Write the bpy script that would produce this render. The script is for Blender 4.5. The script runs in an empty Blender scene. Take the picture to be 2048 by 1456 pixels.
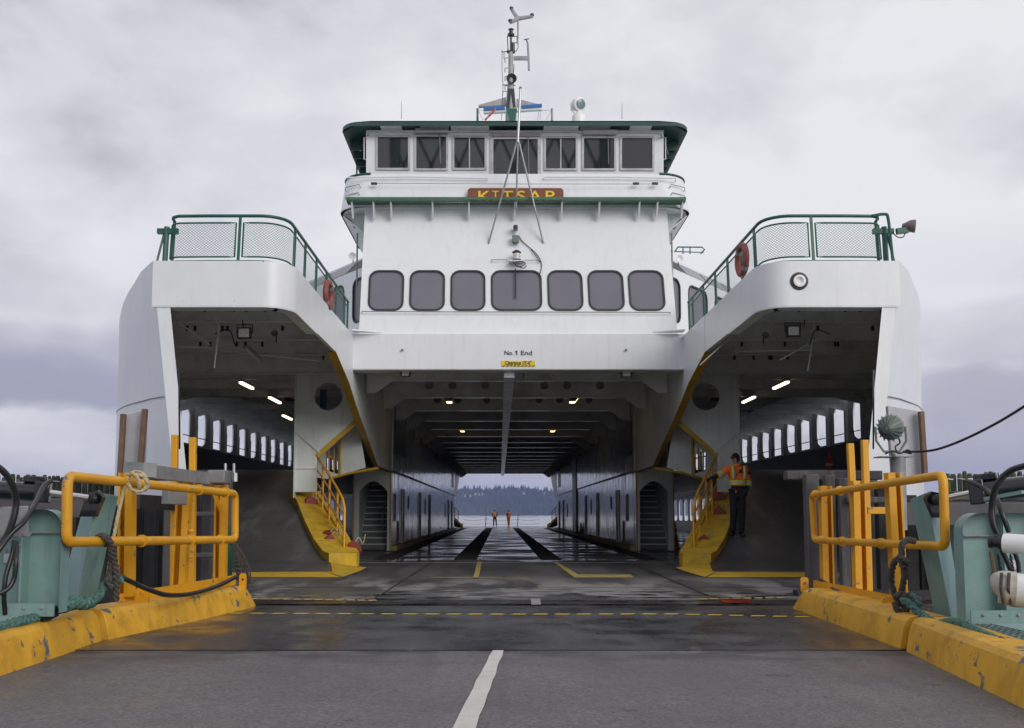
import bpy, math, random
from mathutils import Vector, Matrix
random.seed(7)
R = math.radians
SC = bpy.context.scene
COL = SC.collection
# ------------------------------------------------------------------ camera
F, VX, TILT, EYE = 2050.0, 1000.0, R(5.0), 1.2
HY = 1028.0
AY = HY - F*math.tan(TILT)            # picture row of the lens axis
cam_d = bpy.data.cameras.new('camera')
cam = bpy.data.objects.new('camera', cam_d); COL.objects.link(cam)
cam.location = (0, 0, EYE); cam.rotation_euler = (R(90)+TILT, 0, 0)
cam_d.sensor_width = 36.0; cam_d.lens = F/2048*36.0
cam_d.shift_x = (1024-VX)/2048; cam_d.shift_y = (AY-728)/2048
cam_d.clip_start = 0.1; cam_d.clip_end = 20000
SC.camera = cam
# ------------------------------------------------------------------ world
SUN_EL, SUN_AZ = R(23), R(143)        # azimuth clockwise from +Y
w = bpy.data.worlds.new('World'); SC.world = w; w.use_nodes = True
nt = w.node_tree; N = nt.nodes; L = nt.links
for n in list(N): N.remove(n)
def wn(t, **k):
    n = N.new(t)
    for a, b in k.items(): setattr(n, a, b)
    return n
out = wn('ShaderNodeOutputWorld'); bg = wn('ShaderNodeBackground')
sky = wn('ShaderNodeTexSky', sky_type='NISHITA'); sky.sun_disc = False
sky.sun_elevation = SUN_EL; sky.sun_rotation = SUN_AZ; sky.air_density = 1.0; sky.dust_density = 3.0
tc = wn('ShaderNodeTexCoord')
sep = wn('ShaderNodeSeparateXYZ'); L.new(tc.outputs['Generated'], sep.inputs[0])
mz = wn('ShaderNodeMath', operation='MAXIMUM'); L.new(sep.outputs[2], mz.inputs[0]); mz.inputs[1].default_value = 0.0
az = wn('ShaderNodeMath', operation='ADD'); L.new(mz.outputs[0], az.inputs[0]); az.inputs[1].default_value = 0.13
dv = wn('ShaderNodeVectorMath', operation='DIVIDE'); cb = wn('ShaderNodeCombineXYZ')
for i in range(3): L.new(az.outputs[0], cb.inputs[i])
L.new(tc.outputs['Generated'], dv.inputs[0]); L.new(cb.outputs[0], dv.inputs[1])
mp = wn('ShaderNodeMapping'); L.new(tc.outputs['Generated'], mp.inputs[0]); mp.inputs['Scale'].default_value = (2.6, 2.6, 4.6); mp.inputs['Location'].default_value = (3.3, 1.2, 0.4)
nz = wn('ShaderNodeTexNoise'); L.new(mp.outputs[0], nz.inputs['Vector']); nz.inputs['Scale'].default_value = 1.0
nz.inputs['Detail'].default_value = 10; nz.inputs['Roughness'].default_value = 0.56; nz.inputs['Distortion'].default_value = 0.15
cr = wn('ShaderNodeValToRGB'); L.new(nz.outputs[0], cr.inputs[0])
e = cr.color_ramp.elements
e[0].position = 0.36; e[0].color = (4.3, 4.27, 4.75, 1)
e[1].position = 0.58; e[1].color = (7.4, 7.4, 7.6, 1)
m1 = e.new(0.45); m1.color = (5.9, 5.85, 6.2, 1)
# low banks of darker violet cloud near the horizon
mp2 = wn('ShaderNodeMapping'); L.new(tc.outputs['Generated'], mp2.inputs[0]); mp2.inputs['Scale'].default_value = (1.6, 1.6, 11.0); mp2.inputs['Location'].default_value = (2.1, .4, 0.35)
nz2 = wn('ShaderNodeTexNoise'); L.new(mp2.outputs[0], nz2.inputs['Vector']); nz2.inputs['Scale'].default_value = 1.15
nz2.inputs['Detail'].default_value = 6; nz2.inputs['Roughness'].default_value = 0.5
cr2 = wn('ShaderNodeValToRGB'); L.new(nz2.outputs[0], cr2.inputs[0])
cr2.color_ramp.elements[0].position = 0.42; cr2.color_ramp.elements[1].position = 0.60
hb_ = wn('ShaderNodeMapRange'); L.new(sep.outputs[2], hb_.inputs[0]); hb_.inputs[1].default_value = 0.10; hb_.inputs[2].default_value = 0.26; hb_.inputs[3].default_value = 1.0; hb_.inputs[4].default_value = 0.0
hm = wn('ShaderNodeMath', operation='MULTIPLY'); L.new(cr2.outputs[0], hm.inputs[0]); L.new(hb_.outputs[0], hm.inputs[1])
def wmr(src, a, b, c=0.0, d=1.0):
    r_ = wn('ShaderNodeMapRange', interpolation_type='SMOOTHSTEP'); L.new(src, r_.inputs[0])
    for i_, x_ in enumerate((a, b, c, d)): r_.inputs[i_+1].default_value = x_
    return r_.outputs[0]
def wmul(a, b):
    r_ = wn('ShaderNodeMath', operation='MULTIPLY'); L.new(a, r_.inputs[0])
    if isinstance(b, float): r_.inputs[1].default_value = b
    else: L.new(b, r_.inputs[1])
    return r_.outputs[0]
# a slate bank of cloud low on the left, a smaller one low on the right
nzb = wn('ShaderNodeTexNoise'); mpb = wn('ShaderNodeMapping'); L.new(tc.outputs['Generated'], mpb.inputs[0]); mpb.inputs['Scale'].default_value = (3, 3, 7); L.new(mpb.outputs[0], nzb.inputs['Vector']); nzb.inputs['Scale'].default_value = 2.2; nzb.inputs['Detail'].default_value = 7
zz_ = wn('ShaderNodeMath', operation='MULTIPLY_ADD'); L.new(nzb.outputs[0], zz_.inputs[0]); zz_.inputs[1].default_value = 0.11; zz_.inputs[2].default_value = -0.055
ze = wn('ShaderNodeMath', operation='ADD'); L.new(sep.outputs[2], ze.inputs[0]); L.new(zz_.outputs[0], ze.inputs[1])
bl1 = wmul(wmul(wmr(ze.outputs[0], 0.070, 0.100), wmr(ze.outputs[0], 0.20, 0.125)), wmr(sep.outputs[0], -0.18, -0.34))
bl2 = wmul(wmul(wmr(ze.outputs[0], 0.075, 0.095), wmr(ze.outputs[0], 0.145, 0.120)), wmr(sep.outputs[0], 0.30, 0.40))
bsum = wn('ShaderNodeMath', operation='ADD'); L.new(bl1, bsum.inputs[0]); L.new(wmul(bl2, 0.7), bsum.inputs[1]); bsum.use_clamp = True
hm2 = wn('ShaderNodeMath', operation='MAXIMUM'); L.new(wmul(hm.outputs[0], 0.55), hm2.inputs[0]); L.new(wmul(bsum.outputs[0], 0.92), hm2.inputs[1])
mxb = wn('ShaderNodeMixRGB'); L.new(hm2.outputs[0], mxb.inputs[0]); L.new(cr.outputs[0], mxb.inputs[1]); mxb.inputs[2].default_value = (3.0, 3.0, 3.85, 1)
mx = wn('ShaderNodeMixRGB'); mx.inputs[0].default_value = 0.94
L.new(sky.outputs[0], mx.inputs[1]); L.new(mxb.outputs[0], mx.inputs[2])
L.new(mx.outputs[0], bg.inputs[0]); bg.inputs[1].default_value = 0.095
L.new(bg.outputs[0], out.inputs[0])
# ------------------------------------------------------------------ sun
sd = bpy.data.lights.new('sun', 'SUN'); so = bpy.data.objects.new('sun', sd); COL.objects.link(so)
sd.energy = 1.35; sd.angle = R(35); sd.color = (1.0, 0.96, 0.90)
sdir = Vector((math.sin(SUN_AZ)*math.cos(SUN_EL), math.cos(SUN_AZ)*math.cos(SUN_EL), math.sin(SUN_EL)))
so.rotation_euler = sdir.to_track_quat('Z', 'Y').to_euler(); so.location = (0, -20, 40)
SC.view_settings.view_transform = 'Standard'; SC.view_settings.look = 'None'
SC.view_settings.exposure = 0.33; SC.view_settings.gamma = 1.0; SC.view_settings.use_curve_mapping = False
SC.cycles.max_bounces = 10; SC.cycles.diffuse_bounces = 7; SC.cycles.glossy_bounces = 4
SC.cycles.use_denoising = True

# ------------------------------------------------------------------ pixel helpers (survey of the place)
st, ct = math.sin(TILT), math.cos(TILT)
def ray(px, py):
    u = (px-VX)/F; v = (AY-py)/F
    return Vector((u, ct - v*st, st + v*ct))
def at(px, py, Y):
    d = ray(px, py); t = Y/d.y
    return Vector((d.x*t, Y, EYE + d.z*t))
def atz(px, py, Z):
    d = ray(px, py); t = (Z-EYE)/d.z
    return Vector((d.x*t, d.y*t, Z))
def onplane(px, py, O, U, V):
    Nn = U.cross(V); d = ray(px, py); C = Vector((0, 0, EYE))
    t = (O-C).dot(Nn)/d.dot(Nn); P = C + d*t - O
    return (P.dot(U), P.dot(V))
# ------------------------------------------------------------------ materials
MAT = {}
def mat(name, col, rough=0.5, metal=0.0, spec=0.5, var=0.08, vscale=1.5, streak=0.0, streakcol=(0.25, 0.2, 0.15),
        chip=0.0, chipcol=(0.1, 0.11, 0.13), chipscale=6.0, bump=0.0, bscale=60.0, rvar=0.0, coat=0.0, sscale=(5, 5, 0.5),
        dirt=0.0, dirtcol=(0.06, 0.05, 0.04), dscale=2.5, emit=None, estr=0.0, alpha=None):
    m = bpy.data.materials.new(name); m.use_nodes = True; MAT[name] = m
    nt = m.node_tree; b = nt.nodes['Principled BSDF']; L = nt.links
    def nn(t, **k):
        n = nt.nodes.new(t)
        for a, c in k.items(): setattr(n, a, c)
        return n
    b.inputs['Roughness'].default_value = rough; b.inputs['Metallic'].default_value = metal
    b.inputs['Specular IOR Level'].default_value = spec; b.inputs['Coat Weight'].default_value = coat
    g = nn('ShaderNodeNewGeometry'); P = g.outputs['Position']
    def noise(scale, detail=4, vec=None, r=0.55):
        n = nn('ShaderNodeTexNoise'); L.new(vec or P, n.inputs['Vector']); n.inputs['Scale'].default_value = scale
        n.inputs['Detail'].default_value = detail; n.inputs['Roughness'].default_value = r; return n.outputs[0]
    def ramp(src, a, c):
        r = nn('ShaderNodeMapRange'); L.new(src, r.inputs[0]); r.inputs[1].default_value = a; r.inputs[2].default_value = c; return r.outputs[0]
    def mix(fac, c1, c2, ty='MIX'):
        x = nn('ShaderNodeMixRGB', blend_type=ty)
        if isinstance(fac, float): x.inputs[0].default_value = fac
        else: L.new(fac, x.inputs[0])
        for i, c in ((1, c1), (2, c2)):
            if isinstance(c, tuple): x.inputs[i].default_value = (*c, 1)
            else: L.new(c, x.inputs[i])
        return x.outputs[0]
    def mul(a, k):
        x = nn('ShaderNodeMath', operation='MULTIPLY'); L.new(a, x.inputs[0]); x.inputs[1].default_value = k; return x.outputs[0]
    lo = tuple(max(0, c*(1-var)) for c in col); hi = tuple(c*(1+var*0.6) for c in col)
    n1 = noise(vscale)
    c = mix(ramp(n1, 0.3, 0.7), lo, hi)
    if streak > 0:
        mpn = nn('ShaderNodeMapping'); L.new(P, mpn.inputs[0]); mpn.inputs['Scale'].default_value = sscale
        s = noise(1.6, 5, mpn.outputs[0]); c = mix(mul(ramp(s, 0.52, 0.78), streak), c, streakcol)
    if dirt > 0:
        s = noise(dscale, 7, None, 0.65); c = mix(mul(ramp(s, 0.5, 0.75), dirt), c, dirtcol)
    if chip > 0:
        s = noise(chipscale, 9, None, 0.66); c = mix(ramp(s, 0.70-chip*0.5, 0.715-chip*0.5), c, chipcol)
    L.new(c, b.inputs['Base Color'])
    if rvar > 0:
        s = noise(vscale*2.2, 5); r = nn('ShaderNodeMapRange'); L.new(s, r.inputs[0]); r.inputs[1].default_value = 0.35; r.inputs[2].default_value = 0.65
        r.inputs[3].default_value = max(0.03, rough-rvar); r.inputs[4].default_value = min(1, rough+rvar); L.new(r.outputs[0], b.inputs['Roughness'])
    if bump > 0:
        s = noise(bscale, 3); bp = nn('ShaderNodeBump'); L.new(s, bp.inputs['Height']); bp.inputs['Strength'].default_value = bump; bp.inputs['Distance'].default_value = 0.01
        L.new(bp.outputs[0], b.inputs['Normal'])
    if emit:
        b.inputs['Emission Color'].default_value = (*emit, 1); b.inputs['Emission Strength'].default_value = estr
    return m
WH = mat('white_hull_paint', (0.735, 0.755, 0.785), 0.32, var=0.035, vscale=0.6, streak=0.24, streakcol=(0.48, 0.48, 0.48), dirt=0.16, dirtcol=(0.45, 0.43, 0.40), dscale=1.2, bump=0.05, bscale=1.3)
WR = mat('white_paint_rusty', (0.735, 0.755, 0.78), 0.35, var=0.04, chip=0.045, chipcol=(0.42, 0.2, 0.08), chipscale=4.5, streak=0.15, streakcol=(0.5, 0.42, 0.33))
IN = mat('interior_grey_green_paint', (0.66, 0.71, 0.70), 0.38, var=0.10, vscale=1.0, streak=0.3, streakcol=(0.22, 0.22, 0.2), dirt=0.35, dirtcol=(0.2, 0.19, 0.17), dscale=0.9)
INC = mat('ceiling_paint', (0.60, 0.62, 0.61), 0.5, var=0.16, vscale=1.2, dirt=0.40, dirtcol=(0.09, 0.085, 0.08), dscale=1.6)
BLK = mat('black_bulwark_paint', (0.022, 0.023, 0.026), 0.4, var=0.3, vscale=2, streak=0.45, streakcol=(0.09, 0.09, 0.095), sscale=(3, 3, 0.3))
GRN = mat('green_rail_paint', (0.016, 0.10, 0.075), 0.42, var=0.2, vscale=5)
GRD = mat('dark_green_paint', (0.018, 0.062, 0.055), 0.5, var=0.2, vscale=2, dirt=0.3, dirtcol=(0.02, 0.03, 0.03))
GRG = mat('green_grating_paint', (0.05, 0.14, 0.09), 0.5, var=0.2, vscale=8)
YEL = mat('yellow_safety_paint', (0.72, 0.35, 0.013), 0.42, var=0.14, vscale=2.5, chip=0.13, chipcol=(0.13, 0.145, 0.16), chipscale=7, streak=0.18, streakcol=(0.22, 0.11, 0.02), dirt=0.25, dirtcol=(0.14, 0.075, 0.02), dscale=5, bump=0.08, bscale=18, rvar=0.1)
YEK = mat('yellow_kerb_paint', (0.70, 0.375, 0.028), 0.5, var=0.22, vscale=2.2, chip=0.21, chipcol=(0.12, 0.125, 0.13), chipscale=5.0, streak=0.4, streakcol=(0.16, 0.08, 0.015), sscale=(3, 3, 1.4), dirt=0.55, dirtcol=(0.13, 0.07, 0.02), dscale=3.2, bump=0.25, bscale=14, rvar=0.12)
YED = mat('yellow_deck_paint', (0.68, 0.43, 0.028), 0.55, var=0.2, vscale=2.5, dirt=0.55, dirtcol=(0.12, 0.09, 0.03), dscale=3.5, chip=0.06, chipcol=(0.07, 0.07, 0.07), bump=0.1, bscale=50)
YEM = mat('faded_yellow_marking', (0.42, 0.32, 0.10), 0.6, var=0.3, vscale=4, dirt=0.8, dirtcol=(0.08, 0.075, 0.06), dscale=5)
YEF = mat('yellow_edge_paint', (0.50, 0.31, 0.02), 0.5, var=0.15, dirt=0.4, dirtcol=(0.12, 0.09, 0.03))
TEA = mat('teal_paint', (0.205, 0.335, 0.322), 0.4, var=0.13, vscale=2.0, streak=0.35, streakcol=(0.06, 0.10, 0.10), dirt=0.3, dirtcol=(0.05, 0.07, 0.07), dscale=2.2, sscale=(7, 7, 0.8), chip=0.04, chipcol=(0.05, 0.04, 0.035), chipscale=12, bump=0.05, bscale=30)
STL = mat('galvanised_steel', (0.42, 0.43, 0.44), 0.42, 0.75, var=0.2, vscale=6, dirt=0.3)
GAL = mat('grey_painted_steel', (0.27, 0.275, 0.28), 0.5, 0.2, var=0.2, vscale=4, dirt=0.5, chip=0.1, chipcol=(0.2, 0.09, 0.04))
CHR = mat('chromed_rod', (0.65, 0.65, 0.66), 0.12, 1.0, var=0.05)
DRK = mat('black_rubber', (0.015, 0.015, 0.017), 0.38, var=0.3, vscale=8, bump=0.1, bscale=60)
HOS = mat('hydraulic_hose', (0.018, 0.018, 0.020), 0.32, var=0.3, vscale=6)
CYL = mat('black_cylinder_paint', (0.012, 0.012, 0.015), 0.16, var=0.3, vscale=3, coat=0.4)
MST = mat('mast_grey_paint', (0.34, 0.33, 0.35), 0.5, var=0.25, vscale=3, streak=0.5, streakcol=(0.09, 0.08, 0.08), dirt=0.4)
MSD = mat('mast_black_paint', (0.03, 0.03, 0.035), 0.45, var=0.3)
GLS = mat('tinted_cabin_glass', (0.165, 0.16, 0.19), 0.22, var=0.05, vscale=2.0, spec=0.35)
GLD = mat('dark_wheelhouse_glass', (0.016, 0.017, 0.020), 0.03, var=0.3, vscale=1.0, spec=1.0)
GAS = mat('black_window_gasket', (0.02, 0.02, 0.025), 0.5)
FRM = mat('aluminium_window_frame', (0.50, 0.49, 0.51), 0.4, 0.3, var=0.12, vscale=8, dirt=0.4)
BLU = mat('radar_blue', (0.02, 0.13, 0.42), 0.35, var=0.08)
RED = mat('dark_red_paint', (0.23, 0.022, 0.018), 0.5, var=0.25, vscale=8, dirt=0.4)
LBU = mat('lifebuoy_red_orange', (0.24, 0.06, 0.045), 0.5, var=0.2, vscale=5)
TIM = mat('weathered_timber', (0.075, 0.068, 0.072), 0.75, var=0.4, vscale=2.5, streak=0.7, streakcol=(0.20, 0.19, 0.19), sscale=(12, 12, 0.8), dirt=0.6, dirtcol=(0.02, 0.018, 0.018), bump=0.5, bscale=25)
TIG = mat('grey_timber', (0.090, 0.084, 0.088), 0.7, var=0.3, vscale=2.5, streak=0.5, streakcol=(0.06, 0.055, 0.055), sscale=(1.0, 12, 14), dirt=0.5, dirtcol=(0.04, 0.035, 0.035), bump=0.4, bscale=25)
TIB = mat('black_timber', (0.018, 0.016, 0.018), 0.7, var=0.5, vscale=3, streak=0.3, streakcol=(0.06, 0.055, 0.055), sscale=(10, 10, 0.8), bump=0.4, bscale=20)
MOS = mat('mossy_pile_timber', (0.045, 0.05, 0.03), 0.8, var=0.5, vscale=2, streak=0.75, streakcol=(0.09, 0.13, 0.03), sscale=(6, 6, 0.9), dirt=0.6, dirtcol=(0.012, 0.011, 0.010), dscale=3, bump=0.4, bscale=15)
BRN = mat('brown_rubbing_timber', (0.16, 0.095, 0.06), 0.7, var=0.3, vscale=4, streak=0.6, streakcol=(0.07, 0.045, 0.03), sscale=(9, 9, 0.7), bump=0.3, bscale=25)
FEN = mat('fender_plate_grey', (0.42, 0.42, 0.45), 0.45, var=0.15, vscale=1.2, streak=0.5, streakcol=(0.22, 0.21, 0.2), dirt=0.3, dirtcol=(0.2, 0.18, 0.16))
RPC = mat('cream_rope', (0.50, 0.42, 0.25), 0.8, var=0.2, vscale=30, bump=0.5, bscale=90)
RPD = mat('dark_weathered_rope', (0.085, 0.075, 0.068), 0.9, var=0.4, vscale=25, bump=0.6, bscale=90)
RPT = mat('teal_rope', (0.085, 0.19, 0.165), 0.85, var=0.6, vscale=40, dirt=1.0, dirtcol=(0.02, 0.028, 0.026), dscale=26, bump=0.6, bscale=80)
ORA = mat('orange_hi_vis', (1.0, 0.21, 0.028), 0.75, var=0.10, vscale=9, emit=None)
LIM = mat('lime_tape', (0.62, 0.85, 0.05), 0.6, var=0.05)
SIL = mat('silver_reflective_tape', (0.50, 0.51, 0.53), 0.4, 0.1, var=0.12, vscale=20)
NVY = mat('dark_navy_cloth', (0.012, 0.013, 0.020), 0.85, var=0.3, vscale=9)
SKN = mat('skin', (0.42, 0.21, 0.14), 0.5, var=0.08, vscale=20)
BOO = mat('black_boot_leather', (0.012, 0.011, 0.011), 0.4, var=0.3)
CNO = mat('cone_orange', (0.75, 0.07, 0.02), 0.5, var=0.1)
WHT = mat('white_plastic', (0.78, 0.78, 0.78), 0.35, var=0.04, dirt=0.2, dirtcol=(0.35, 0.33, 0.3))
SGB = mat('varnished_sign_board', (0.20, 0.058, 0.022), 0.42, var=0.2, vscale=6, streak=0.4, streakcol=(0.12, 0.03, 0.012), sscale=(0.8, 4, 20))
SGY = mat('sign_yellow', (0.80, 0.56, 0.02), 0.5, var=0.05)
LTB = mat('lettering_black', (0.02, 0.02, 0.022), 0.5)
LMP = mat('lit_tube_warm', (0.9, 0.8, 0.6), 0.4, emit=(1.0, 0.85, 0.62), estr=2.4)
LMY = mat('lit_tube_amber', (0.9, 0.7, 0.35), 0.4, emit=(1.0, 0.74, 0.34), estr=2.4)
LNS = mat('lamp_lens', (0.55, 0.55, 0.52), 0.15, var=0.2, vscale=15)
FLR = mat('ramp_grit_coating', (0.080, 0.078, 0.083), 0.40, var=0.25, vscale=1.3, streak=0.75, streakcol=(0.20, 0.20, 0.205), sscale=(1.6, 0.22, 1), dirt=0.7, dirtcol=(0.022, 0.022, 0.024), bump=0.25, bscale=70)  # pale streaks: wheel tracks, plus the ramp's curved shading put into the colour
STR = mat('stair_tread_paint', (0.13, 0.14, 0.145), 0.5, var=0.2)
LMG = mat('sage_green_housing', (0.15, 0.185, 0.165), 0.45, var=0.2, vscale=8)
BRS = mat('brass_bell_metal', (0.35, 0.22, 0.08), 0.3, 0.9)
BLD = mat('blue_board', (0.02, 0.07, 0.2), 0.5)

def custom_floor(name, kind):
    m = bpy.data.materials.new(name); m.use_nodes = True; nt = m.node_tree; b = nt.nodes['Principled BSDF']; L = nt.links
    def nn(t, **k):
        n = nt.nodes.new(t)
        for a, c in k.items(): setattr(n, a, c)
        return n
    g = nn('ShaderNodeNewGeometry'); P = g.outputs['Position']
    def noise(scale, detail=4, sc=None, r=0.55, loc=None):
        v = P
        if sc or loc:
            q = nn('ShaderNodeMapping'); L.new(P, q.inputs[0]); q.inputs['Scale'].default_value = sc or (1, 1, 1); q.inputs['Location'].default_value = loc or (0, 0, 0); v = q.outputs[0]
        n = nn('ShaderNodeTexNoise'); L.new(v, n.inputs['Vector']); n.inputs['Scale'].default_value = scale
        n.inputs['Detail'].default_value = detail; n.inputs['Roughness'].default_value = r; return n.outputs[0]
    def mr(src, a, c, d=0.0, e=1.0):
        r = nn('ShaderNodeMapRange'); L.new(src, r.inputs[0])
        for i, x in enumerate((a, c, d, e)): r.inputs[i+1].default_value = x
        return r.outputs[0]
    def mix(fac, c1, c2):
        x = nn('ShaderNodeMixRGB'); L.new(fac, x.inputs[0])
        for i, c in ((1, c1), (2, c2)):
            if isinstance(c, tuple): x.inputs[i].default_value = (*c, 1)
            else: L.new(c, x.inputs[i])
        return x.outputs[0]
    def mth(op, a, c):
        x = nn('ShaderNodeMath', operation=op)
        for i, q in ((0, a), (1, c)):
            if isinstance(q, (int, float)): x.inputs[i].default_value = q
            else: L.new(q, x.inputs[i])
        return x.outputs[0]
    def bump(h, s, d, prev=None):
        x = nn('ShaderNodeBump'); L.new(h, x.inputs['Height']); x.inputs['Strength'].default_value = s; x.inputs['Distance'].default_value = d
        if prev: L.new(prev, x.inputs['Normal'])
        return x.outputs[0]
    if kind == 'asphalt':
        vo = nn('ShaderNodeTexVoronoi'); L.new(P, vo.inputs['Vector']); vo.inputs['Scale'].default_value = 55
        grain = mr(vo.outputs['Color'], 0.0, 1.0)
        c = mix(grain, (0.070, 0.066, 0.070), (0.205, 0.192, 0.200))
        c = mix(mr(noise(0.7, 5), 0.35, 0.7, 0, 0.5), c, (0.062, 0.058, 0.060))
        c = mix(mr(noise(1.1, 6, loc=(4, 2, 0)), 0.62, 0.8, 0, 0.35), c, (0.17, 0.16, 0.175))
        c = mix(mr(noise(5, 6, sc=(1, 2.5, 1), loc=(1, 8, 0)), 0.64, 0.72, 0, 0.6), c, (0.05, 0.045, 0.045))
        c = mix(mr(noise(1.6, 6, sc=(1.3, 0.10, 1), loc=(2.2, 0, 0)), 0.52, 0.68, 0, 0.45), c, (0.055, 0.052, 0.055))
        c = mix(mr(noise(3.1, 8, loc=(9, 2, 0)), 0.66, 0.69, 0, 0.55), c, (0.035, 0.033, 0.034))
        sy = nn('ShaderNodeSeparateXYZ'); L.new(P, sy.inputs[0]); c = mix(mth('MULTIPLY', mr(sy.outputs[1], 8.2, 9.2), mr(noise(2.2, 6, sc=(.6, 1, 1)), 0.42, 0.6, 0, .9)), c, (0.032, 0.030, 0.033))
        L.new(c, b.inputs['Base Color']); L.new(mr(noise(1.4, 4), 0.3, 0.7, 0.34, 0.66), b.inputs['Roughness'])
        L.new(bump(vo.outputs['Distance'], 0.5, 0.006), b.inputs['Normal'])
    elif kind == 'apron':
        c = mix(mr(noise(0.9, 6, sc=(1, 0.6, 1)), 0.35, 0.65), (0.022, 0.022, 0.027), (0.066, 0.066, 0.075))
        sx = nn('ShaderNodeSeparateXYZ'); L.new(P, sx.inputs[0])
        edge = mr(mth('ABSOLUTE', sx.outputs[0], 0), 2.2, 3.7)
        c = mix(mth('MULTIPLY', edge, mr(noise(2, 5), 0.3, 0.6)), c, (0.085, 0.055, 0.035))
        c = mix(mr(noise(2.2, 7, sc=(3, 0.5, 1)), 0.6, 0.7, 0, 0.6), c, (0.11, 0.11, 0.12))
        c = mix(mr(noise(1.4, 7, sc=(1.6, 0.14, 1), loc=(6, 1, 0)), 0.5, 0.66, 0, 0.6), c, (0.018, 0.018, 0.02))
        L.new(c, b.inputs['Base Color'])
        L.new(mr(noise(1.2, 5, loc=(3, 3, 0)), 0.35, 0.65, 0.16, 0.52), b.inputs['Roughness'])
        wv = nn('ShaderNodeTexWave', wave_type='BANDS', bands_direction='DIAGONAL'); L.new(P, wv.inputs['Vector']); wv.inputs['Scale'].default_value = 9
        h = bump(wv.outputs[0], 0.12, 0.004); L.new(bump(noise(45, 3), 0.12, 0.006, h), b.inputs['Normal'])
    else:   # wet steel ferry deck
        sx = nn('ShaderNodeSeparateXYZ'); L.new(P, sx.inputs[0]); X, Y = sx.outputs[0], sx.outputs[1]
        c = mix(mr(noise(0.55, 6, sc=(1, 0.45, 1)), 0.35, 0.65), (0.045, 0.043, 0.044), (0.125, 0.120, 0.121))
        c = mix(mr(noise(1.4, 7, sc=(1.6, 0.10, 1), loc=(6, 1, 0)), 0.5, 0.66, 0, 0.65), c, (0.026, 0.025, 0.026))
        # worn pale wheel lanes at the boarding lip
        lane = mth('MULTIPLY', mr(Y, 14.3, 15.2), mr(Y, 20.5, 17.5))
        pale = mth('MULTIPLY', lane, mr(noise(0.8, 5, sc=(1.2, 0.35, 1), loc=(1.7, 0, 0)), 0.47, 0.55, 0, 0.9))
        c = mix(pale, c, (0.27, 0.255, 0.25))
        gapd = mth('MULTIPLY', mr(Y, 14.62, 14.5), mr(noise(1.3, 5, sc=(1, .5, 1), loc=(0, 4, 0)), 0.32, 0.42)); c = mix(gapd, c, (0.010, 0.008, 0.008))
        stain = mth('MULTIPLY', mr(Y, 17.2, 15.5), mr(noise(2.2, 7, sc=(0.7, 1.6, 1)), 0.50, 0.57))
        c = mix(stain, c, (0.012, 0.010, 0.010))
        L.new(c, b.inputs['Base Color'])
        wet = mth('MULTIPLY', mr(Y, 25.6, 25.9), mr(noise(0.8, 6, sc=(0.55, 0.9, 1), loc=(5, 1, 0)), 0.44, 0.56))
        wet = mth('MAXIMUM', wet, mth('MULTIPLY', stain, 0.9))
        L.new(mr(wet, 0, 1, 0.46, 0.11), b.inputs['Roughness'])
        h = bump(noise(3.0, 5, sc=(0.5, 1.6, 1)), 0.10, 0.02); L.new(bump(noise(40, 3), 0.10, 0.004, h), b.inputs['Normal'])
    return m
ASP = custom_floor('asphalt', 'asphalt'); APR = custom_floor('wet_apron_steel', 'apron'); DCK = custom_floor('ferry_deck_coating', 'deck')
def casing_mat():
    m = mat('glossy_casing_paint', (0.50, 0.52, 0.55), 0.13, var=0.15, vscale=0.8, streak=0.5, streakcol=(0.10, 0.10, 0.11), sscale=(2, 2.5, 0.25), dirt=0.5, dirtcol=(0.07, 0.065, 0.07), dscale=1.5, rvar=0.06)
    nt = m.node_tree; b = nt.nodes['Principled BSDF']; L = nt.links
    g = nt.nodes.new('ShaderNodeNewGeometry'); q = nt.nodes.new('ShaderNodeMapping'); L.new(g.outputs['Position'], q.inputs[0]); q.inputs['Scale'].default_value = (1, 0.75, 0.07)
    n = nt.nodes.new('ShaderNodeTexNoise'); L.new(q.outputs[0], n.inputs['Vector']); n.inputs['Scale'].default_value = 1.7; n.inputs['Detail'].default_value = 3
    bp = nt.nodes.new('ShaderNodeBump'); L.new(n.outputs[0], bp.inputs['Height']); bp.inputs['Strength'].default_value = 0.55; bp.inputs['Distance'].default_value = 0.10
    L.new(bp.outputs[0], b.inputs['Normal']); return m
CAS = casing_mat()

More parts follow.
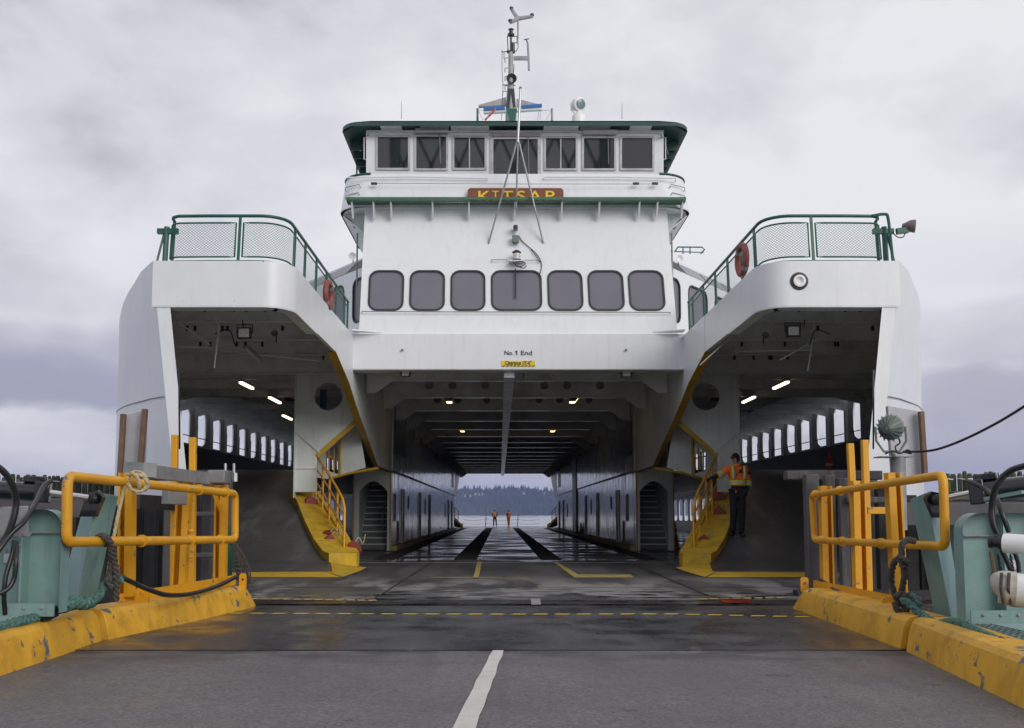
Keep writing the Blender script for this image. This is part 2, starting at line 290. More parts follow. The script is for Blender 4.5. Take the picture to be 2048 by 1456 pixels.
# ------------------------------------------------------------------ mesh helpers
V3 = Vector
class MB:
    def __init__(s): s.v = []; s.f = []
    def add(s, vs, fs):
        n = len(s.v); s.v += [tuple(p) for p in vs]; s.f += [tuple(i+n for i in f) for f in fs]; return s
    def box(s, x0, x1, y0, y1, z0, z1):
        x0, x1 = sorted((x0, x1)); y0, y1 = sorted((y0, y1)); z0, z1 = sorted((z0, z1))
        return s.add([(x0,y0,z0),(x1,y0,z0),(x1,y1,z0),(x0,y1,z0),(x0,y0,z1),(x1,y0,z1),(x1,y1,z1),(x0,y1,z1)],
                     [(0,3,2,1),(4,5,6,7),(0,1,5,4),(1,2,6,5),(2,3,7,6),(3,0,4,7)])
    def bar(s, p, q, w, h, up=(0, 0, 1)):       # rectangular bar, w across, h along up
        p, q = V3(p), V3(q); d = (q-p).normalized(); u = V3(up)
        if abs(d.dot(u)) > 0.98: u = V3((0, 1, 0))
        a = d.cross(u).normalized()*w/2; b = a.cross(d).normalized()*h/2
        vs = [p-a-b, p+a-b, p+a+b, p-a+b, q-a-b, q+a-b, q+a+b, q-a+b]
        return s.add(vs, [(0,1,2,3),(7,6,5,4),(0,4,5,1),(1,5,6,2),(2,6,7,3),(3,7,4,0)])
    def prism(s, poly, vec):
        n = len(poly); vec = V3(vec); vs = [V3(p) for p in poly]; vs += [p+vec for p in vs]
        fs = [tuple(range(n-1, -1, -1)), tuple(range(n, 2*n))] + [(i, (i+1) % n, n+(i+1) % n, n+i) for i in range(n)]
        return s.add(vs, fs)
    def tube(s, pts, r, n=8, closed=False, cap=True):
        pts = [V3(p) for p in pts]; m = len(pts); rs = r if isinstance(r, (list, tuple)) else [r]*m
        rings = []; up = None
        for i, p in enumerate(pts):
            if closed: d = pts[(i+1) % m]-pts[i-1]
            else: d = pts[min(i+1, m-1)]-pts[max(i-1, 0)]
            d.normalize()
            if up is None: up = V3((0, 0, 1)) if abs(d.z) < 0.9 else V3((1, 0, 0))
            a = d.cross(up)
            if a.length < 1e-4: a = d.cross(V3((0.3, 1, 0.2)))
            a.normalize(); b = a.cross(d).normalized(); up = b
            k = 1.0
            if (0 < i < m-1) or closed:
                d1 = (pts[i]-pts[i-1]).normalized(); d2 = (pts[(i+1) % m]-pts[i]).normalized()
            rings.append([p + (a*math.cos(t)+b*math.sin(t))*rs[i]*k for t in [2*math.pi*j/n for j in range(n)]])
        vs = [q for g in rings for q in g]; fs = []
        for i in range(m if closed else m-1):
            for j in range(n):
                a0 = i*n+j; a1 = i*n+(j+1) % n; b0 = ((i+1) % m)*n+j; b1 = ((i+1) % m)*n+(j+1) % n
                fs.append((a0, b0, b1, a1))
        if cap and not closed:
            fs.append(tuple(range(n))); fs.append(tuple(range((m-1)*n+n-1, (m-1)*n-1, -1)))
        return s.add(vs, fs)
    def lathe(s, c, axis, prof, n=16):          # prof: (radius, distance along axis)
        c = V3(c); d = V3(axis).normalized(); a = d.cross(V3((0, 0, 1)) if abs(d.z) < 0.9 else V3((1, 0, 0))).normalized(); b = a.cross(d)
        vs = []; fs = []
        for r, h in prof:
            for j in range(n):
                t = 2*math.pi*j/n; vs.append(c + d*h + (a*math.cos(t)+b*math.sin(t))*max(r, 1e-4))
        for i in range(len(prof)-1):
            for j in range(n):
                fs.append((i*n+j, (i+1)*n+j, (i+1)*n+(j+1) % n, i*n+(j+1) % n))
        fs.append(tuple(range(n))); k = (len(prof)-1)*n; fs.append(tuple(range(k+n-1, k-1, -1)))
        return s.add(vs, fs)
    def ribbon(s, A, B, closed=False):
        n = len(A); fs = [(i, i+1, n+i+1, n+i) for i in range(n-1)]
        return s.add(list(A)+list(B), fs)
    def slab(s, A, B, t):                       # ribbon between A and B thickened by vector t
        t = V3(t); n = len(A); A = [V3(p) for p in A]; B = [V3(p) for p in B]
        vs = A+B+[p+t for p in A]+[p+t for p in B]; fs = []
        for i in range(n-1):
            fs += [(i, i+1, n+i+1, n+i), (2*n+i, 3*n+i, 3*n+i+1, 2*n+i+1), (i, 2*n+i, 2*n+i+1, i+1), (n+i, n+i+1, 3*n+i+1, 3*n+i)]
        fs += [(0, n, 3*n, 2*n), (n-1, 3*n-1, 4*n-1, 2*n-1)]
        return s.add(vs, fs)
WP = {}
def tag(o, label=None, cat=None, group=None, kind=None):
    if label: o['label'] = label
    if cat: o['category'] = cat
    if group: o['group'] = group
    if kind: o['kind'] = kind
    return o
def thing(name, loc, label, cat, group=None):
    o = bpy.data.objects.new(name, None); COL.objects.link(o); o.location = loc; o.empty_display_size = 0.2
    WP[o] = V3(loc); return tag(o, label, cat, group)
def link(name, me, m, parent=None, origin=None, smooth=35, bevel=0.0, kind=None, label=None):
    vs = [v.co for v in me.vertices]
    if origin is None:
        xs = [v.x for v in vs]; ys = [v.y for v in vs]; zs = [v.z for v in vs]
        origin = V3(((min(xs)+max(xs))/2, (min(ys)+max(ys))/2, min(zs)))
    origin = V3(origin)
    me.transform(Matrix.Translation(-origin))
    if smooth:
        me.shade_smooth(); me.set_sharp_from_angle(angle=R(smooth))
    me.materials.clear()
    for x in (m if isinstance(m, list) else [m]): me.materials.append(x)
    o = bpy.data.objects.new(name, me); COL.objects.link(o)
    if parent is not None: o.parent = parent; o.location = origin-WP[parent]
    else: o.location = origin
    WP[o] = origin
    if bevel:
        bv = o.modifiers.new('bevel', 'BEVEL'); bv.width = bevel; bv.segments = 2; bv.limit_method = 'ANGLE'; bv.angle_limit = R(40)
    return tag(o, label=label, kind=kind)
def part(name, mb, m, parent=None, **k):
    me = bpy.data.meshes.new(name); me.from_pydata(mb.v, [], mb.f); me.update(); me.validate()
    import bmesh
    if k.pop('fix', True):
        b = bmesh.new(); b.from_mesh(me); bmesh.ops.recalc_face_normals(b, faces=b.faces); b.to_mesh(me); b.free()
    return link(name, me, m, parent, **k)
def plate(name, outer, holes, t, O, U, V, m, parent=None, **k):
    """flat plate with holes; outlines are 2-D (u,v) in the plane O,U,V, thickness t to either side together"""
    cu = bpy.data.curves.new(name, 'CURVE'); cu.dimensions = '2D'; cu.fill_mode = 'BOTH'; cu.extrude = t/2
    for loop in [outer]+list(holes):
        sp = cu.splines.new('POLY'); sp.points.add(len(loop)-1); sp.use_cyclic_u = True
        for i, (a, b) in enumerate(loop): sp.points[i].co = (a, b, 0, 1)
    tmp = bpy.data.objects.new('tmp', cu); me = bpy.data.meshes.new_from_object(tmp)
    bpy.data.objects.remove(tmp); bpy.data.curves.remove(cu)
    U = V3(U).normalized(); V = V3(V).normalized(); Nn = U.cross(V)
    M = Matrix(((U.x, V.x, Nn.x, O[0]), (U.y, V.y, Nn.y, O[1]), (U.z, V.z, Nn.z, O[2]), (0, 0, 0, 1)))
    me.transform(M); return link(name, me, m, parent, **k)
def text(name, body, size, O, U, V, m, parent=None, ext=0.004, xs=1.0, bold=0.0, align='CENTER', **k):
    cu = bpy.data.curves.new(name, 'FONT'); cu.body = body; cu.size = size; cu.extrude = ext; cu.align_x = align; cu.align_y = 'CENTER'; cu.offset = bold
    if 'sp' in k: cu.space_character = k.pop('sp')
    tmp = bpy.data.objects.new('tmp', cu); me = bpy.data.meshes.new_from_object(tmp); bpy.data.objects.remove(tmp)
    U = V3(U).normalized(); V = V3(V).normalized(); Nn = U.cross(V)
    M = Matrix(((U.x*xs, V.x, Nn.x, O[0]), (U.y*xs, V.y, Nn.y, O[1]), (U.z*xs, V.z, Nn.z, O[2]), (0, 0, 0, 1)))
    me.transform(M); return link(name, me, m, parent, smooth=0, **k)
def rrect(x0, x1, y0, y1, r, n=5):
    pts = []
    for cx, cy, a in ((x1-r, y1-r, 0), (x0+r, y1-r, 90), (x0+r, y0+r, 180), (x1-r, y0+r, 270)):
        for i in range(n+1):
            t = R(a+90*i/n); pts.append((cx+r*math.cos(t), cy+r*math.sin(t)))
    return pts
def circ(cx, cy, r, n=32): return [(cx+r*math.cos(2*math.pi*i/n), cy+r*math.sin(2*math.pi*i/n)) for i in range(n)]
def lerp(a, b, t): return a+(b-a)*t
def interp(tab, y):
    if y <= tab[0][0]: return tab[0][1]
    for (a, b), (c, d) in zip(tab, tab[1:]):
        if y <= c: return lerp(b, d, (y-a)/(c-a))
    return tab[-1][1]
def smoothpath(pts, k=6):                        # Catmull-Rom through 3-D points
    P = [V3(p) for p in pts]; P = [P[0]*2-P[1]]+P+[P[-1]*2-P[-2]]; out = []
    for i in range(1, len(P)-2):
        for j in range(k):
            t = j/k; a, b, c, d = P[i-1], P[i], P[i+1], P[i+2]
            out.append(0.5*((2*b)+(c-a)*t+(2*a-5*b+4*c-d)*t*t+(3*b-a-3*c+d)*t*t*t))
    out.append(P[-2]); return out
def copy_thing(o, dloc=(0, 0, 0), rotz=None, loc=None, parent=None, label=None):
    c = o.copy(); COL.objects.link(c)
    if parent is not None: c.parent = parent
    else:
        c.location = V3(loc) if loc is not None else V3(o.location)+V3(dloc)
        if rotz is not None: c.rotation_euler.z = rotz
    if label: c['label'] = label
    for ch in [x for x in o.children]: copy_thing(ch, parent=c)
    return c
# ================================================================== SETTING
part('water', MB().add([(-4000, -200, -2.5), (4000, -200, -2.5), (4000, 4200, -2.5), (-4000, 4200, -2.5)], [(0, 1, 2, 3)]),
     (lambda m: m)(mat('sea_water', (0.30, 0.32, 0.35), 0.22, spec=0.6, var=0.15, vscale=0.02, bump=0.12, bscale=0.8)), kind='structure')
# far wooded shore
def hill_h(x): return 72 + 9*math.sin(x*0.0042+0.6) + 6*math.sin(x*0.011+2) + 3*math.sin(x*0.031) - 0.020*x
HM = mat('far_forest_ground', (0.035, 0.045, 0.035), 0.9, var=0.5, vscale=0.02)
hb = MB(); xs = list(range(-1500, 1501, 30)); rows = [(2560, 0.0), (2580, 0.08), (2680, 0.45), (2800, 0.8), (2900, 1.0), (3050, 0.75)]
vs = []; fs = []
for (yy, k) in rows:
    for x in xs: vs.append((x, yy + 12*math.sin(x*0.02), -3 + k*(hill_h(x)+3)*0.86))
nx = len(xs)
for r in range(len(rows)-1):
    for i in range(nx-1): a = r*nx+i; fs.append((a, a+1, a+nx+1, a+nx))
hb.add(vs, fs); part('hills', hb, HM, kind='structure')
tb = MB(); rnd = random.Random(3)
for k in range(9000):
    x = rnd.uniform(-420, 420) if k % 4 else rnd.uniform(-1500, 1500); t = rnd.random(); yy = lerp(2575, 2920, t)
    z = -3 + interp([(2560, 0), (2580, .08), (2680, .45), (2800, .8), (2900, 1), (3050, .75)], yy)*(hill_h(x)+3)*0.86
    if z < -1: z = -1
    h = rnd.uniform(5, 11) if t < 0.93 else rnd.choice((6, 8, 9, 11, 17)); r = h*rnd.uniform(0.16, 0.27)
    for lvl in range(2):
        zz = z-1 + lvl*h*0.4; rr = r*(1-0.4*lvl); n = 5; a0 = rnd.random()*6
        vs = [(x+rr*math.cos(a0+i*1.2566), yy+rr*math.sin(a0+i*1.2566), zz) for i in range(n)]+[(x+rnd.uniform(-.3, .3), yy, zz+h*0.65)]
        tb.add(vs, [(i, (i+1) % n, n) for i in range(n)])
part('forest', tb, mat('far_conifers', (0.030, 0.048, 0.030), 0.9, var=0.6, vscale=0.03), kind='stuff', smooth=0, fix=False)
HS = mat('far_house_wall', (0.32, 0.32, 0.31), 0.7, var=0.1); HR = mat('far_house_roof', (0.12, 0.11, 0.11), 0.8)
hl = ['pale house among trees on the far shore, leftmost one of the row', 'small pale house low on the far wooded slope, left of the twin houses',
      'white house high on the far slope above the worker in the vest', 'second white house high on the far slope, just right of its neighbour',
      'white house at the right end of the cluster on the far slope', 'pale house on the right part of the far wooded slope near the crest',
      'white house at far right of the far shore seen through the tunnel']
for i, (px, py) in enumerate(((930, 992), (941, 992), (951, 988.5), (958, 989), (965, 988.5), (1048, 987), (1089, 987))):
    p = at(px, py, 2690); t = thing('house', p-V3((0, 0, 3)), hl[i], 'house', 'houses on the far shore')
    a = 1.7 + .5*(i % 3); part('wall', MB().box(p.x-a, p.x+a, p.y-4, p.y+4, p.z-3, p.z+2.4), HS, t)
    part('roof', MB().prism([(p.x-a-.6, p.y-4.6, p.z+2.4), (p.x-a-.6, p.y, p.z+5), (p.x-a-.6, p.y+4.6, p.z+2.4)], (2*a+1.2, 0, 0)), HR, t)

# road, apron
road = part('roadway', MB().add([(-4.4, -25, -.012), (4.6, -25, -.012), (4.6, 9.25, -.012), (-4.4, 9.25, -.012)], [(0, 1, 2, 3)]), ASP, kind='structure', smooth=0)
part('roadway_slab', MB().box(-4.4, 4.6, -25, 9.25, -.6, -.02), GAL, road)
cl = MB()
c = [atz(989, 1292, -.006), atz(1011, 1292, -.006), atz(950, 1456, -.006), atz(904, 1456, -.006)]
dl = (c[3]-c[0]); dr = (c[2]-c[1]); cl.add([c[0], c[1], c[1]+dr*3.5, c[0]+dl*3.5], [(0, 1, 2, 3)])
cl2 = MB(); nseg = 40; A = []; B = []
for i in range(nseg+1):
    t = i/nseg*4; j = rnd.uniform(-.006, .006); A.append(c[0]+dl*t*0.9+V3((j, 0, 0))); B.append(c[1]+dr*t*0.9+V3((rnd.uniform(-.006, .006), 0, 0)))
part('centre_line', cl2.ribbon(A, B), mat('worn_white_road_paint', (0.62, 0.61, 0.57), 0.55, var=0.1, dirt=0.35, dirtcol=(0.2, 0.19, 0.18), dscale=6, bump=0.3, bscale=90, chip=0.04, chipcol=(0.12, 0.11, 0.11), chipscale=25), road, smooth=0)
apr = part('apron', MB().box(-3.95, 4.1, 9.25, 13.62, -.12, 0.0), APR, kind='structure', smooth=0)
# yellow dashes across the apron
px = 455
for i in range(27):
    y0 = 1226 + 2.0*math.sin(i/27*3.1) + (8 if i > 20 else 0)*(i-20)/7
    ww = rnd.uniform(.26, .30)
    p = atz(px, y0, .004); wdt = p.y*38/F*0.9
    part('painted_dash', MB().add([(p.x, p.y-.045, .004), (p.x+wdt*.8, p.y-.05, .004), (p.x+wdt, p.y+.035, .004), (p.x+wdt*.2, p.y+.045, .004)], [(0, 1, 2, 3)]), SGY, apr, smooth=0)
    px += 43.5
# ================================================================== FERRY
CX = 0.45
FLG0 = mat('worn_tread_nosing', (0.62, 0.63, 0.62), 0.35, var=.2)
ferry = thing('ferry', (CX, 17.4, 0), 'large white double-ended car ferry docked at the ramp with open bow', 'ferry')
def S(s, hx): return CX + s*hx
HB = [(13.9, 5.6), (17.4, 6.45), (18.2, 6.93), (19, 7.32), (20, 7.82), (21, 8.28), (22, 8.7), (23, 9.1), (25, 9.83), (27, 10.5), (30, 11.3), (33, 11.8), (36, 12.0)]
YM = 57.5
def hbm(y):
    if y > YM: y = 2*YM-y
    return interp(HB, y)
def hx_at(y, z):
    k = 1.0 if y < YM else 1.0
    yy = y if y < YM else 2*YM-y
    fl = max(0.0, min(1.0, (24-yy)/6.6))
    return hbm(y) - fl*(0.125*(5.5-max(z, 0)) + (0.35*(-z) if z < 0 else 0))
ys = [17.4, 18.2, 19, 20, 21, 22, 23, 24, 25, 26, 27, 28, 29.5, 31, 32.5, 34.2]
def zt(px, py, Y): return at(px, py, Y).z
Z_TOP = zt(305, 522, 17.4); Z_FL = zt(315, 612, 17.4); Z_CB = zt(703, 738, 24.9); Z_CT = zt(703, 668, 24.9)
ZC = 5.40       # ceiling of side bays
zl = [-2.7, -1.4, 0, 1.4, 2.65, 3.9, Z_FL, Z_TOP]
for s in (-1, 1):
    for far in (0, 1):
        mb = MB(); vs = []; n = len(ys)
        for off in (0, .23):
            for z in zl:
                for y in ys:
                    Y = y if not far else 2*YM-y
                    yt = 17.4
                    vs.append((S(s, hx_at(Y, z)-off), Y, z))
        m_ = len(zl); fs = []
        for o in (0, 1):
            for a in range(m_-1):
                for b in range(n-1):
                    q = (o*m_+a)*n+b; fs.append((q, q+1, q+n+1, q+n))
        for a in range(m_-1): q = a*n; k = m_*n; fs.append((q, q+n, k+q+n, k+q)); q += n-1; fs.append((q, q+n, k+q+n, k+q))
        for b in range(n-1): fs.append(((m_-1)*n+b, (m_-1)*n+b+1, m_*n+(m_-1)*n+b+1, m_*n+(m_-1)*n+b))
        part('bow_hull_side', MB().add(vs, fs), WR if not far else WH, ferry, smooth=30)
    # straight hull side with window openings
    holes = []
    y = 34.75; k = 0; yend = 80.6
    YW = []
    y = 36.82
    while y < 79:
        YW.append(y); y += 2.07
    Y0, Y1 = 34.2, 2*YM-34.2
    for i, yw in enumerate([34.75]+YW):
        z0, z1, r = 3.80, 5.22, .42
        a, b = yw, yw+1.08
        if i % 2 == 0: loop = [(a, z0), (b-r, z0), (b-.12, z0+.12), (b, z0+r), (b, z1-r), (b-.12, z1-.12), (b-r, z1), (a, z1)]
        else: loop = [(a, z0), (b, z0), (b, z1-.3), (b-.3, z1), (a, z1)]
        holes.append(loop)
    for i, yw in enumerate(YW[4:-2]):
        holes.append(rrect(yw, yw+1.3, .75, 2.15, .3))
    plate('hull_side', [(Y0, -2.7), (Y1, -2.7), (Y1, Z_TOP), (Y0, Z_TOP)], holes, .05, (S(s, 12-.025), 0, 0), (0, 1, 0), (0, 0, 1), WH, ferry)
    # rails in the windows, web frames
    for i, yw in enumerate([34.75]+YW[:20]):
        part('window_rail', MB().tube([(S(s, 11.9), yw-.1, 4.07), (S(s, 11.9), yw+1.2, 4.07)], .018, 6), GAL, ferry)
        yg = yw-.5
        x0 = 11.94; fr = [(S(s, x0), yg, 2.66), (S(s, x0-.10), yg, 2.66), (S(s, x0-.10), yg, 4.85), (S(s, x0-1.15), yg, ZC-.30), (S(s, x0-1.15), yg, ZC-.02), (S(s, x0), yg, ZC-.02)]
        part('web_frame', MB().prism(fr, (0, .05, 0)), IN, ferry)
        part('frame_flange', MB().box(S(s, x0-.10), S(s, x0-.115), yg-.05, yg+.10, 2.66, 4.55), IN, ferry)
    # dark bulwark lining inside
    A = [(S(s, hx_at(y, 3.2)-.25), y, 2.3) for y in ys]+[(S(s, 11.73), Y1, 2.3)]
    B = [(S(s, hx_at(y, 3.6)-.25), y, 3.66) for y in ys]+[(S(s, 11.73), Y1, 3.66)]
    part('bulwark_lining', MB().slab(A, B, (-s*.03, 0, 0)), BLK, ferry)
    # bow interior shell is darker
    A = [(S(s, hx_at(y, 4)-.245), y, 3.67) for y in ys[5:]]; B = [(S(s, hx_at(y, ZC)-.245), y, ZC-.01) for y in ys[5:]]
    part('bow_lining', MB().slab(A, B, (-s*.015, 0, 0)), INC, ferry)
# ---- arm fascias (plan path: across the front, round the corner, back along the lane)
fas = [(6.44, 17.386), (5.6, 17.386), (4.56, 17.386)]
for i in range(1, 8): t = R(90*i/8); fas.append((4.56-.50*math.sin(t), 17.386+.60*(1-math.cos(t))))
fas += [(4.06, 17.986), (4.06, 20), (4.06, 22.3)]
low = [(18.0, Z_FL-.004), (22.3, zt(672, 703, 22.3)), (24.3, zt(697, 765, 24.3)), (25.7, zt(712, 815, 25.7)), (30.2, zt(755, 931, 30.2)), (34.2, 2.62)]
for s in (-1, 1):
    A = [(S(s, a), y, Z_FL if y < 17.99 else interp(low, y)) for a, y in fas]; B = [(S(s, a), y, Z_TOP) for a, y in fas]
    mb = MB(); nA = len(A)
    inner = [(a, y+.08) if y < 17.45 else (a+.08, y+.03) for a, y in fas]
    A2 = [(S(s, a), y, p[2]) for (a, y), p in zip(inner, A)]; B2 = [(S(s, a), y, Z_TOP) for a, y in inner]
    mb.ribbon(A, B); mb.ribbon(A2, B2); mb.ribbon(A, A2); mb.ribbon(B, B2)
    part('arm_fascia', mb, WR, ferry, smooth=50)
    # lower flange (pale beneath the front, brown-grey on the slope)
    F1 = [(S(s, a), y, Z_FL-.003 if y < 17.99 else interp(low, y)-.003) for a, y in fas[:-1]]
    F2 = [(S(s, a+.0 if y < 17.45 else a+.21), y+(.34 if y < 17.45 else .30*max(0, (18.0-y)/.6)), p[2]) for (a, y), p in zip(fas[:-1], F1)]
    F2[0] = (S(s, 6.1), 17.74, F1[0][2])
    part('arm_flange', MB().slab(F1, F2, (0, 0, -.02)), IN, ferry)
    # side wall
    poly = [(22.3, low[1][1]), (24.3, low[2][1]), (25.7, low[3][1]), (30.2, low[4][1]), (34.2, 2.62), (34.2, 5.3), (24.98, 5.3), (24.98, Z_TOP), (22.3, Z_TOP)]
    part('lane_side_wall', MB().prism([(S(s, 4.06), a, b) for a, b in poly], (s*.08, 0, 0)), IN, ferry)
    part('arm_side_plate', MB().prism([(S(s, 4.052), a, b) for a, b in [(22.3, low[1][1]+.001), (24.3, low[2][1]+.004), (24.9, interp(low, 24.9)+.005), (24.9, Z_TOP), (22.3, Z_TOP)]], (s*.006, 0, 0)), WH, ferry)
    pts = low[1:5]
    A = [(S(s, 4.05), a, b-.004) for a, b in pts]; B = [(S(s, 4.05+w_), a+.02, b-.004) for (a, b), w_ in zip(pts, (.20, .20, .19, .14))]
    part('yellow_edge_flange', MB().slab(A, B, (0, -.012, -.012)), YEF, ferry)
    A = [(S(s, 4.05), 30.2, low[4][1]-.004), (S(s, 4.05), 34.1, 2.60)]; B = [(S(s, 4.2), 30.2, low[4][1]-.004), (S(s, 4.2), 34.1, 2.60)]
    part('yellow_edge_flange', MB().slab(A, B, (0, 0, -.012)), YEF, ferry)
    # bay ceiling
    cy = [17.5, 19, 21, 23, 25, 27, 30, 33, 36, 79, 82, 85, 88, 90, 92, 94, 96, 97.4]
    A = [(S(s, 4.1 if y > 18.3 else 4.7), y, ZC) for y in cy]; B = [(S(s, hx_at(y, ZC)-.2), y, ZC) for y in cy]
    part('bay_ceiling', MB().slab(A, B, (0, 0, .06)), INC, ferry)
    # transverse beams
    y = 19.73
    while y < 80:
        x1 = hx_at(y, 5)-.24; d = .28 if y > 34 else (.50 if y > 26 else .46)
        if abs(y-25.94) < .2: d = .62
        mb = MB().box(S(s, 4.16), S(s, x1), y-.01, y+.01, ZC-d, ZC-.004); part('deck_beam', mb, INC, ferry)
        part('beam_flange', MB().box(S(s, 4.16), S(s, x1-(.9 if y > 34 else 0)), y-.06, y+.06, ZC-d-.015, ZC-d-.002), INC, ferry)
        y += 2.07
    for hxg in (5.9, 7.6, 9.4):
        ya = 18 if hxg < 6 else (21 if hxg < 8 else 25.5)
        part('longitudinal_beam', MB().box(S(s, hxg), S(s, hxg+.06), ya, 80, ZC-.2, ZC-.003), INC, ferry)
    # web plate with the round hole
    def h2(px, py, Y): p = at(px, py, Y); return (CX-p.x, p.z)
    YP = 27.0
    o1 = [h2(*q, YP) for q in ((592, 732), (702, 732), (704, 790), (714, 842), (634, 912), (634, 984), (590, 984))]
    o1 = [(min(max(a, 4.15), 9), b) for a, b in o1]; o1[0] = (o1[0][0], ZC); o1[1] = (4.15, ZC)
    hc = h2(657, 793, YP)
    plate('round_hole_bulkhead', o1, [circ(hc[0], hc[1], .37)], .05, (CX, YP, 0), (s, 0, 0), (0, 0, 1), IN, ferry)
    a0, a1 = o1[-1][0], h2(634, 940, YP)[0]
    part('pillar_flange', MB().box(S(s, a0+.002), S(s, a0+.022), YP-.14, YP+.14, o1[-1][1]-.15, ZC-.01), IN, ferry)
    pa, pb = h2(592, 862, YP), h2(640, 905, YP)
    part('bulkhead_stiffener', MB().bar((S(s, pa[0]), YP-.05, pa[1]), (S(s, pb[0]), YP-.05, pb[1]), .05, .03, (0, 1, 0)), IN, ferry)
    zq = h2(592, 937, YP); part('bulkhead_stiffener', MB().box(S(s, a0), S(s, pb[0]), YP-.06, YP-.025, zq[1]-.01, zq[1]+.01), IN, ferry)
    # gusset to the hull beam
    g1 = [h2(*q, YP-.9) for q in ((592, 735), (556, 735), (592, 770))]
    part('gusset', MB().prism([(S(s, g[0]), YP+.02, g[1]) for g in g1], (0, .03, 0)), INC, ferry)
    # lower inner panel with barred opening
    YQ = 28.4
    o2 = [h2(*q, YQ) for q in ((716, 838), (757, 935), (700, 945), (655, 958), (634, 955), (634, 905))]
    o2[0] = (max(o2[0][0], 4.17), o2[0][1]); o2[1] = (4.17, o2[1][1])
    hole = [h2(*q, YQ) for q in ((652, 905), (676, 884), (676, 948), (652, 940))]
    plate('stair_head_panel', o2, [hole], .05, (CX, YQ, 0), (s, 0, 0), (0, 0, 1), IN, ferry)
    e1, e2 = h2(714, 842, YP-.04), h2(634, 912, YP-.04)
    part('yellow_edge_trim', MB().bar((S(s, e1[0]), YP-.04, e1[1]), (S(s, e2[0]), YP-.04, e2[1]), .12, .035, (0, 1, 0)), YEF, ferry)
    e = [h2(*q, YQ-.04) for q in ((757, 936), (700, 946), (660, 957))]
    part('yellow_edge_trim', MB().tube([(S(s, a), YQ-.04, b) for a, b in e], .035, 6), YEF, ferry)
    e = [h2(*q, YQ-.04) for q in ((680, 868), (680, 948))]; part('yellow_edge_trim', MB().tube([(S(s, a), YQ-.04, b) for a, b in e], .04, 6), YEF, ferry)
    for q in (658, 668):
        e = [h2(q, 895, YQ+.1), h2(q, 950, YQ+.1)]; part('safety_bar', MB().tube([(S(s, a), YQ+.1, b) for a, b in e], .022, 6), YEL, ferry)
    e = [h2(650, 912, YQ+.1), h2(680, 918, YQ+.1)]; part('safety_bar', MB().tube([(S(s, a), YQ+.1, b) for a, b in e], .022, 6), YEL, ferry)
    # ramp and upper deck
    rin = [(19.5, 3.45, .006), (21.2, 3.32, .03), (22.2, 3.30, .05), (23.0, 4.2, .10), (23.4, 4.36, .14), (24.5, 4.84, .45), (25.5, 5.22, .85), (27.5, 5.75, 1.62), (30, 5.6, 2.3), (33, 5.45, 2.62), (40, 5.45, 2.62), (93, 5.45, 2.62)]
    A = []; B = []
    for y, a, z in rin:
        A.append((S(s, a), y, z)); B.append((S(s, hx_at(y, 1)-.2), y, z))
    rm = part('side_ramp', MB().slab(A, B, (0, 0, -.16)), FLR, ferry, smooth=60)
    # yellow leading stripe
    A = [(S(s, 3.46), 19.52, .012), (S(s, 5.5), 19.55, .012), (S(s, 6.9), 19.55, .012)]
    B = [(S(s, 3.95), 20.95, .034), (S(s, 4.7), 20.95, .034), (S(s, 7.0), 20.7, .030)]
    part('yellow_ramp_stripe', MB().ribbon(A, B), YED, ferry, smooth=0)
    part('yellow_ramp_stripe', MB().add([(S(s, 3.43), 19.6, .0125), (S(s, 3.33), 21.2, .038), (S(s, 3.31), 22.15, .06), (S(s, 4.18), 22.98, .112), (S(s, 4.34), 23.35, .145), (S(s, 4.20), 22.9, .107), (S(s, 3.86), 21.0, .041), (S(s, 3.95), 20.95, .0395)], [(0, 1, 7), (1, 6, 7), (1, 2, 6), (2, 5, 6), (2, 3, 5), (3, 4, 5)]), YED, ferry, smooth=0)
    # yellow raised kerb walkway
    outr = [(4.30, 23.25, .32), (4.50, 23.6, .36), (4.88, 24.5, .62), (5.28, 25.5, 1.03), (5.75, 26.8, 1.56), (6.1, 27.5, 1.82)]
    inr = [(3.72, 24.0, .32), (3.95, 24.7, .45), (4.25, 25.3, .80), (4.9, 26.8, 1.40), (5.2, 27.4, 1.64), (5.35, 27.9, 1.82)]
    mb = MB(); n = len(outr)
    O_ = [(S(s, a), y, z) for a, y, z in outr]; I_ = [(S(s, a), y, z) for a, y, z in inr]
    f0 = [(S(s, 3.72), 23.55, .32), (S(s, 3.95), 23.3, .32)]
    Oz = [(S(s, a), y, z-.28) for a, y, z in outr]; Iz = [(S(s, a), y, z-(.32 if i < 1 else .2)) for i, (a, y, z) in enumerate(inr)]
    mb.ribbon(O_, I_); mb.ribbon(Oz, Iz); mb.ribbon(O_, Oz); mb.ribbon(I_, Iz); mb.add([O_[-1], I_[-1], Iz[-1], Oz[-1]], [(0, 1, 2, 3)])
    mb.add([O_[0], I_[0], f0[0], f0[1]], [(0, 1, 2, 3)])
    g0 = [(p[0], p[1], 0.005) for p in f0]; gi = (I_[0][0], I_[0][1], .005); go = (O_[0][0], O_[0][1], .02)
    mb.add([O_[0], f0[1], g0[1], go], [(0, 1, 2, 3)]); mb.add([f0[1], f0[0], g0[0], g0[1]], [(0, 1, 2, 3)]); mb.add([f0[0], I_[0], gi, g0[0]], [(0, 1, 2, 3)])
    kerb = part('ramp_kerb', mb, YED, ferry, smooth=25)
    # hand rail on the kerb
    rp = [(4.13, 24.35), (4.42, 25.1), (4.75, 25.9), (5.05, 26.65), (5.36, 27.4), (5.55, 27.85)]
    base = [(S(s, a), y, interp([(24, .32), (24.7, .45), (25.3, .8), (26.8, 1.4), (27.9, 1.82)], y)) for a, y in rp]
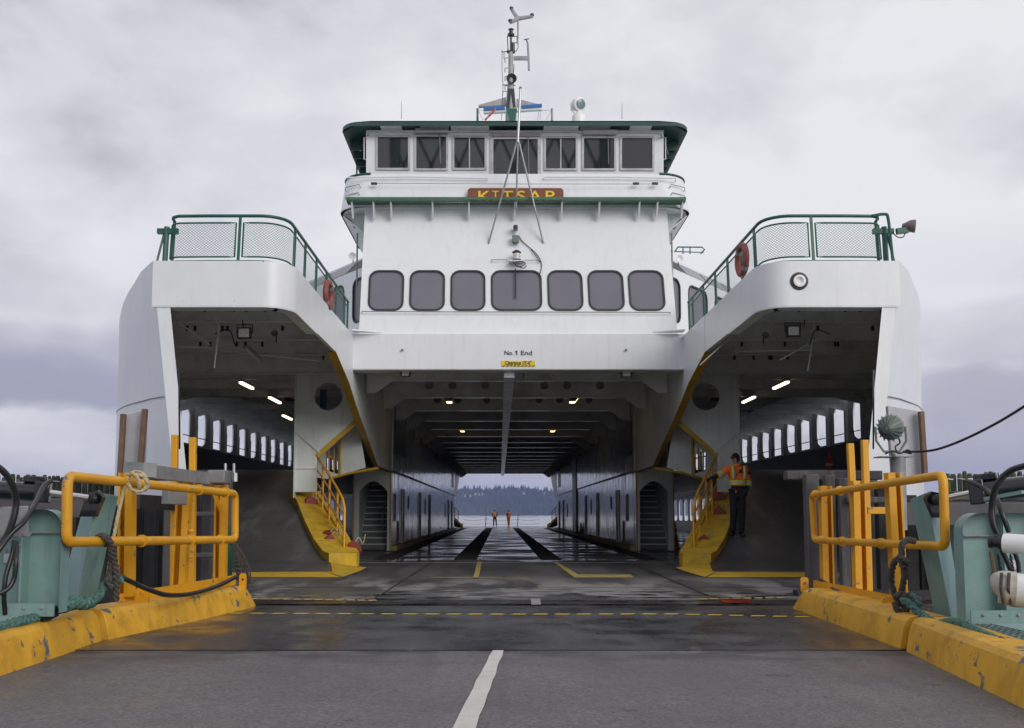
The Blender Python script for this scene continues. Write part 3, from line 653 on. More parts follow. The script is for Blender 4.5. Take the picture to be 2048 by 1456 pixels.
    hr = part('ramp_handrail', MB().tube([base[0], (base[0][0], base[0][1], base[0][2]+.95), (base[0][0]+s*.07, base[0][1]+.12, base[0][2]+1.17)] + [(b[0], b[1], b[2]+1.12) for b in base[1:]] + [(base[-1][0], base[-1][1], base[-1][2])], .034, 8), YEL, ferry, smooth=60)
    for b in base[1:-1]: part('rail_post', MB().tube([b, (b[0], b[1], b[2]+1.11)], .03, 8), YEL, hr)
    for hh in (.42, .78): part('mid_rail', MB().tube([(b[0], b[1], b[2]+hh) for b in base], .022, 8), YEL, hr)
    part('toe_plate', MB().slab([V3(b)+V3((s*-.05, 0, 0)) for b in base], [V3(b)+V3((s*-.05, 0, .10)) for b in base], (-s*.012, 0, 0)), RED if False else YEL, hr)
    # casing wall, stair arch
    YC0, YC1 = 34.2, 2*YM-34.2
    doors = []
    rr_ = random.Random(5+s)
    cw = part('casing_wall', MB().box(S(s, 4.06), S(s, 4.14), YC0, YC1, 0.0, 2.62), CAS, ferry, smooth=0)
    part('upper_casing_wall', MB().box(S(s, 4.02), S(s, 4.14), YC0, YC1, 2.64, ZC), CAS, ferry, smooth=0)
    part('casing_outer_wall', MB().box(S(s, 5.3), S(s, 5.34), YC0+.1, YC1, 0.0, ZC), INC, ferry, smooth=0)
    part('casing_rubbing_strip', MB().box(S(s, 3.99), S(s, 4.02), YC0, YC1, 2.62, 2.66), GAL, ferry)
    part('casing_kerb', MB().box(S(s, 3.86), S(s, 4.058), YC0, YC1, 0.0, .14), YEM, ferry)
    for y, wd, z0, z1, kind in ((35.6, .5, .95, 1.9, 'p'), (36.8, .35, .2, .95, 'r'), (38.4, .6, .18, 2.05, 'd'), (41.0, .3, 1.4, 1.9, 'p'), (46.5, .6, .18, 2.1, 'd'), (50, .4, 1.2, 1.9, 'p'), (53, .6, .18, 2.1, 'd'), (68, .5, 1.0, 1.9, 'p'), (72, .9, .18, 2.1, 'd'), (77, .9, .18, 2.1, 'd')):
        y += .6*s
        mm = {'d': INC, 'p': GAL, 'r': RED, 'v': BLK}[kind]
        d = part('casing_door' if kind == 'd' else 'wall_locker', MB().box(S(s, 4.035), S(s, 4.062), y, y+wd, z0, z1), BLK if kind == 'd' else mm, ferry, bevel=.01)
        if kind == 'd':
            part('door_frame', MB().box(S(s, 4.01), S(s, 4.055), y-.06, y, z0-.05, z1+.06).box(S(s, 4.01), S(s, 4.055), y+wd, y+wd+.06, z0-.05, z1+.06).box(S(s, 4.01), S(s, 4.055), y, y+wd, z1, z1+.06), IN, d)
    # raised black slabs, the shade of wall openings put into their colour
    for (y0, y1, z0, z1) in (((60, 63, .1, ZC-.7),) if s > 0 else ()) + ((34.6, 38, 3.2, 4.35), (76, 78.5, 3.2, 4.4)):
        part('recess_shade_slab', MB().box(S(s, 3.985), S(s, 4.03), y0, y1, z0, z1), BLK, ferry, bevel=.02)
    # stair arch facing the bow
    xa, xb = 4.19, 5.12
    arch = [(xa, .0), (xb, 0), (xb, 1.95)]+[(lerp(xb, xa, i/10)+0, 1.95+.34*math.sin(math.pi*i/10)) for i in range(1, 10)]+[(xa, 1.95)]
    plate('stair_casing_front', [(4.06, .0), (xa-.001, .0), (xa-.001, 1.95)]+[(lerp(xa, xb, i/10), 1.95+.34*math.sin(math.pi*i/10)) for i in range(1, 10)]+[(xb+.001, 1.95), (xb+.001, 0), (5.34, 0), (5.34, 2.75), (4.06, 2.75)], [], .08, (CX, YC0-.05, 0), (s, 0, 0), (0, 0, 1), IN, ferry)
    for xx in (4.09, 5.31): part('yellow_corner_strip', MB().box(S(s, xx-.025), S(s, xx+.025), YC0-.11, YC0-.095, .0, 2.6), YEF, ferry)
    part('stair_inner_wall', MB().box(S(s, 4.16), S(s, 4.19), YC0, YC0+4.2, 0, 4.5).box(S(s, 5.12), S(s, 5.15), YC0, YC0+4.2, 0, 4.5), IN, ferry)
    for i in range(13):
        st_ = part('stair_step', MB().box(S(s, 4.19), S(s, 5.12), YC0+.15+i*.25, YC0+.45+i*.25, .02+i*.205, .20+i*.205), STR, ferry)
        part('step_nosing', MB().box(S(s, 4.19), S(s, 5.12), YC0+.13+i*.25, YC0+.16+i*.25, .178+i*.205, .220+i*.205), FLG0, st_)
    part('stair_handrail', MB().tube([(S(s, 4.38), YC0+.2, .95), (S(s, 4.38), YC0+3, 3.3)], .022, 6), GAL, ferry)
# car deck
dk = [(13.9, 5.45), (17.4, 6.1)]+[(y, hbm(y)-.15) for y in (19, 21, 23, 25, 27, 30, 33, 36)]
dk = dk+[(2*YM-y, a) for y, a in reversed(dk)]
mb = MB(); top = [(S(-1, a), y, 0.0) for y, a in dk]+[(S(1, a), y, 0.0) for y, a in reversed(dk)]
part('car_deck', MB().prism(top, (0, 0, -.35)), DCK, ferry, smooth=0)
# dark bow lip face and seams on the deck
part('deck_seam', MB().box(S(-1, 4.2), S(1, 4.2), 25.55, 25.62, 0.001, .006), GAL, ferry)
part('deck_seam', MB().box(S(-1, 5.6), S(1, 5.6), 17.0, 17.03, 0.001, .005), BLK, ferry)
for x0, x1, yy0, yy1 in ((-1.22, -.62, 27.2, 90), (1.08, 1.62, 27.2, 90)):
    part('grit_lane_strip', MB().box(x0, x1, yy0, yy1, .002, .012), mat('black_grit', (0.012, 0.012, 0.013), 0.85, var=0.3, bump=0.3, bscale=50), ferry)
for s in (-1, 1): part('grit_lane_strip', MB().box(S(s, 3.25), S(s, 3.8), 27.2, 88, .002, .010), MAT['black_grit'], ferry)
def sheet(name, pxs, z, m): return part(name, MB().add([atz(a, b, z) for a, b in pxs], [tuple(range(len(pxs)))]), m, ferry, smooth=0, fix=False)
sheet('painted_lane_line', [(955, 1122), (964, 1122), (957, 1156), (946, 1156)], .008, YEM)
sheet('painted_lane_line', [(1104, 1122), (1112, 1122), (1160, 1151), (1150, 1156)], .008, YEM)
sheet('painted_lane_line', [(1150, 1155), (1150, 1149), (1262, 1149), (1268, 1155)], .0085, YEM)
sheet('painted_lane_line', [(860, 1154.0), (1062, 1156.5), (1062, 1157.5), (860, 1155)], .008, YEM)
for i in range(12):
    x0 = 498+i*19.5; sheet('painted_lip_dash', [(x0+i*2, 1196+i*.3), (x0+16+i*2, 1195.5+i*.3), (x0+20+i*2, 1198+i*.3), (x0+4+i*2, 1198.5+i*.3)], .008, YEM)
for i in range(8):
    x0 = 1400+i*22; sheet('painted_lip_dash', [(x0, 1199-i*.4), (x0+16, 1198.6-i*.4), (x0+13, 1196.5-i*.4), (x0-2, 1196.8-i*.4)], .008, YEM)
sheet('white_stripe_stub', [(1061, 1197), (1080, 1197), (1082, 1209), (1063, 1209)], .008, mat('grubby_white_marking', (0.28, 0.265, 0.25), 0.6, var=0.2, dirt=0.6, dirtcol=(0.08, 0.07, 0.07), dscale=7))
sheet('red_reflection_patch', [(1438, 1197), (1504, 1197), (1500, 1206), (1446, 1206)], .008, mat('painted_red_reflection', (0.28, 0.02, 0.012), 0.2, var=0.5, dirt=1.0, dirtcol=(0.02, 0.012, 0.012), dscale=5))  # thin sheet with a red reflection put into its colour
sheet('deck_joint', [(731, 1207), (736, 1207), (872, 1120), (869, 1120)], .007, BLK)
sheet('deck_joint', [(1412, 1190), (1418, 1190), (1252, 1122), (1249, 1122)], .007, BLK)
FLG = mat('flange_highlight_paint', (0.70, 0.72, 0.73), 0.15, var=.1)  # paler than the ceiling paint: flange highlights put into the colour
# weld seams on the bow plating
for s in (-1, 1):
    A = [(S(s, hx_at(y, 3.4)+.004), y, 3.2+.06*(y-17.4)) for y in ys[:10]]; part('hull_weld_seam', MB().tube(A, .011, 4), GAL, ferry)
# centre lanes ceiling
part('centre_ceiling', MB().box(S(-1, 4.05), S(1, 4.05), 25.0, 90, ZC, ZC+.1), INC, ferry)
ZB = Z_CB+.02
part('centre_beam', MB().box(S(-1, 4.14), S(1, 4.14), 24.9, 25.0, Z_CB, Z_CT), WH, ferry)
part('centre_beam_flange', MB().box(S(-1, 4.05), S(1, 4.05), 24.92, 25.5, Z_CB-.02, Z_CB-.003), IN, ferry)
i = 0; y = 27.1
while y < 90.3:
    d = ZC-(Z_CB-.0)
    holes = [circ(h, ZC-d*.44, .13, 16) for h in (-2.6, -1.9, -.9, .9, 1.6, 2.6)] if i < 3 else []
    plate('centre_deck_beam', [(-4.0, Z_CB-.33), (-3.75, Z_CB-.33), (-3.3, Z_CB), (3.3, Z_CB), (3.75, Z_CB-.33), (4.0, Z_CB-.33), (4.0, ZC-.003), (-4.0, ZC-.003)], holes, .02, (CX, y, 0), (1, 0, 0), (0, 0, 1), INC, ferry)
    part('centre_beam_flange', MB().box(S(-1, 3.3), S(1, 3.3), y-.09, y+.09, Z_CB-.02, Z_CB-.003), FLG, ferry)
    y += 3.93; i += 1
part('ceiling_cable_duct', MB().box(.10, .36, 25.3, 91, Z_CB-.16, Z_CB-.03), mat('aluminium_duct', (0.80, 0.80, 0.83), 0.3, 0.25, var=0.35, vscale=1.6), ferry)
# ---- tower front (leans back), seven cabin windows
TO = V3((CX, 24.99, Z_CT)); TU = V3((1, 0, 0)); TVt = at(1032, 412, 26.0)
TV = V3((0, TVt.y-TO.y, TVt.z-TO.z)); TH = TV.length; TV.normalize(); TN = TU.cross(TV)   # TN faces camera (-Y)
def tp(px, py): return onplane(px, py, TO, TU, TV)
def t3(u, v, d=0.0): return TO+TU*u+TV*v+TN*d
wins = [(737, 808), (819, 890), (901, 971), (982, 1084), (1095, 1166), (1176, 1248), (1257, 1329)]
loops = []
hwT = (tp(1333, 416)[0]-tp(730, 416)[0])/2; hwL = (tp(1353, 664)[0]-tp(716, 664)[0])/2; kT = (1-hwT/hwL)/TH; ucT = (tp(1333, 416)[0]+tp(730, 416)[0])/2
TAP = lambda P: [(u*(1-kT*(v-(l0 if False else 0.0)))+ucT*v/TH, v) for u, v in P]
for a, b in wins:
    u0, v1 = tp((a+b)/2-(b-a)/2+1, 541); u1, _ = tp(b, 541); _, v0 = tp(a, 622)
    uc = (tp(a, 581)[0]+tp(b, 581)[0])/2; hw = (tp(b, 581)[0]-tp(a, 581)[0])/2; vm = tp(a, 581)[1]; ks = 1-kT*vm; uc = (uc-ucT*vm/TH)/ks; hw /= ks
    loops.append((uc-hw, uc+hw, v0, v1))
plate('tower_front', TAP([(-hwL, 0), (hwL, 0), (hwL, TH), (-hwL, TH)]), [TAP(rrect(*l, .24)) for l in loops], .10, t3(0, 0, -.05), TU, TV, WH, ferry)
for l in loops:
    g = TAP(rrect(l[0], l[1], l[2], l[3], .24)); gi = TAP(rrect(l[0]+.045, l[1]-.045, l[2]+.045, l[3]-.045, .2))
    fr = plate('cabin_window', g, [gi], .05, t3(0, 0, -.0), TU, TV, GAS, ferry)
    plate('window_pane', TAP(rrect(l[0]+.02, l[1]-.02, l[2]+.02, l[3]-.02, .22)), [], .012, t3(0, 0, -.015), TU, TV, GLS, fr)
for s in (-1, 1):
    part('tower_side', MB().prism([t3(s*hwL, 0, -.1), t3(s*hwT+ucT, TH, -.1), t3(s*hwT+ucT, TH, -.1)+V3((0, 7, 0)), t3(s*hwL, 0, -.1)+V3((0, 8, 0))], (-s*.06, 0, 0)), WH, ferry)
def tpipe(name, pts, r, m=GAL, d=.09, parent=ferry):
    P = [t3(*tp(a, b), d) for a, b in pts]; P = [t3(*tp(*pts[0]), 0)]+P+[t3(*tp(*pts[-1]), 0)]
    return part(name, MB().tube(P, r, 6), m, parent)
tpipe('window_grab_rail', [(724, 626), (900, 627), (1340, 628)], .012)
tpipe('grab_bar', [(983, 523), (1014, 523)], .010); tpipe('grab_bar', [(1048, 524), (1080, 524)], .010)
wp = part('window_wiper', MB().bar(t3(*tp(1031, 540), .05), t3(*tp(1031, 598), .05), .035, .02, TN), GAS, ferry)
part('wiper_motor', MB().box(-.12, .12, 0, .06, 0, .07), GAS, ferry) if False else None
# camera, box, masthead lantern on the tower front
p = t3(*tp(1031, 462), .12); cm = part('watch_camera', MB().box(p.x-.06, p.x+.06, p.y-.14, p.y+.05, p.z-.05, p.z+.06), GAL, ferry, bevel=.01)
part('camera_lens', MB().lathe((p.x, p.y-.14, p.z), (0, -1, 0), [(.045, 0), (.045, .04), (.03, .045)], 12), GAS, cm)
part('camera_bracket', MB().bar((p.x, p.y, p.z-.05), t3(*tp(1031, 474)), .05, .02), WHT, cm)
p = t3(*tp(1031, 482), .12); part('junction_box', MB().box(p.x-.09, p.x+.09, p.y-.08, p.y+.06, p.z-.11, p.z+.07), LMG, ferry, bevel=.01)
p = t3(*tp(1033, 512), .22); ml = part('masthead_lantern', MB().lathe((p.x, p.y, p.z-.24), (0, 0, 1), [(.11, 0), (.12, .03), (.085, .04), (.085, .2), (.12, .21), (.10, .24), (.03, .28)], 14), MSD, ferry)
part('lantern_lens', MB().lathe((p.x, p.y, p.z-.20), (0, 0, 1), [(.092, 0), (.092, .15)], 14), LNS, ml)
part('lantern_shelf', MB().box(p.x-.2, p.x+.2, p.y-.12, p.y+.3, p.z-.27, p.z-.245), WHT, ml)
part('cable_tangle', MB().tube(smoothpath([p+V3(q) for q in ((-.1, -.1, -.3), (.05, -.12, -.42), (.22, -.1, -.34), (.1, -.1, -.28), (-.05, -.1, -.34), (.15, -.1, -.45), (.25, -.08, -.38))]), .012, 5), DRK, ml)
cb_ = smoothpath([t3(*tp(a, b), .03) for a, b in ((1037, 472), (1045, 484), (1060, 497), (1072, 508), (1081, 522), (1083, 535), (1079, 552))])
part('hanging_cable', MB().tube(cb_, .011, 5), DRK, ferry)
cb_ = smoothpath([t3(*tp(a, b), .05) for a, b in ((1062, 500), (1070, 512), (1080, 527))]); part('hanging_cable', MB().tube(cb_, .010, 5), DRK, ferry)
# lettering on the centre beam
Y_ = 24.885
def bp(px, py): return at(px, py, Y_)
c0 = bp(1036, 705.5); hgt = (bp(1036, 701).z-bp(1036, 710).z)
z0_, z1_ = bp(1036, 709.8).z, bp(1036, 701.2).z
for bd_, xa_, xb_ in (('No.', 1009, 1026.5), ('End', 1042, 1064)):
    o_ = text('lettering', bd_, (z1_-z0_)*1.40, (bp((xa_+xb_)/2, 705).x, Y_, c0.z), (1, 0, 0), (0, 0, 1), LTB, ferry, xs=1.0)
    xs_v = [v.co.x for v in o_.data.vertices]; zs_v = [v.co.z for v in o_.data.vertices]; k_ = (bp(xb_, 705).x-bp(xa_, 705).x)/(max(xs_v)-min(xs_v)); kz_ = (z1_-z0_)/(max(zs_v)-min(zs_v))
    o_.data.transform(Matrix.Diagonal((k_, 1, kz_, 1))); o_.location.z = z0_-WP[ferry].z-min(zs_v)*kz_
x_ = bp(1033, 705).x; part('lettering', MB().box(x_-.004, x_+.018, Y_-.004, Y_, z0_, z1_).prism([(x_-.004, Y_-.004, z1_), (x_-.004, Y_-.004, z1_-.026), (x_-.038, Y_-.004, z1_-.046), (x_-.038, Y_-.004, z1_-.026)], (0, .004, 0)), LTB, ferry)
a_, b_ = bp(1003, 721.5), bp(1070, 733)
sg = part('clearance_sign', MB().box(a_.x, b_.x, Y_, Y_+.012, b_.z, a_.z), SGY, ferry)
text('lettering', "Clearance 15'-6\"", .135, ((a_.x+b_.x)/2, Y_-.006, lerp(b_.z, a_.z, .60)), (1, 0, 0), (0, 0, 1), LTB, sg, xs=(b_.x-a_.x)*.95/(.135*8.1), bold=.0015)
mb = MB(); n = 9
for i in range(n):
    x0 = lerp(a_.x, b_.x, (i+.1)/n); wq = (b_.x-a_.x)/n*.45; mb.add([(x0, Y_-.004, b_.z+.002), (x0+wq, Y_-.004, b_.z+.002), (x0+wq+.05, Y_-.004, b_.z+.034), (x0+.05, Y_-.004, b_.z+.034)], [(0, 1, 2, 3)])
part('hazard_stripes', mb, LTB, sg, smooth=0)
for q in (805, 1252): 
    p = bp(q, 700); part('small_eye_bolt', MB().lathe((p.x, Y_, p.z), (0, -1, 0), [(.03, 0), (.03, .05), (.015, .06)], 8), GAL, ferry)
# little drip shelves at arm roots
for s in (-1, 1):
    z = Z_CT+.03; part('corner_shelf', MB().prism([(S(s, 4.04), 24.9, z), (S(s, 3.3), 24.9, z), (S(s, 4.04), 24.55, z)], (0, 0, .03)), WH, ferry)
# ---- cabin to each side behind the arms
for s in (-1, 1):
    P0 = V3((S(s, hwT-.1), 26.7, 0)); P1 = V3((S(s, 8.6), 33.5, 0)); U = (P1-P0).normalized() if s > 0 else (P1-P0).normalized()
    O = V3((P0.x, P0.y, Z_TOP)); Lc = (P1-P0).length
    h1 = at(700, 527, 26.7).z-Z_TOP
    wl = [(.35, 1.10), (1.6, 2.9), (3.4, 4.7), (5.2, 6.5)]
    zw0, zw1 = at(700, 640, 26.9).z-Z_TOP, at(700, 549, 26.9).z-Z_TOP
    plate('cabin_wall', [(0, -.1), (Lc, -.1), (Lc, h1), (0, h1)], [rrect(a, b, zw0, zw1, .26) for a, b in wl], .08, O, U, (0, 0, 1), WH, ferry)
    for a, b in wl:
        fr = plate('side_cabin_window', rrect(a, b, zw0, zw1, .26), [rrect(a+.045, b-.045, zw0+.045, zw1-.045, .22)], .11, O, U, (0, 0, 1), GAS, ferry)
        plate('window_pane', rrect(a+.02, b-.02, zw0+.02, zw1-.02, .24), [], .012, O, U, (0, 0, 1), GLS, fr)
    # sloped glass strip and roof
    nrm = V3((U.y, -U.x, 0)) if s > 0 else V3((-U.y, U.x, 0))
    if nrm.y > 0: nrm = -nrm
    q0, q1 = O+V3((0, 0, h1)), O+U*Lc+V3((0, 0, h1))
    r0, r1 = q0-nrm*.35+V3((0, 0, .42)), q1-nrm*.35+V3((0, 0, .42))
    sk = part('cabin_roof', MB().prism([q0, q1, r1, r0], -nrm*.3).prism([r0, r1, r1-nrm*6, r0-nrm*6], (0, 0, .05)), WH, ferry)
    for i in range(5):
        a, b = .05+i*1.55, 1.5+i*1.55
        f = lambda u, k: q0+U*u+(r0-q0)*k+nrm*.02
        part('skylight_pane', MB().prism([f(a, .08), f(b, .08), f(b-.05, .92), f(a-.05, .92)], nrm*.01), GLS if i else GRD, sk)
    # small deck rail on cabin roof
    if s > 0:
        rp = [at(1349, 504, 28.6), at(1356, 494, 28.6), at(1404, 494.5, 29.6), at(1409, 499, 29.6), at(1402, 507, 29.4)]
        rr = part('roof_rail', MB().tube(rp, .022, 6), GRN, ferry)
        rp = [at(1352, 503, 28.6), at(1407, 505, 29.6)]; part('mid_rail', MB().tube(rp, .016, 6), GRN, rr)
        for q in (1380, 1366): part('rail_post', MB().tube([at(q, 494, 29), at(q, 508, 29)], .018, 6), GRN, rr)
# ---- bridge front band, wheelhouse
YB = 25.75
CU = at(1030.5, 400, YB).x
bz0, bz1 = at(700, 413.5, YB).z, at(700, 350, YB).z
bl, br = at(672, 425, YB).x-CU, at(1388, 425, YB).x-CU
CXs = CX; CX = CU
hwB = (br-bl)/2
rcor = .75
def bandpath(hw, Yf, Yr):
    P = [(-hw, Yr)]
    for i in range(9): t = R(90*i/8); P.append((-hw+rcor*(1-math.cos(t)), Yf+rcor*(1-math.sin(t))))
    return P+[(-a, b) for a, b in reversed(P)]
zu = at(700, 412, YB).z
zc = at(700, 347, YB+.15).z
P0_, P1_ = bandpath(hwB, YB, YB+4.2), bandpath(hwB-.10, YB+.18, YB+4.2)
A = [(CX+a, y, bz0) for a, y in P0_]; B = [(CX+a, y, zc) for a, y in P1_]
mb = MB().ribbon(A, B)
Ai = [(CX+a*.985, y+.05, bz0) for a, y in P0_]; Bi = [(CX+a*.985, y+.05, zc) for a, y in P1_]; mb.ribbon(Ai, Bi); mb.ribbon(B, Bi); mb.ribbon(A, Ai)
part('bridge_bulwark', mb, WH, ferry, smooth=50)
def cornoff(d): e_ = max(0, d-(hwB-rcor)); return rcor-math.sqrt(max(0, rcor**2-e_**2))
# underside of bridge wings
mb = MB().prism([(p[0], p[1], bz0) for p in A], (0, 0, .05)); part('bridge_wing_floor', mb, IN, ferry)
for s in (-1, 1):
    ce = [p for p in B if (p[0]-CX)*s > hwB*.80]
    part('bridge_wing_cap', MB().tube(ce, .035, 8), GRD, ferry, smooth=60)
    # raking support brackets beneath the wing
    for y in (YB+.7, YB+1.8, YB+3.0):
        zt_ = bz0-.003; part('wing_bracket', MB().prism([(S(s, hwT-.05), y, zt_), (S(s, hwB-.12), y, zt_), (S(s, hwB-.3), y, zt_-.18), (S(s, hwT-.05), y, zt_-.75)], (0, .04, 0)), IN, ferry)
    part('wing_soffit', MB().slab([(S(s, hwB-.08), YB+.55, bz0-.06), (S(s, hwB-.08), YB+4.2, bz0-.06)], [(S(s, hwT+.0), YB+.55, bz0-.55), (S(s, hwT+.0), YB+4.2, bz0-.55)], (0, 0, -.03)), IN, ferry)
    part('wing_prop', MB().tube([(S(s, hwB-.35), YB+1.4, bz0-.3), (S(s, hwB-.35), YB+1.4, bz0-1.75)], .025, 6), GAL, ferry)
    q = at(713.5 if s < 0 else 1344, 449.5 if s < 0 else 451.5, YB+.8)
    fl = part('wing_floodlight', MB().lathe((q.x, q.y, q.z), (0, -1, -.15), [(.03, -.12), (.09, -.08), (.105, 0), (.105, .05), (.085, .055)], 16), GAS, ferry)
    part('lamp_lens', MB().lathe((q.x, q.y-.045, q.z-.008), (0, -1, -.15), [(.082, 0), (.06, .018), (.0, .026)], 14), LNS, fl)
    part('lamp_stem', MB().tube([q+V3((0, .1, 0)), q+V3((-s*.06, .2, .1)), q+V3((-s*.06, .2, .35))], .015, 6), DRK, fl)
    for k in (0, 1):
        a = [at(*c_, YB+.12) for c_ in (((688, 374), (689, 370.5), (719, 370), (721, 375)) if k == 0 else ((688, 391), (690, 387), (717, 386), (719, 391)))]
        a = [V3((CX+s*(CX-p.x), YB+cornoff(abs(CX-p.x))+.10, p.z)) for p in a]; b = [V3((p.x, p.y+.14, p.z)) for p in (a[0], a[-1])]
        part('climbing_rung', MB().tube([b[0]]+[V3((p.x, p.y-.05, p.z)) for p in a]+[b[1]], .010, 5), GAL, ferry)
    pp = [(695, 355), (820, 353.5), (975, 357)] if s < 0 else [(1088, 354), (1230, 354), (1352, 357)]
    A_ = [at(a, b, YB+.06) for a, b in pp]
    part('wash_rail', MB().tube([A_[0]+V3((0, .15, -.03))]+A_+[A_[-1]+V3((0, .15, -.03))], .018, 6), WH, ferry)
part('stay_wire', MB().tube([at(745, 366.5, YB-.02), at(1030, 368, YB-.04), at(1312, 368, YB-.02)], .008, 5), GAL, ferry)
for q in (748, 1272, 1310):
    p = at(q, 367, YB-.02); part('wire_shackle', MB().box(p.x-.08, p.x+.08, p.y-.02, p.y+.03, p.z-.03, p.z+.03), MSD, ferry, bevel=.008)
# name board
nb0, nb1 = at(935, 376, YB-.06), at(1127, 401, YB-.06); cx_ = .06
bd = part('name_board', MB().prism([(nb0.x+cx_, YB-.06, nb0.z), (nb1.x-cx_, YB-.06, nb0.z), (nb1.x, YB-.06, nb0.z-cx_), (nb1.x, YB-.06, nb1.z), (nb0.x, YB-.06, nb1.z), (nb0.x, YB-.06, nb0.z-cx_)], (0, .04, 0)), SGB, ferry)
lz = at(1030, 380, YB-.07).z; lh = lz-at(1030, 400.5, YB-.07).z
xs_ = [961, 985, 1015, 1042, 1072, 1101]
topz = None
for ch, qx in zip('KITSAP', [967, 991, 1015, 1042, 1070, 1099]):
    p = at(qx, 390, YB-.07)
    if ch == 'I':
        wI, tI = .085, .034; x = p.x; z1_ = topz; z0_ = topz-lh
        part('lettering', MB().box(x-tI/2, x+tI/2, YB-.075, YB-.06, z0_+.028, z1_-.028).box(x-wI, x+wI, YB-.075, YB-.06, z1_-.028, z1_).box(x-wI, x+wI, YB-.075, YB-.06, z0_, z0_+.028), SGY, bd)
    else:
        o_ = text('lettering', ch, lh*1.40, (p.x, YB-.066, lz-lh/2-.035), (1, 0, 0), (0, 0, 1), SGY, bd, xs=1.38 if ch != 'T' else 1.3, bold=.003, ext=.006)
        if topz is None: topz = WP[o_].z+max(v.co.z for v in o_.data.vertices)
# grating ledge and brackets
g0, g1 = at(692, 397, YB-.32), at(1372, 397, YB-.32); gz = g0.z
led = part('front_walkway', MB().bar((g0.x, YB-.32, gz), (g1.x, YB-.32, gz), .03, .07), GRG, ferry)
gx0, gx1 = g0.x, g1.x; zr_ = gz-.045
nb = 230
mb = MB()
for i in range(nb+1):
    x = lerp(gx0+.02, gx1-.02, i/nb); mb.box(x-.011, x+.011, YB-.31, YB+.03, zr_-.03, zr_+.03)
mb.box(gx0+.02, gx1-.02, YB-.25, YB-.24, zr_-.018, zr_+.018).box(gx0+.02, gx1-.02, YB-.05, YB-.04, zr_-.018, zr_+.018)
part('grating_bars', mb, GRG, led, kind='stuff', smooth=0)
for q in (704, 747, 782, 865, 938, 1030, 1124, 1199, 1279, 1315, 1365):
    x = at(q, 405, YB-.2).x
    part('ledge_bracket', MB().prism([(x-.02, YB-.30, gz-.04), (x-.02, YB+.05, gz-.04), (x-.02, YB+.05, gz-.42), (x-.02, YB-.02, gz-.42), (x-.02, YB-.24, gz-.11)], (.04, 0, 0)), WH, ferry)
# wheelhouse front
YW_ = 26.35
wz0, wz1 = at(700, 352, YW_).z, at(700, 262, YW_).z
WO = V3((CX, YW_, wz0)); WU = V3((1, 0, 0)); WV = V3((0, -.10, 1)).normalized()
def wp_(px, py): return onplane(px, py, WO, WU, WV)
hwW = (wp_(1328, 300)[0]-wp_(733, 300)[0])/2
HW = wp_(1030, 260)[1]
ww = [(755, 817, 274, 337), (832, 893, 273, 338), (908, 970, 275, 337), (986, 1076, 278, 358), (1091, 1152, 276, 338), (1167, 1229, 276, 338), (1243, 1305, 276, 338)]
WL = []
for a, b, c_, d_ in ww:
    u0, v1 = wp_(a, c_); u1, v0 = wp_(b, d_); WL.append((u0, u1, v0, v1))
def w3(u, v, d=0.0): return WO+WU*u+WV*v+WU.cross(WV)*d
vb = WL[3][2]-.12
plate('wheelhouse_front', [(-hwW, vb), (hwW, vb), (hwW, HW), (-hwW, HW)], [rrect(*l, .015, 1) for l in WL], .10, w3(0, 0, -.05), WU, WV, WH, ferry)
for i, l in enumerate(WL):
    t = .045 if i != 3 else .075
    fr = plate('wheelhouse_window', rrect(l[0]-t, l[1]+t, l[2]-t, l[3]+t, .02, 1), [rrect(l[0]+.01, l[1]-.01, l[2]+.01, l[3]-.01, .015, 1)], .04, w3(0, 0, .015), WU, WV, FRM, ferry)
    plate('window_pane', rrect(*l, .01, 1), [], .01, w3(0, 0, -.03), WU, WV, GLD, fr)
    if i in (2, 4): u = (l[0]+l[1])/2; part('window_mullion', MB().bar(w3(u, l[2], .0), w3(u, l[3], .0), .03, .02, WV.cross(WU)), FRM, fr)
    if i in (1, 3, 5):
        hb0 = part('wiper_housing', MB().prism([w3(l[0]-.02, l[3]+.06, .02), w3(l[1]+.06, l[3]+.06, .02), w3(l[1]+.06, l[3]+.20, .02), w3(l[0]-.02, l[3]+.20, .02)], WU.cross(WV)*.09), FRM, fr, bevel=.01)
        u = lerp(l[0], l[1], .78); part('window_wiper', MB().tube([w3(u, l[3]+.05, .06), w3(u+.02, l[2]+.12, .04)], .012, 5), GAL, fr)
# teal girder reflections are of the ramp towers; inside of wheelhouse: floor, back wall
part('wheelhouse_back_wall', MB().box(CX-hwW, CX+hwW, YW_+3.3, YW_+3.4, wz0-.5, wz1+.1), mat('wheelhouse_interior', (0.05, 0.045, 0.05), .7), ferry)
for s in (-1, 1):
    part('wheelhouse_side', MB().prism([w3(s*hwW, vb, -.02), w3(s*hwW, HW, -.02), w3(s*hwW, HW, -.02)+V3((0, 3.4, 0)), w3(s*hwW, vb, -.02)+V3((0, 3.4, 0))], (-s*.06, 0, 0)), GRD, ferry)
    e0, e1 = w3(s*(hwW+.06), WL[0][2]+.25, -.05), w3(s*(hwW+.06), WL[0][3]-.0, -.05)
    part('door_grab_rail', MB().tube([e0+V3((-s*.06, 0, 0)), e0, e1, e1+V3((-s*.06, 0, 0))], .014, 6), WHT, ferry)
q = at(714, 309, 28.6); bl_ = part('ship_bell', MB().lathe((q.x, q.y, q.z-.1), (0, 0, 1), [(.13, 0), (.10, .05), (.075, .13), (.05, .18), (.01, .2)], 14), BRS, ferry)
part('bell_bracket', MB().bar((q.x, q.y, q.z-.12), (q.x, q.y, q.z-.75), .04, .04), GRD, bl_)
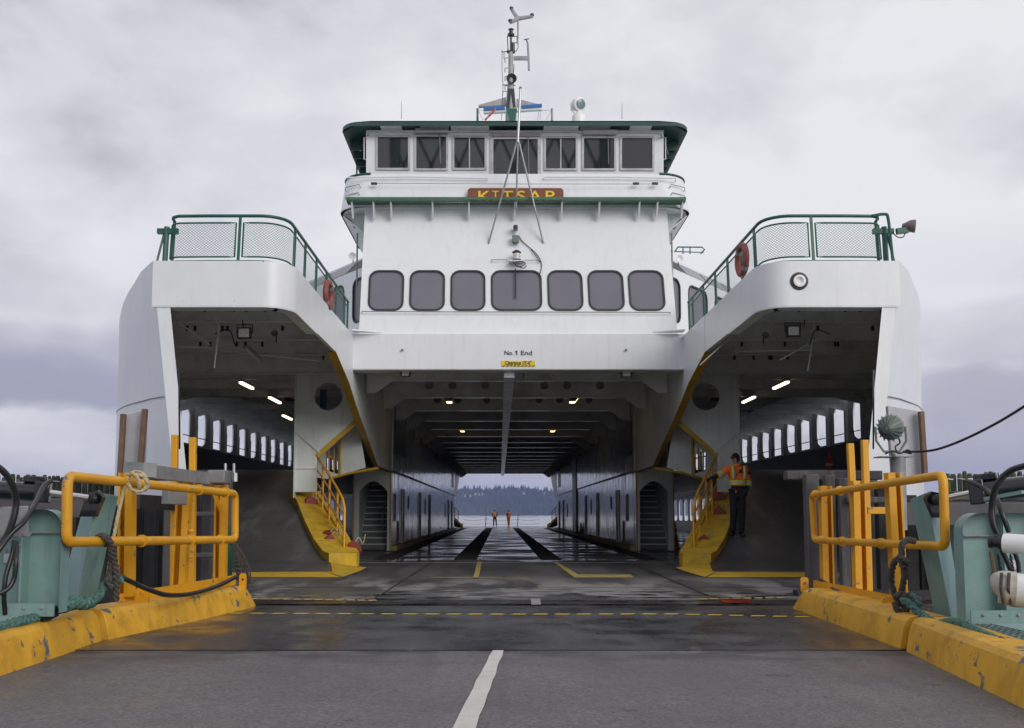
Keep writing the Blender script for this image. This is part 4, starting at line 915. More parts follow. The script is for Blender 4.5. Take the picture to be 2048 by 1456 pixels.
# roof
YR = 25.9
rz0 = at(1030, 249, YR).z; rz1 = at(1030, 240.5, YR).z
hR = (at(1380, 252, YR).x-at(683, 252, YR).x)/2
def roofpath(hw, Yf, Yr, r=.34):
    P = [(-hw, Yr)]
    for i in range(9): t = R(90*i/8); P.append((-hw+r*(1-math.cos(t)), Yf+r*(1-math.sin(t))*0.9))
    return P+[(-a, b) for a, b in reversed(P)]
rp_ = roofpath(hR, YR, YR+4.6)
def crown(a): return .0 - .10*max(0, (abs(a)-hR*.82)/(hR*.18))**2
vsA = [(CX+a, y, rz0+crown(a)) for a, y in rp_]; vsB = [(CX+a, y+.04, rz1+crown(a)) for a, y in rp_]
mb = MB().ribbon(vsA, vsB)
part('roof_edge', mb, GRD, ferry, smooth=50)
ncol = 24
mb = MB(); A = []; B = []; C_ = []; D_ = []
for i in range(ncol+1):
    a = lerp(-hR, hR, i/ncol); q_ = [y for (aa, y) in rp_]
    yf = YR if abs(a) < hR-.34 else YR+.31*(1-math.sqrt(max(0, 1-((abs(a)-hR+.34)/.34)**2)))
    A.append((CX+a, yf+.04, rz1+crown(a))); B.append((CX+a, YR+4.6, rz1+crown(a)+.0)); C_.append((CX+a, yf+.01, rz0+crown(a)+.004)); D_.append((CX+a, YR+4.6, rz0+crown(a)+.004))
part('roof_top', MB().ribbon(A, B), mat('pale_green_roof_paint', (0.42, 0.55, 0.50), 0.45, var=.1), ferry, smooth=50)
part('roof_soffit', MB().ribbon(C_, D_), GRD, ferry, smooth=50)
# pale panels of the soffit and pipe gutter
for a0, b0 in ((762, 804), (841, 898), (902, 978), (1087, 1157), (1160, 1220), (1259, 1302)):
    x0, x1 = at(a0, 257, YR+.2).x, at(b0, 257, YR+.2).x
    part('soffit_box', MB().box(x0, x1, YR+.03, YW_-.02, rz0-.05, rz0-.003), WH if a0 not in (841, 1160) else GAL, ferry, bevel=.008)
pts = [at(735, 262.5, YR+.2)+V3((-.35, 1.2, -.1)), at(738, 265, YR+.15), at(748, 263, YR+.15), at(1030, 264, YR+.15), at(1310, 265, YR+.15), at(1322, 268, YR+.15), at(1325, 269, YR+.15)+V3((.35, 1.2, -.1))]
part('roof_gutter_pipe', MB().tube(pts, .022, 6), GAL, ferry)
for s in (-1, 1):
    for k in range(6):
        y = YR+1.0+k*.65; part('roof_rib', MB().box(S(s, hwW+.02), S(s, hR-.1), y, y+.04, rz0-.32+.03*0, rz0-.05), GRD, ferry)
for q0_, q1_ in ((763, 803), (916, 955), (1103, 1142), (1255, 1297)):
    x0, x1 = at(q0_, 239, YR+.5).x, at(q1_, 239, YR+.5).x; part('roof_hatch', MB().box(x0, x1, YR+.5, YR+1.1, rz1, rz1+.035), GRD, ferry)
for q in ((803, 203), (1244, 206)):
    a = at(q[0], q[1], YR+1); b = at(q[0], 238, YR+1); part('whip_aerial', MB().tube([b, a], [.012, .005], 6), GAL, ferry)
# ---- searchlight on the roof
YS = YR+.75
a = at(1158, 242, YS); b = at(1158, 208, YS)
sl = part('searchlight', MB().lathe((b.x-.09, b.y+.20, b.z+.05), V3((.45, -1, -.30)), [(.10, -.03), (.15, 0), (.165, .08), (.165, .26), (.185, .28), (.185, .32), (.165, .33)], 22), WHT, ferry)
d_ = V3((.45, -1, -.30)).normalized(); part('lamp_lens', MB().lathe(V3((b.x-.09, b.y+.20, b.z+.05))+d_*.33, d_, [(.155, -.01), (.12, .012), (.0, .02)], 18), mat('searchlight_glass', (0.20, 0.25, 0.29), .06, var=.3, vscale=6), sl)
part('searchlight_yoke', MB().tube([b+V3((-.20, .05, .02)), b+V3((-.21, .03, -.15)), b+V3((-.10, .02, -.26)), b+V3((.12, .02, -.26)), b+V3((.17, .03, -.15)), b+V3((.17, .03, .0))], .022, 8), WHT, sl)
part('searchlight_base', MB().lathe((a.x, a.y, rz1), (0, 0, 1), [(.19, 0), (.19, at(1158, 236, YS).z-rz1), (.17, at(1158, 231, YS).z-rz1), (.08, at(1158, 227, YS).z-rz1), (.06, at(1158, 222, YS).z-rz1)], 16), WHT, sl)
# ---- roof posts, radar scanner
def pxbar(name, pts, r, Y, m, parent, n=8): return part(name, MB().tube([at(a, b, Y) for a, b in pts], r, n), m, parent)
pxbar('roof_rail_post', [(955, 241), (955, 217)], .03, YR+1.1, GRN, ferry)
pxbar('roof_rail_post', [(1104, 241), (1104, 217)], .03, YR+1.1, GAL, ferry)
pxbar('rail_wire', [(955, 220), (968, 221)], .006, YR+1.1, GAL, ferry); pxbar('rail_wire', [(1084, 221), (1104, 220)], .006, YR+1.1, GAL, ferry)
for a in (((957, 222), (966, 240)), ((1102, 222), (1092, 240)), ((1078, 222), (1075, 240)), ((1081, 222), (1080, 240))): pxbar('rail_wire', a, .006, YR+1.1, GAL, ferry)
YRD = YR+.8
rb = part('radar_scanner', MB().bar(at(967, 224.5, YRD), at(1084, 217.5, YRD), .14, .10), WHT, ferry, bevel=.02)
part('radar_cover', MB().bar(at(967, 220.5, YRD)+V3((0, -.03, 0)), at(1010, 218.5, YRD)+V3((0, -.03, 0)), .16, .085), BLU, rb)
part('radar_cover', MB().bar(at(1043, 216.5, YRD)+V3((0, -.03, 0)), at(1083.5, 213.5, YRD)+V3((0, -.03, 0)), .16, .085), BLU, rb)
a = at(1022, 241, YRD); part('radar_pedestal', MB().prism([(a.x-.13, a.y-.1, a.z+.30), (a.x+.16, a.y-.1, a.z+.30), (a.x+.1, a.y-.1, a.z-.1), (a.x-.02, a.y-.1, a.z-.1)], (0, .2, 0)), GRN, rb)
a = at(1031, 241, YR+1.0); lt = part('roof_lantern', MB().lathe((a.x, a.y, rz1), (0, 0, 1), [(.11, 0), (.11, .10), (.085, .12), (.085, .24), (.10, .25), (.09, .29), (.03, .31)], 12), MSD, ferry)
part('lantern_lens', MB().lathe((a.x, a.y, rz1+.125), (0, 0, 1), [(.09, 0), (.09, .11)], 12), LNS, lt)
# furled ensign
part('furled_flag', MB().tube(smoothpath([at(991, 217, YRD-.2), at(985, 225, YRD-.2), at(977, 233, YRD-.2), at(970, 240, YRD-.2)]), .028, 6), mat('red_white_bunting', (0.45, 0.08, 0.10), .8, var=.3, streak=.8, streakcol=(.7, .7, .75), sscale=(9, 9, 5)), ferry)
# ---- mast
YMs = YR+3.0
def mb_tube(pts, r, n=8): return MB().tube([at(a, b, YMs) for a, b in pts], r, n)
mast = part('mast', mb_tube([(1022, 243), (1022, 225), (1021.5, 178), (1021.5, 150), (1021.5, 105)], [.17, .17, .11, .075, .07], 10), MST, ferry)
part('mast_front_fairing', MB().prism([at(1012, 222, YMs-.15), at(1032, 222, YMs-.15), at(1028, 177, YMs-.12), at(1016, 177, YMs-.12)], (0, .1, 0)), MSD, mast)
part('mast_box_section', mb_tube([(1026, 106), (1026, 86)], .055), MSD, mast)
for sgn, (x0, x1, y0, y1) in ((-1, (1012, 957, 194, 212)), (1, (1033, 1084, 197, 212))):
    part('spreader_arm', MB().prism([at(x0, y0, YMs), at(x1, y1-2, YMs), at(x1, y1+1, YMs), at(x0, y0+16, YMs)], (0, .14, 0)), MST, mast)
fh = at(1023, 158, YMs-.12)
part('fog_horn', MB().lathe(fh, (0, -1, 0), [(.04, -.3), (.06, -.1), (.15, .02), (.155, .04), (.12, .02), (.04, -.08)], 18), MSD, mast)
part('mast_platform', mb_tube([(1014, 103.5), (1030, 103.5)], .05), MSD, mast)
part('mast_crosstree', MB().bar(at(1027, 116.5, YMs), at(1057, 116.5, YMs), .06, .11), MST, mast)
part('mast_side_post', mb_tube([(1055.5, 86), (1057, 112), (1058, 141)], .032), MST, mast)
part('mast_side_post_tip', mb_tube([(1053, 79), (1056, 92)], .018), MSD, mast)
part('wind_sensor', mb_tube([(1048, 79.5), (1058, 77.5)], .014, 6), MSD, mast)
lm = at(1022, 70, YMs); part('masthead_light', MB().lathe((lm.x, lm.y, lm.z), (0, 0, 1), [(.10, -.02), (.10, .03), (.055, .06), (.055, .14), (.085, .17), (.03, .2)], 12), MSD, mast)
part('mast_light_pole', mb_tube([(1022, 104), (1022, 71)], .03), MSD, mast)
part('mast_light_frame', MB().tube([at(a, b, YMs) for a, b in ((1016, 100), (1015, 72), (1020, 70))], .016, 6).tube([at(a, b, YMs) for a, b in ((1024, 73), (1034, 73), (1034, 85.5), (1024, 85.5))], .014, 6), MSD, mast)
part('aerial_pole', mb_tube([(1035, 87), (1036, 73), (1036, 40)], .025), MST, mast)
part('cable_loop', MB().tube(smoothpath([at(a, b, YMs) for a, b in ((1036, 86), (1036, 95), (1033, 101), (1029, 104))]), .010, 5), DRK, mast)
ya = at(1036, 37, YMs)
wa = [part('wind_sensor_arm', MB().tube([ya, at(a, b, YMs+o_)], [.07, .045], 8), MST, mast) for a, b, o_ in ((1023, 18.5, .25), (1066, 33, 0), (1021, 45, -.35))]
for (a, b, o_), q in zip(((1023, 18, .25), (1064, 31.5, 0), (1020.5, 43, -.35)), wa): c_ = at(a, b, YMs+o_); part('sensor_cap', MB().lathe(c_, (0, 0, 1), [(.06, 0), (.06, .05), (.03, .07)], 10), MSD, q)
for i, yy in enumerate((116, 136, 153, 171, 183)):
    part('mast_rung', mb_tube([(1016 if i < 4 else 1014, yy), (1010 if i < 4 else 1006, yy), (1010 if i < 4 else 1005, yy+9)], .012, 5), MSD, mast)
part('mast_stay_wire', mb_tube([(1004, 100), (1004, 140), (1006, 170), (1003, 240)], .008, 5), MSD, mast)
part('mast_stay_wire', mb_tube([(1008, 104), (1008, 118)], .01, 5), MSD, mast)
part('aerial_bracket', mb_tube([(1003, 104), (1016, 103)], .014, 5), MSD, mast); part('aerial_bracket', mb_tube([(1005, 170), (1020, 170), (1031, 171)], .014, 5), MSD, mast)
part('mast_grab', mb_tube([(1027, 147), (1028, 130), (1026.5, 129)], .012, 5), MSD, mast)
# ---- jackstaff on its tripod
ap = at(1036, 276, 24.9)
js = part('jackstaff', MB().tube([at(1035.5, 285, 24.9), ap, at(1041, 178, 25.0)], [.035, .035, .03], 10).lathe(at(1041, 176, 25.0), (0, 0, 1), [(.02, -.04), (.045, 0), (.02, .04)], 10), STL, ferry)
for (a, b) in ((977, 487), (1087, 487)): part('tripod_leg', MB().tube([ap, t3(*tp(a, b), 0)], .024, 8), STL, js)
part('tripod_leg', MB().tube([ap, at(1032.5, 418, 25.55)], .024, 8), STL, js)
# ---- railings on the arms
CX = CXs
def arc_path(hx0, Y0, r_, inner):
    P = [(6.27, 17.85), (6.24, 17.62), (6.1, 17.52), (5.6, 17.5), (4.66, 17.5)]
    for i in range(1, 8): t = R(90*i/8); P.append((4.66-.46*math.sin(t), 17.5+.5*(1-math.cos(t))))
    P += [(4.20, 18.0)]+[(4.20, 18.0+i*.686) for i in range(1, 11)]
    return P
RP = arc_path(0, 0, 0, 0)
zb = Z_TOP; ztop = zt(463, 430, 17.55)
HR_ = ztop-zb
def along(P):
    d = [0]
    for a, b in zip(P, P[1:]): d.append(d[-1]+math.hypot(b[0]-a[0], b[1]-a[1]))
    return d
DD = along(RP)
def pos(d):
    for i in range(len(DD)-1):
        if d <= DD[i+1]: t = (d-DD[i])/(DD[i+1]-DD[i]); return (lerp(RP[i][0], RP[i+1][0], t), lerp(RP[i][1], RP[i+1][1], t))
    return RP[-1]
for s in (-1, 1):
    def q3(d, h): a, y = pos(d); return V3((S(s, a), y+h*.12, zb+h))
    n = 70; Dm = DD[-1]
    rail = part('arm_railing', MB().tube([q3(0, .0)]+[q3(Dm*i/n, HR_) for i in range(n+1)], .030, 8), GRN, ferry, smooth=60)
    part('foot_rail', MB().tube([q3(Dm*i/n, .03) for i in range(n+1)], .014, 6), GRN, rail, smooth=60)
    posts = [1.50, 2.75+.15, 3.9, 5.1, 6.3, 7.6, 8.9, Dm-.05]
    for p_ in posts: part('railing_post', MB().bar(q3(p_, -.06), q3(p_, HR_), .045, .035, (0, 1, 0)), GRN, rail)
    ends = [.12]+[p_ for p_ in posts]; 
    for a, b in zip(ends, ends[1:]):
        a += .065; b -= .065; h0, h1 = .10, HR_-.13
        if b-a < .3: continue
        k = max(2, int((b-a)/.12))
        fr = part('mesh_panel_frame', MB().tube([q3(lerp(a, b, i/k), h0) for i in range(k+1)]+[q3(lerp(b, a, i/k), h1) for i in range(k+1)], .016, 5, closed=True), GRN, rail, smooth=60)
        mb = MB(); cw_, ch_ = .058, .024; nc = int((b-a)/cw_); nr = int((h1-h0)/ch_)
        cw2 = (b-a)/nc; ch2 = (h1-h0)/nr; ww_ = .0036
        for r in range(nr+1):
            zz = h0+r*ch2; vs = []; fs = []
            for c_ in range(2*nc+1):
                up = (c_+r) % 2; p_ = q3(a+c_*cw2/2, zz+(ch2*.5 if up else -ch2*.5)*1.0)
                vs += [p_-V3((0, 0, ww_)), p_+V3((0, 0, ww_))]
            for c_ in range(2*nc): fs.append((2*c_, 2*c_+2, 2*c_+3, 2*c_+1))
            mb.add(vs, fs)
        part('expanded_mesh', mb, GRN, fr, kind='stuff', smooth=0, fix=False)
    # gear at the outer end
    g = part('davit_post', MB().tube([(S(s, 6.36), 17.75, zb-.02), (S(s, 6.34), 17.75, zb+.70)], .05, 8), GRN, ferry)
    part('davit_arm', MB().bar((S(s, 6.5), 17.75, zb+.62), (S(s, 6.14), 17.75, zb+.62), .09, .09), GRN, g)
    0 and part('davit_post_twin', MB().tube([(S(s, 6.02), 17.95, zb-.02), (S(s, 6.0), 17.95, zb+.60)], .045, 8), GRN, g)
    part('davit_stay', MB().tube([(S(s, 6.5), 17.7, zb-.02), (S(s, 6.38), 17.75, zb+.6)], .02, 6), GRN, g)
    if s > 0:
        part('end_hoop', MB().tube(smoothpath([(S(1, 6.08), 17.6, zb+HR_), (S(1, 6.30), 17.6, zb+HR_+.03), (S(1, 6.36), 17.6, zb+HR_-.05), (S(1, 6.40), 17.6, zb+.3), (S(1, 6.43), 17.6, zb-.1)], 4), .028, 8), GRN, g)
# fairlead ring on the right arm
p = at(1598, 562.5, 17.39)
fr = part('fairlead_ring', MB().lathe((p.x, 17.41, p.z), (0, -1, 0), [(.155, 0), (.155, .04), (.105, .05), (.10, .0)], 28), GAS, ferry)
part('fairlead_throat', MB().lathe((p.x, 17.40, p.z), (0, -1, 0), [(.105, 0), (.105, .055), (.075, .06), (.035, .012), (.0, .008)], 24), WHT, fr)
# floodlight out on the right arm end
p = at(1822, 452, 17.6); q = at(1793, 463, 17.6)
fb = part('arm_end_floodlight', MB().bar(q, at(1816, 460, 17.6), .08, .10), GRN, ferry)
part('lamp_head', MB().lathe(p+V3((-.03, 0, 0)), V3((1, -.3, -.12)), [(.035, -.12), (.05, -.08), (.10, .0), (.115, .08), (.11, .10)], 14), mat('rusty_lamp_brown', (0.16, 0.12, 0.12), .6, var=.3), fb)
part('lamp_cable', MB().tube(smoothpath([at(1812, 462, 17.6), at(1806, 474, 17.6), at(1795, 474, 17.6), at(1786, 466, 17.6)]), .010, 5), DRK, fb)
# ---- floodlights and speakers
def flood(px, py, Y, w_, h_, tilt=.3, m=LNS):
    p = at(px, py, Y); f = part('floodlight', MB().prism([p+V3((-w_/2, 0, -h_/2)), p+V3((w_/2, 0, -h_/2)), p+V3((w_/2, tilt*h_*.5, h_/2)), p+V3((-w_/2, tilt*h_*.5, h_/2))], (0, .07, 0)), GAS, ferry, bevel=.008)
    k = .72; part('lamp_lens', MB().prism([p+V3((-w_/2*k, -.006, -h_/2*k)), p+V3((w_/2*k, -.006, -h_/2*k)), p+V3((w_/2*k, -.006+tilt*h_*.5*.86, h_/2*k)), p+V3((-w_/2*k, -.006+tilt*h_*.5*.86, h_/2*k))], (0, .01, 0)), m, f)
    part('lamp_bracket', MB().tube([p+V3((-w_*.55, .05, 0)), p+V3((-w_*.55, .05, h_*.75)), p+V3((w_*.55, .05, h_*.75)), p+V3((w_*.55, .05, 0))], .012, 5), GAS, f)
    return f
flood(488, 666, 19.2, .27, .22, -.2); flood(1587, 662, 19.2, .27, .22, -.2)
flood(811, 747, 25.3, .24, .15, 0); flood(1253, 747.5, 25.3, .27, .17, 0)
def horn(px, py, Y, r, ax, m=WHT, name='loudspeaker'):
    p = at(px, py, Y); h = part(name, MB().lathe(p, ax, [(.03*r/.1, -.10*r/.1), (.04*r/.1, -.05*r/.1), (r*.95, .03), (r, .045), (r*.8, .02), (r*.3, -.02), (r*.2, -.02)], 16), m, ferry)
    part('speaker_bracket', MB().bar(p+V3((0, .12, 0)), p+V3((0, .12, -.16)), .02, .03), GAS, h); return h
horn(705, 513, 26.2, .10, (0, -1, 0)); horn(1358, 518, 26.2, .10, (.3, -1, 0))
horn(550, 667, 20.5, .07, (0, -1, 0), GAL); horn(1530, 671, 20.5, .07, (0, -1, 0), GAL); horn(1047, 744, 25.6, .06, (0, -1, 0), GAL)
# lit tubes
def tube_lamp(a, b, Y0_, Y1_, m, w_=.085):
    p, q = (at(*a, Y0_), at(*b, Y1_)) if m is LMY else (atz(*a, 4.79), atz(*b, 4.79)); o = part('ceiling_lamp', MB().bar(p+V3((0, 0, .05)), q+V3((0, 0, .05)), w_+.05, .04), GAL, ferry); part('lit_tube', MB().bar(p, q, w_, .055), m, o)
for sx in (0, 1):
    mir = (lambda x: x) if sx == 0 else (lambda x: 2000+.9-x)
for a, b, y0, y1 in (((481, 765), (505, 777), 31, 33), ((539, 795), (560, 806), 35, 37), ((566, 831), (583, 839), 41, 43.4), ((1548, 777), (1576, 764), 32.6, 30.5), ((1486, 805), (1509, 794), 36.8, 34.6)): tube_lamp(a, b, y0, y1, LMP)
for a, b, y0, y1 in (((895, 796), (899, 805), 32.0, 30.8), ((1151, 796), (1144, 805), 32.0, 30.8), ((923.5, 860), (925.5, 863), 44.5, 43.8), ((1107, 860), (1104.5, 863), 44.5, 43.8)): tube_lamp(a, b, y0, y1, LMY, .16)
for x in (350, 1655): pass
# unlit fluorescent fittings and pipes under the arms
for a, b in (((492, 694), (518, 719)), ((1614, 642), (1570, 668))):
    p, q = at(*a, 21.0), at(*b, 21.9); o = part('ceiling_lamp', MB().bar(p, q, .13, .06), GAL, ferry); part('unlit_tube', MB().bar(p+V3((0, 0, -.04)), q+V3((0, 0, -.04)), .08, .03), LNS, o)
for pts, Y0_ in ((((545, 625), (560, 640), (575, 655)), 20), (((350, 640), (420, 690)), 20), (((430, 700), (640, 722)), 23.8), (((437, 600), (437, 665), (428, 736)), 20), (((1500, 640), (1400, 730)), 21.5), (((1740, 620), (1560, 720)), 21), (((1630, 640), (1622, 700), (1616, 742)), 21), (((1470, 702), (1620, 700)), 22.5), (((345, 692), (430, 695)), 22)):
    part('ceiling_pipe', MB().tube([at(a, b, Y0_) for a, b in pts], .018, 6), IN, ferry)
rnd = random.Random(11)
for i in range(34):
    s = -1 if i % 2 else 1; hxp = rnd.uniform(4.9, 8.2); k = rnd.choice((0, 1, 2, 3)); y = 19.73+2.07*k
    if hxp > hx_at(y, 5)-.5: continue
    part('beam_clip', MB().box(S(s, hxp), S(s, hxp+.05), y-.05, y-.02, ZC-.28, ZC-.17), GAS, ferry)
for s in (-1, 1):
    for pts, Y0_ in ((((430, 668), (458, 660), (470, 690)), 20.4), (((485, 640), (487, 655)), 19.3)):
        A_ = [at(a, b, Y0_) for a, b in pts]
        if s > 0: A_ = [V3((CX+CX-p.x, p.y, p.z)) for p in A_]
        part('hanging_cable', MB().tube(smoothpath(A_), .012, 5), DRK, ferry)
# hanging direction boards
for px, py, Y0_, w_, h_, m in ((555, 768, 33, .85, .14, YEF), (1508, 770, 33, .85, .14, YEF), (583, 798, 36, .5, .14, RED), (1436, 798, 36, .5, .14, RED)):
    p = at(px, py, Y0_); part('hanging_board', MB().box(p.x-w_/2, p.x+w_/2, p.y, p.y+.04, p.z-h_/2, p.z+h_/2), m, ferry)
p = at(646, 800, 29); part('blue_board', MB().box(p.x-.09, p.x+.09, p.y, p.y+.05, p.z-.35, p.z+.3), BLD, ferry)
# far end fence rails of the ferry: rotated copies of the near bow fittings
far_names = ('ramp_kerb', 'ramp_handrail', 'lane_side_wall', 'arm_side_plate', 'arm_fascia')
for o in [x for x in list(ferry.children) if x.name.split('.')[0] in far_names]:
    c_ = copy_thing(o, parent=ferry); c_.location = V3((-o.location.x, 2*(YM-17.4)-o.location.y, o.location.z)); c_.rotation_euler.z = math.pi
# ---- separate things on board
def lifebuoy(px, py, Y, tilt, label):
    p = at(px, py, Y); ax = V3((math.cos(tilt), math.sin(tilt), 0))
    b_ = V3((-ax.y, ax.x, 0)); pts = [p+(b_*math.cos(t)+V3((0, 0, 1))*math.sin(t))*.27 for t in [2*math.pi*i/20 for i in range(20)]]
    o = part('lifebuoy', MB().tube(pts, .062, 8, closed=True), LBU); tag(o, label, 'lifebuoy')
    for i in (2, 12): part('reflective_band', MB().tube([pts[i], pts[i+1]], .066, 8), GAL, o)
lifebuoy(1484, 520, 19.0, .06, 'orange lifebuoy hung behind the green mesh of the right upper walkway')
lifebuoy(657, 590, 21.4, -.06, 'orange lifebuoy hung behind the green mesh of the left upper walkway')
def cone(px, py, h, z, label, thin=False):
    p = atz(px, py, z); 
    if thin:
        o = part('delineator_post', MB().lathe(p, (0, 0, 1), [(.16, 0), (.16, .04), (.05, .05), (.045, h)], 12), CNO); tag(o, label, 'traffic post')
        part('reflective_band', MB().lathe(p, (0, 0, 1), [(.055, h*.62), (.055, h*.78)], 12), WHT, o)
    else:
        o = part('traffic_cone', MB().box(p.x-.17, p.x+.17, p.y-.17, p.y+.17, p.z, p.z+.04).lathe(p, (0, 0, 1), [(.13, .04), (.03, h)], 14), CNO); tag(o, label, 'traffic cone')
        r = lambda t: lerp(.13, .03, t)+.004
        part('reflective_collar', MB().lathe(p, (0, 0, 1), [(r(.45), .04+.45*(h-.04)), (r(.66), .04+.66*(h-.04))], 14), WHT, o)
        part('reflective_collar', MB().lathe(p, (0, 0, 1), [(r(.78), .04+.78*(h-.04)), (r(.86), .04+.86*(h-.04))], 14), WHT, o)
cone(1350.5, 1097, .88, 0, 'orange traffic cone with white bands beside the right stair doorway')
cone(1392, 1093, 1.0, 0, 'thin orange traffic post behind the right ramp hand rail', True)
cone(1162, 1072, .75, 0, 'small red cone at the dark recess of the right tunnel wall')
p = at(1659, 935, 34); o = part('traffic_cone', MB().lathe(p+V3((0, 0, -.55)), (0, 0, 1), [(.13, 0), (.12, .7), (.10, .72), (.03, 1.05)], 12), CNO); tag(o, 'red and white tall cone standing by the windows on the right upper ramp', 'traffic cone')
part('reflective_collar', MB().lathe(p+V3((0, 0, -.55)), (0, 0, 1), [(.124, .60), (.124, .68)], 12), WHT, o)
def chock(hxp, y, s, z, a, label):
    x = S(s, hxp); c_, s_ = math.cos(a), math.sin(a)
    def T(u, v, w): return (x+u*c_-v*s_, y+u*s_+v*c_, z+w)
    o = part('wheel_chock', MB().prism([T(-.17, -.15, 0), T(.19, -.15, 0), T(.17, -.15, .12), T(-.02, -.15, .29), T(-.14, -.15, .20)], (-.28*s_, .28*c_, 0)), RED, bevel=.012); tag(o, label, 'wheel chock', 'dark red wheel chocks on the yellow kerbs')
    part('chock_rope', MB().tube(smoothpath([T(0, 0, .2), T(.1, .1, .34), T(.2, .12, .2), T(.26, .1, .42)]), .014, 5), RPC, o)
zk = lambda y: interp([(24, .32), (24.7, .45), (25.3, .8), (26.8, 1.4), (27.9, 1.82)], y)
chock(4.50, 24.65, -1, zk(24.65), .2, 'front dark red wheel chock of the overlapping pair on the left ramp kerb')
chock(4.60, 25.0, -1, zk(25.0)-.1, -.3, 'rear dark red wheel chock of the overlapping pair on the left ramp kerb')
chock(3.92, 24.55, -1, .30, .1, 'bright red wheel chock outside the foot of the left hand rail')
chock(5.40, 26.9, -1, zk(26.8), .3, 'dark red wheel chock near the top of the left yellow ramp kerb')
chock(4.45, 24.65, 1, zk(24.6), -.2, 'dark red wheel chock by the hand rail foot on the right ramp kerb')
chock(5.15, 26.2, 1, zk(26.1), -.3, 'dark red wheel chock behind the worker, halfway up the right kerb')
chock(5.36, 27.2, 1, zk(27.2), -.3, 'dark red wheel chock at the top end of the right yellow kerb')
# barrier across the far end
for px, lab in ((971, 'left rope barrier post at the far open end of the ferry'), (1035, 'right rope barrier post at the far open end of the ferry')):
    p = atz(px, 1052, 0); p.y = 99; p.x = at(px, 1050, 99).x
    o = part('barrier_post', MB().tube([(p.x, 99, 0), (p.x+.06, 99, 1.15)], .04, 6), DRK); tag(o, lab, 'barrier post')
for (a, b, lab) in ((925, 971, 'sagging rope net left of the far barrier posts'), (971, 1035, 'sagging rope net between the two far barrier posts'), (1035, 1078, 'sagging rope net right of the far barrier posts')):
    mb = MB()
    for h in (.1, .5, .9):
        A_ = []
        for i in range(9):
            t = i/8; x = at(lerp(a, b, t), 1040, 99).x; A_.append((x, 99, h+.2-.25*4*t*(1-t)*(.3+h*.5)))
        mb.tube(A_, .012, 4)
    tag(part('barrier_net', mb, RPD), lab, 'rope barrier')
# ================================================================== DOCK
def kerb(bottom, w_, h_, side, label, taper0=False, taper1=False):
    """bottom: road-side foot line points (x,y); side -1 left, +1 right"""
    pr = [(0, 0), (.03, h_*.55), (.06, h_-.05), (.10, h_-.01), (.15, h_), (w_-.04, h_), (w_, h_-.04), (w_, 0)]
    rows = []
    for i, (x, y) in enumerate(bottom):
        row = []
        for a, z in pr:
            dy = 0
            row.append((x+side*a, y, z-.02))
        rows.append(row)
    if taper1:
        x, y = bottom[-1]; rows.append([(x+side*a, y+.02+.33*(1-z/h_)**1.0*1.0+(.12 if z > 0 else .12), z-.02) if True else None for a, z in pr])
        rows[-2] = [(p[0], p[1]-.28*(p[2]/h_), p[2]) for p in rows[-2]]
        rows[-1] = [(p[0], y+.36*(1-(p[2]+.02)/h_), max(-.02, p[2]*.98)) for p in rows[-1]]
    mb = MB(); n = len(pr)
    vs = [p for r in rows for p in r]; fs = []
    for r in range(len(rows)-1):
        for j in range(n): fs.append((r*n+j, r*n+(j+1) % n, (r+1)*n+(j+1) % n, (r+1)*n+j))
    fs += [tuple(range(n)), tuple(range((len(rows)-1)*n+n-1, (len(rows)-1)*n-1, -1))]
    o = part('road_kerb', mb.add(vs, fs), YEK, smooth=24, bevel=.006); return tag(o, label, 'kerb')
def sub(P, k=6):
    out = []
    for a, b in zip(P, P[1:]):
        for i in range(k): out.append((lerp(a[0], b[0], i/k), lerp(a[1], b[1], i/k)))
    return out+[P[-1]]
LK = [atz(-150, 1402, 0), atz(0, 1349, 0), atz(205, 1281, 0)]; LK2 = [atz(219, 1279, 0), atz(380, 1245, 0), atz(500, 1216, 0)]
RK2 = [atz(1799, 1297, 0), atz(1690, 1256, 0), atz(1600, 1222, 0)]; RK = [atz(2250, 1500, 0), atz(2048, 1414, 0), atz(1812, 1300, 0)]
xy = lambda P: [(p.x, p.y) for p in P]
kerb(sub([(-3.6, 1.5)]+xy(LK)), .42, .31, -1, 'scuffed yellow road kerb nearest the camera on the left')
kerb(sub(xy(LK2)), .46, .31, -1, 'yellow kerb under the left pipe guardrail, bevelled at the ferry end', taper1=True)
kerb(sub(xy(RK2)), .46, .31, 1, 'yellow kerb under the right pipe guardrail, bevelled at the ferry end', taper1=True)
kerb(sub([(3.1, 1.5)]+xy(RK)), .44, .31, 1, 'yellow road kerb nearest the camera on the right')
# base platform beneath machinery (teal grating)
for s, x0, x1, nm in ((-1, -4.15, -5.6, 'l'), (1, 3.98, 5.6, 'r')):
    b_ = part('machinery_deck', MB().box(x0, x1, -2, 11.2, -.30, .10), TEA, kind='structure')
    mb = MB()
    for i in range(46): y = 5.8+i*.11; mb.box(x0, x0+s*.75, y, y+.02, .12, .15)
    for i in range(12): x = x0+s*(.02+i*.065); mb.box(x, x+.015, 5.8, 10.9, .118, .152)
    part('grating_bars', mb, TEA, b_, kind='stuff', smooth=0)
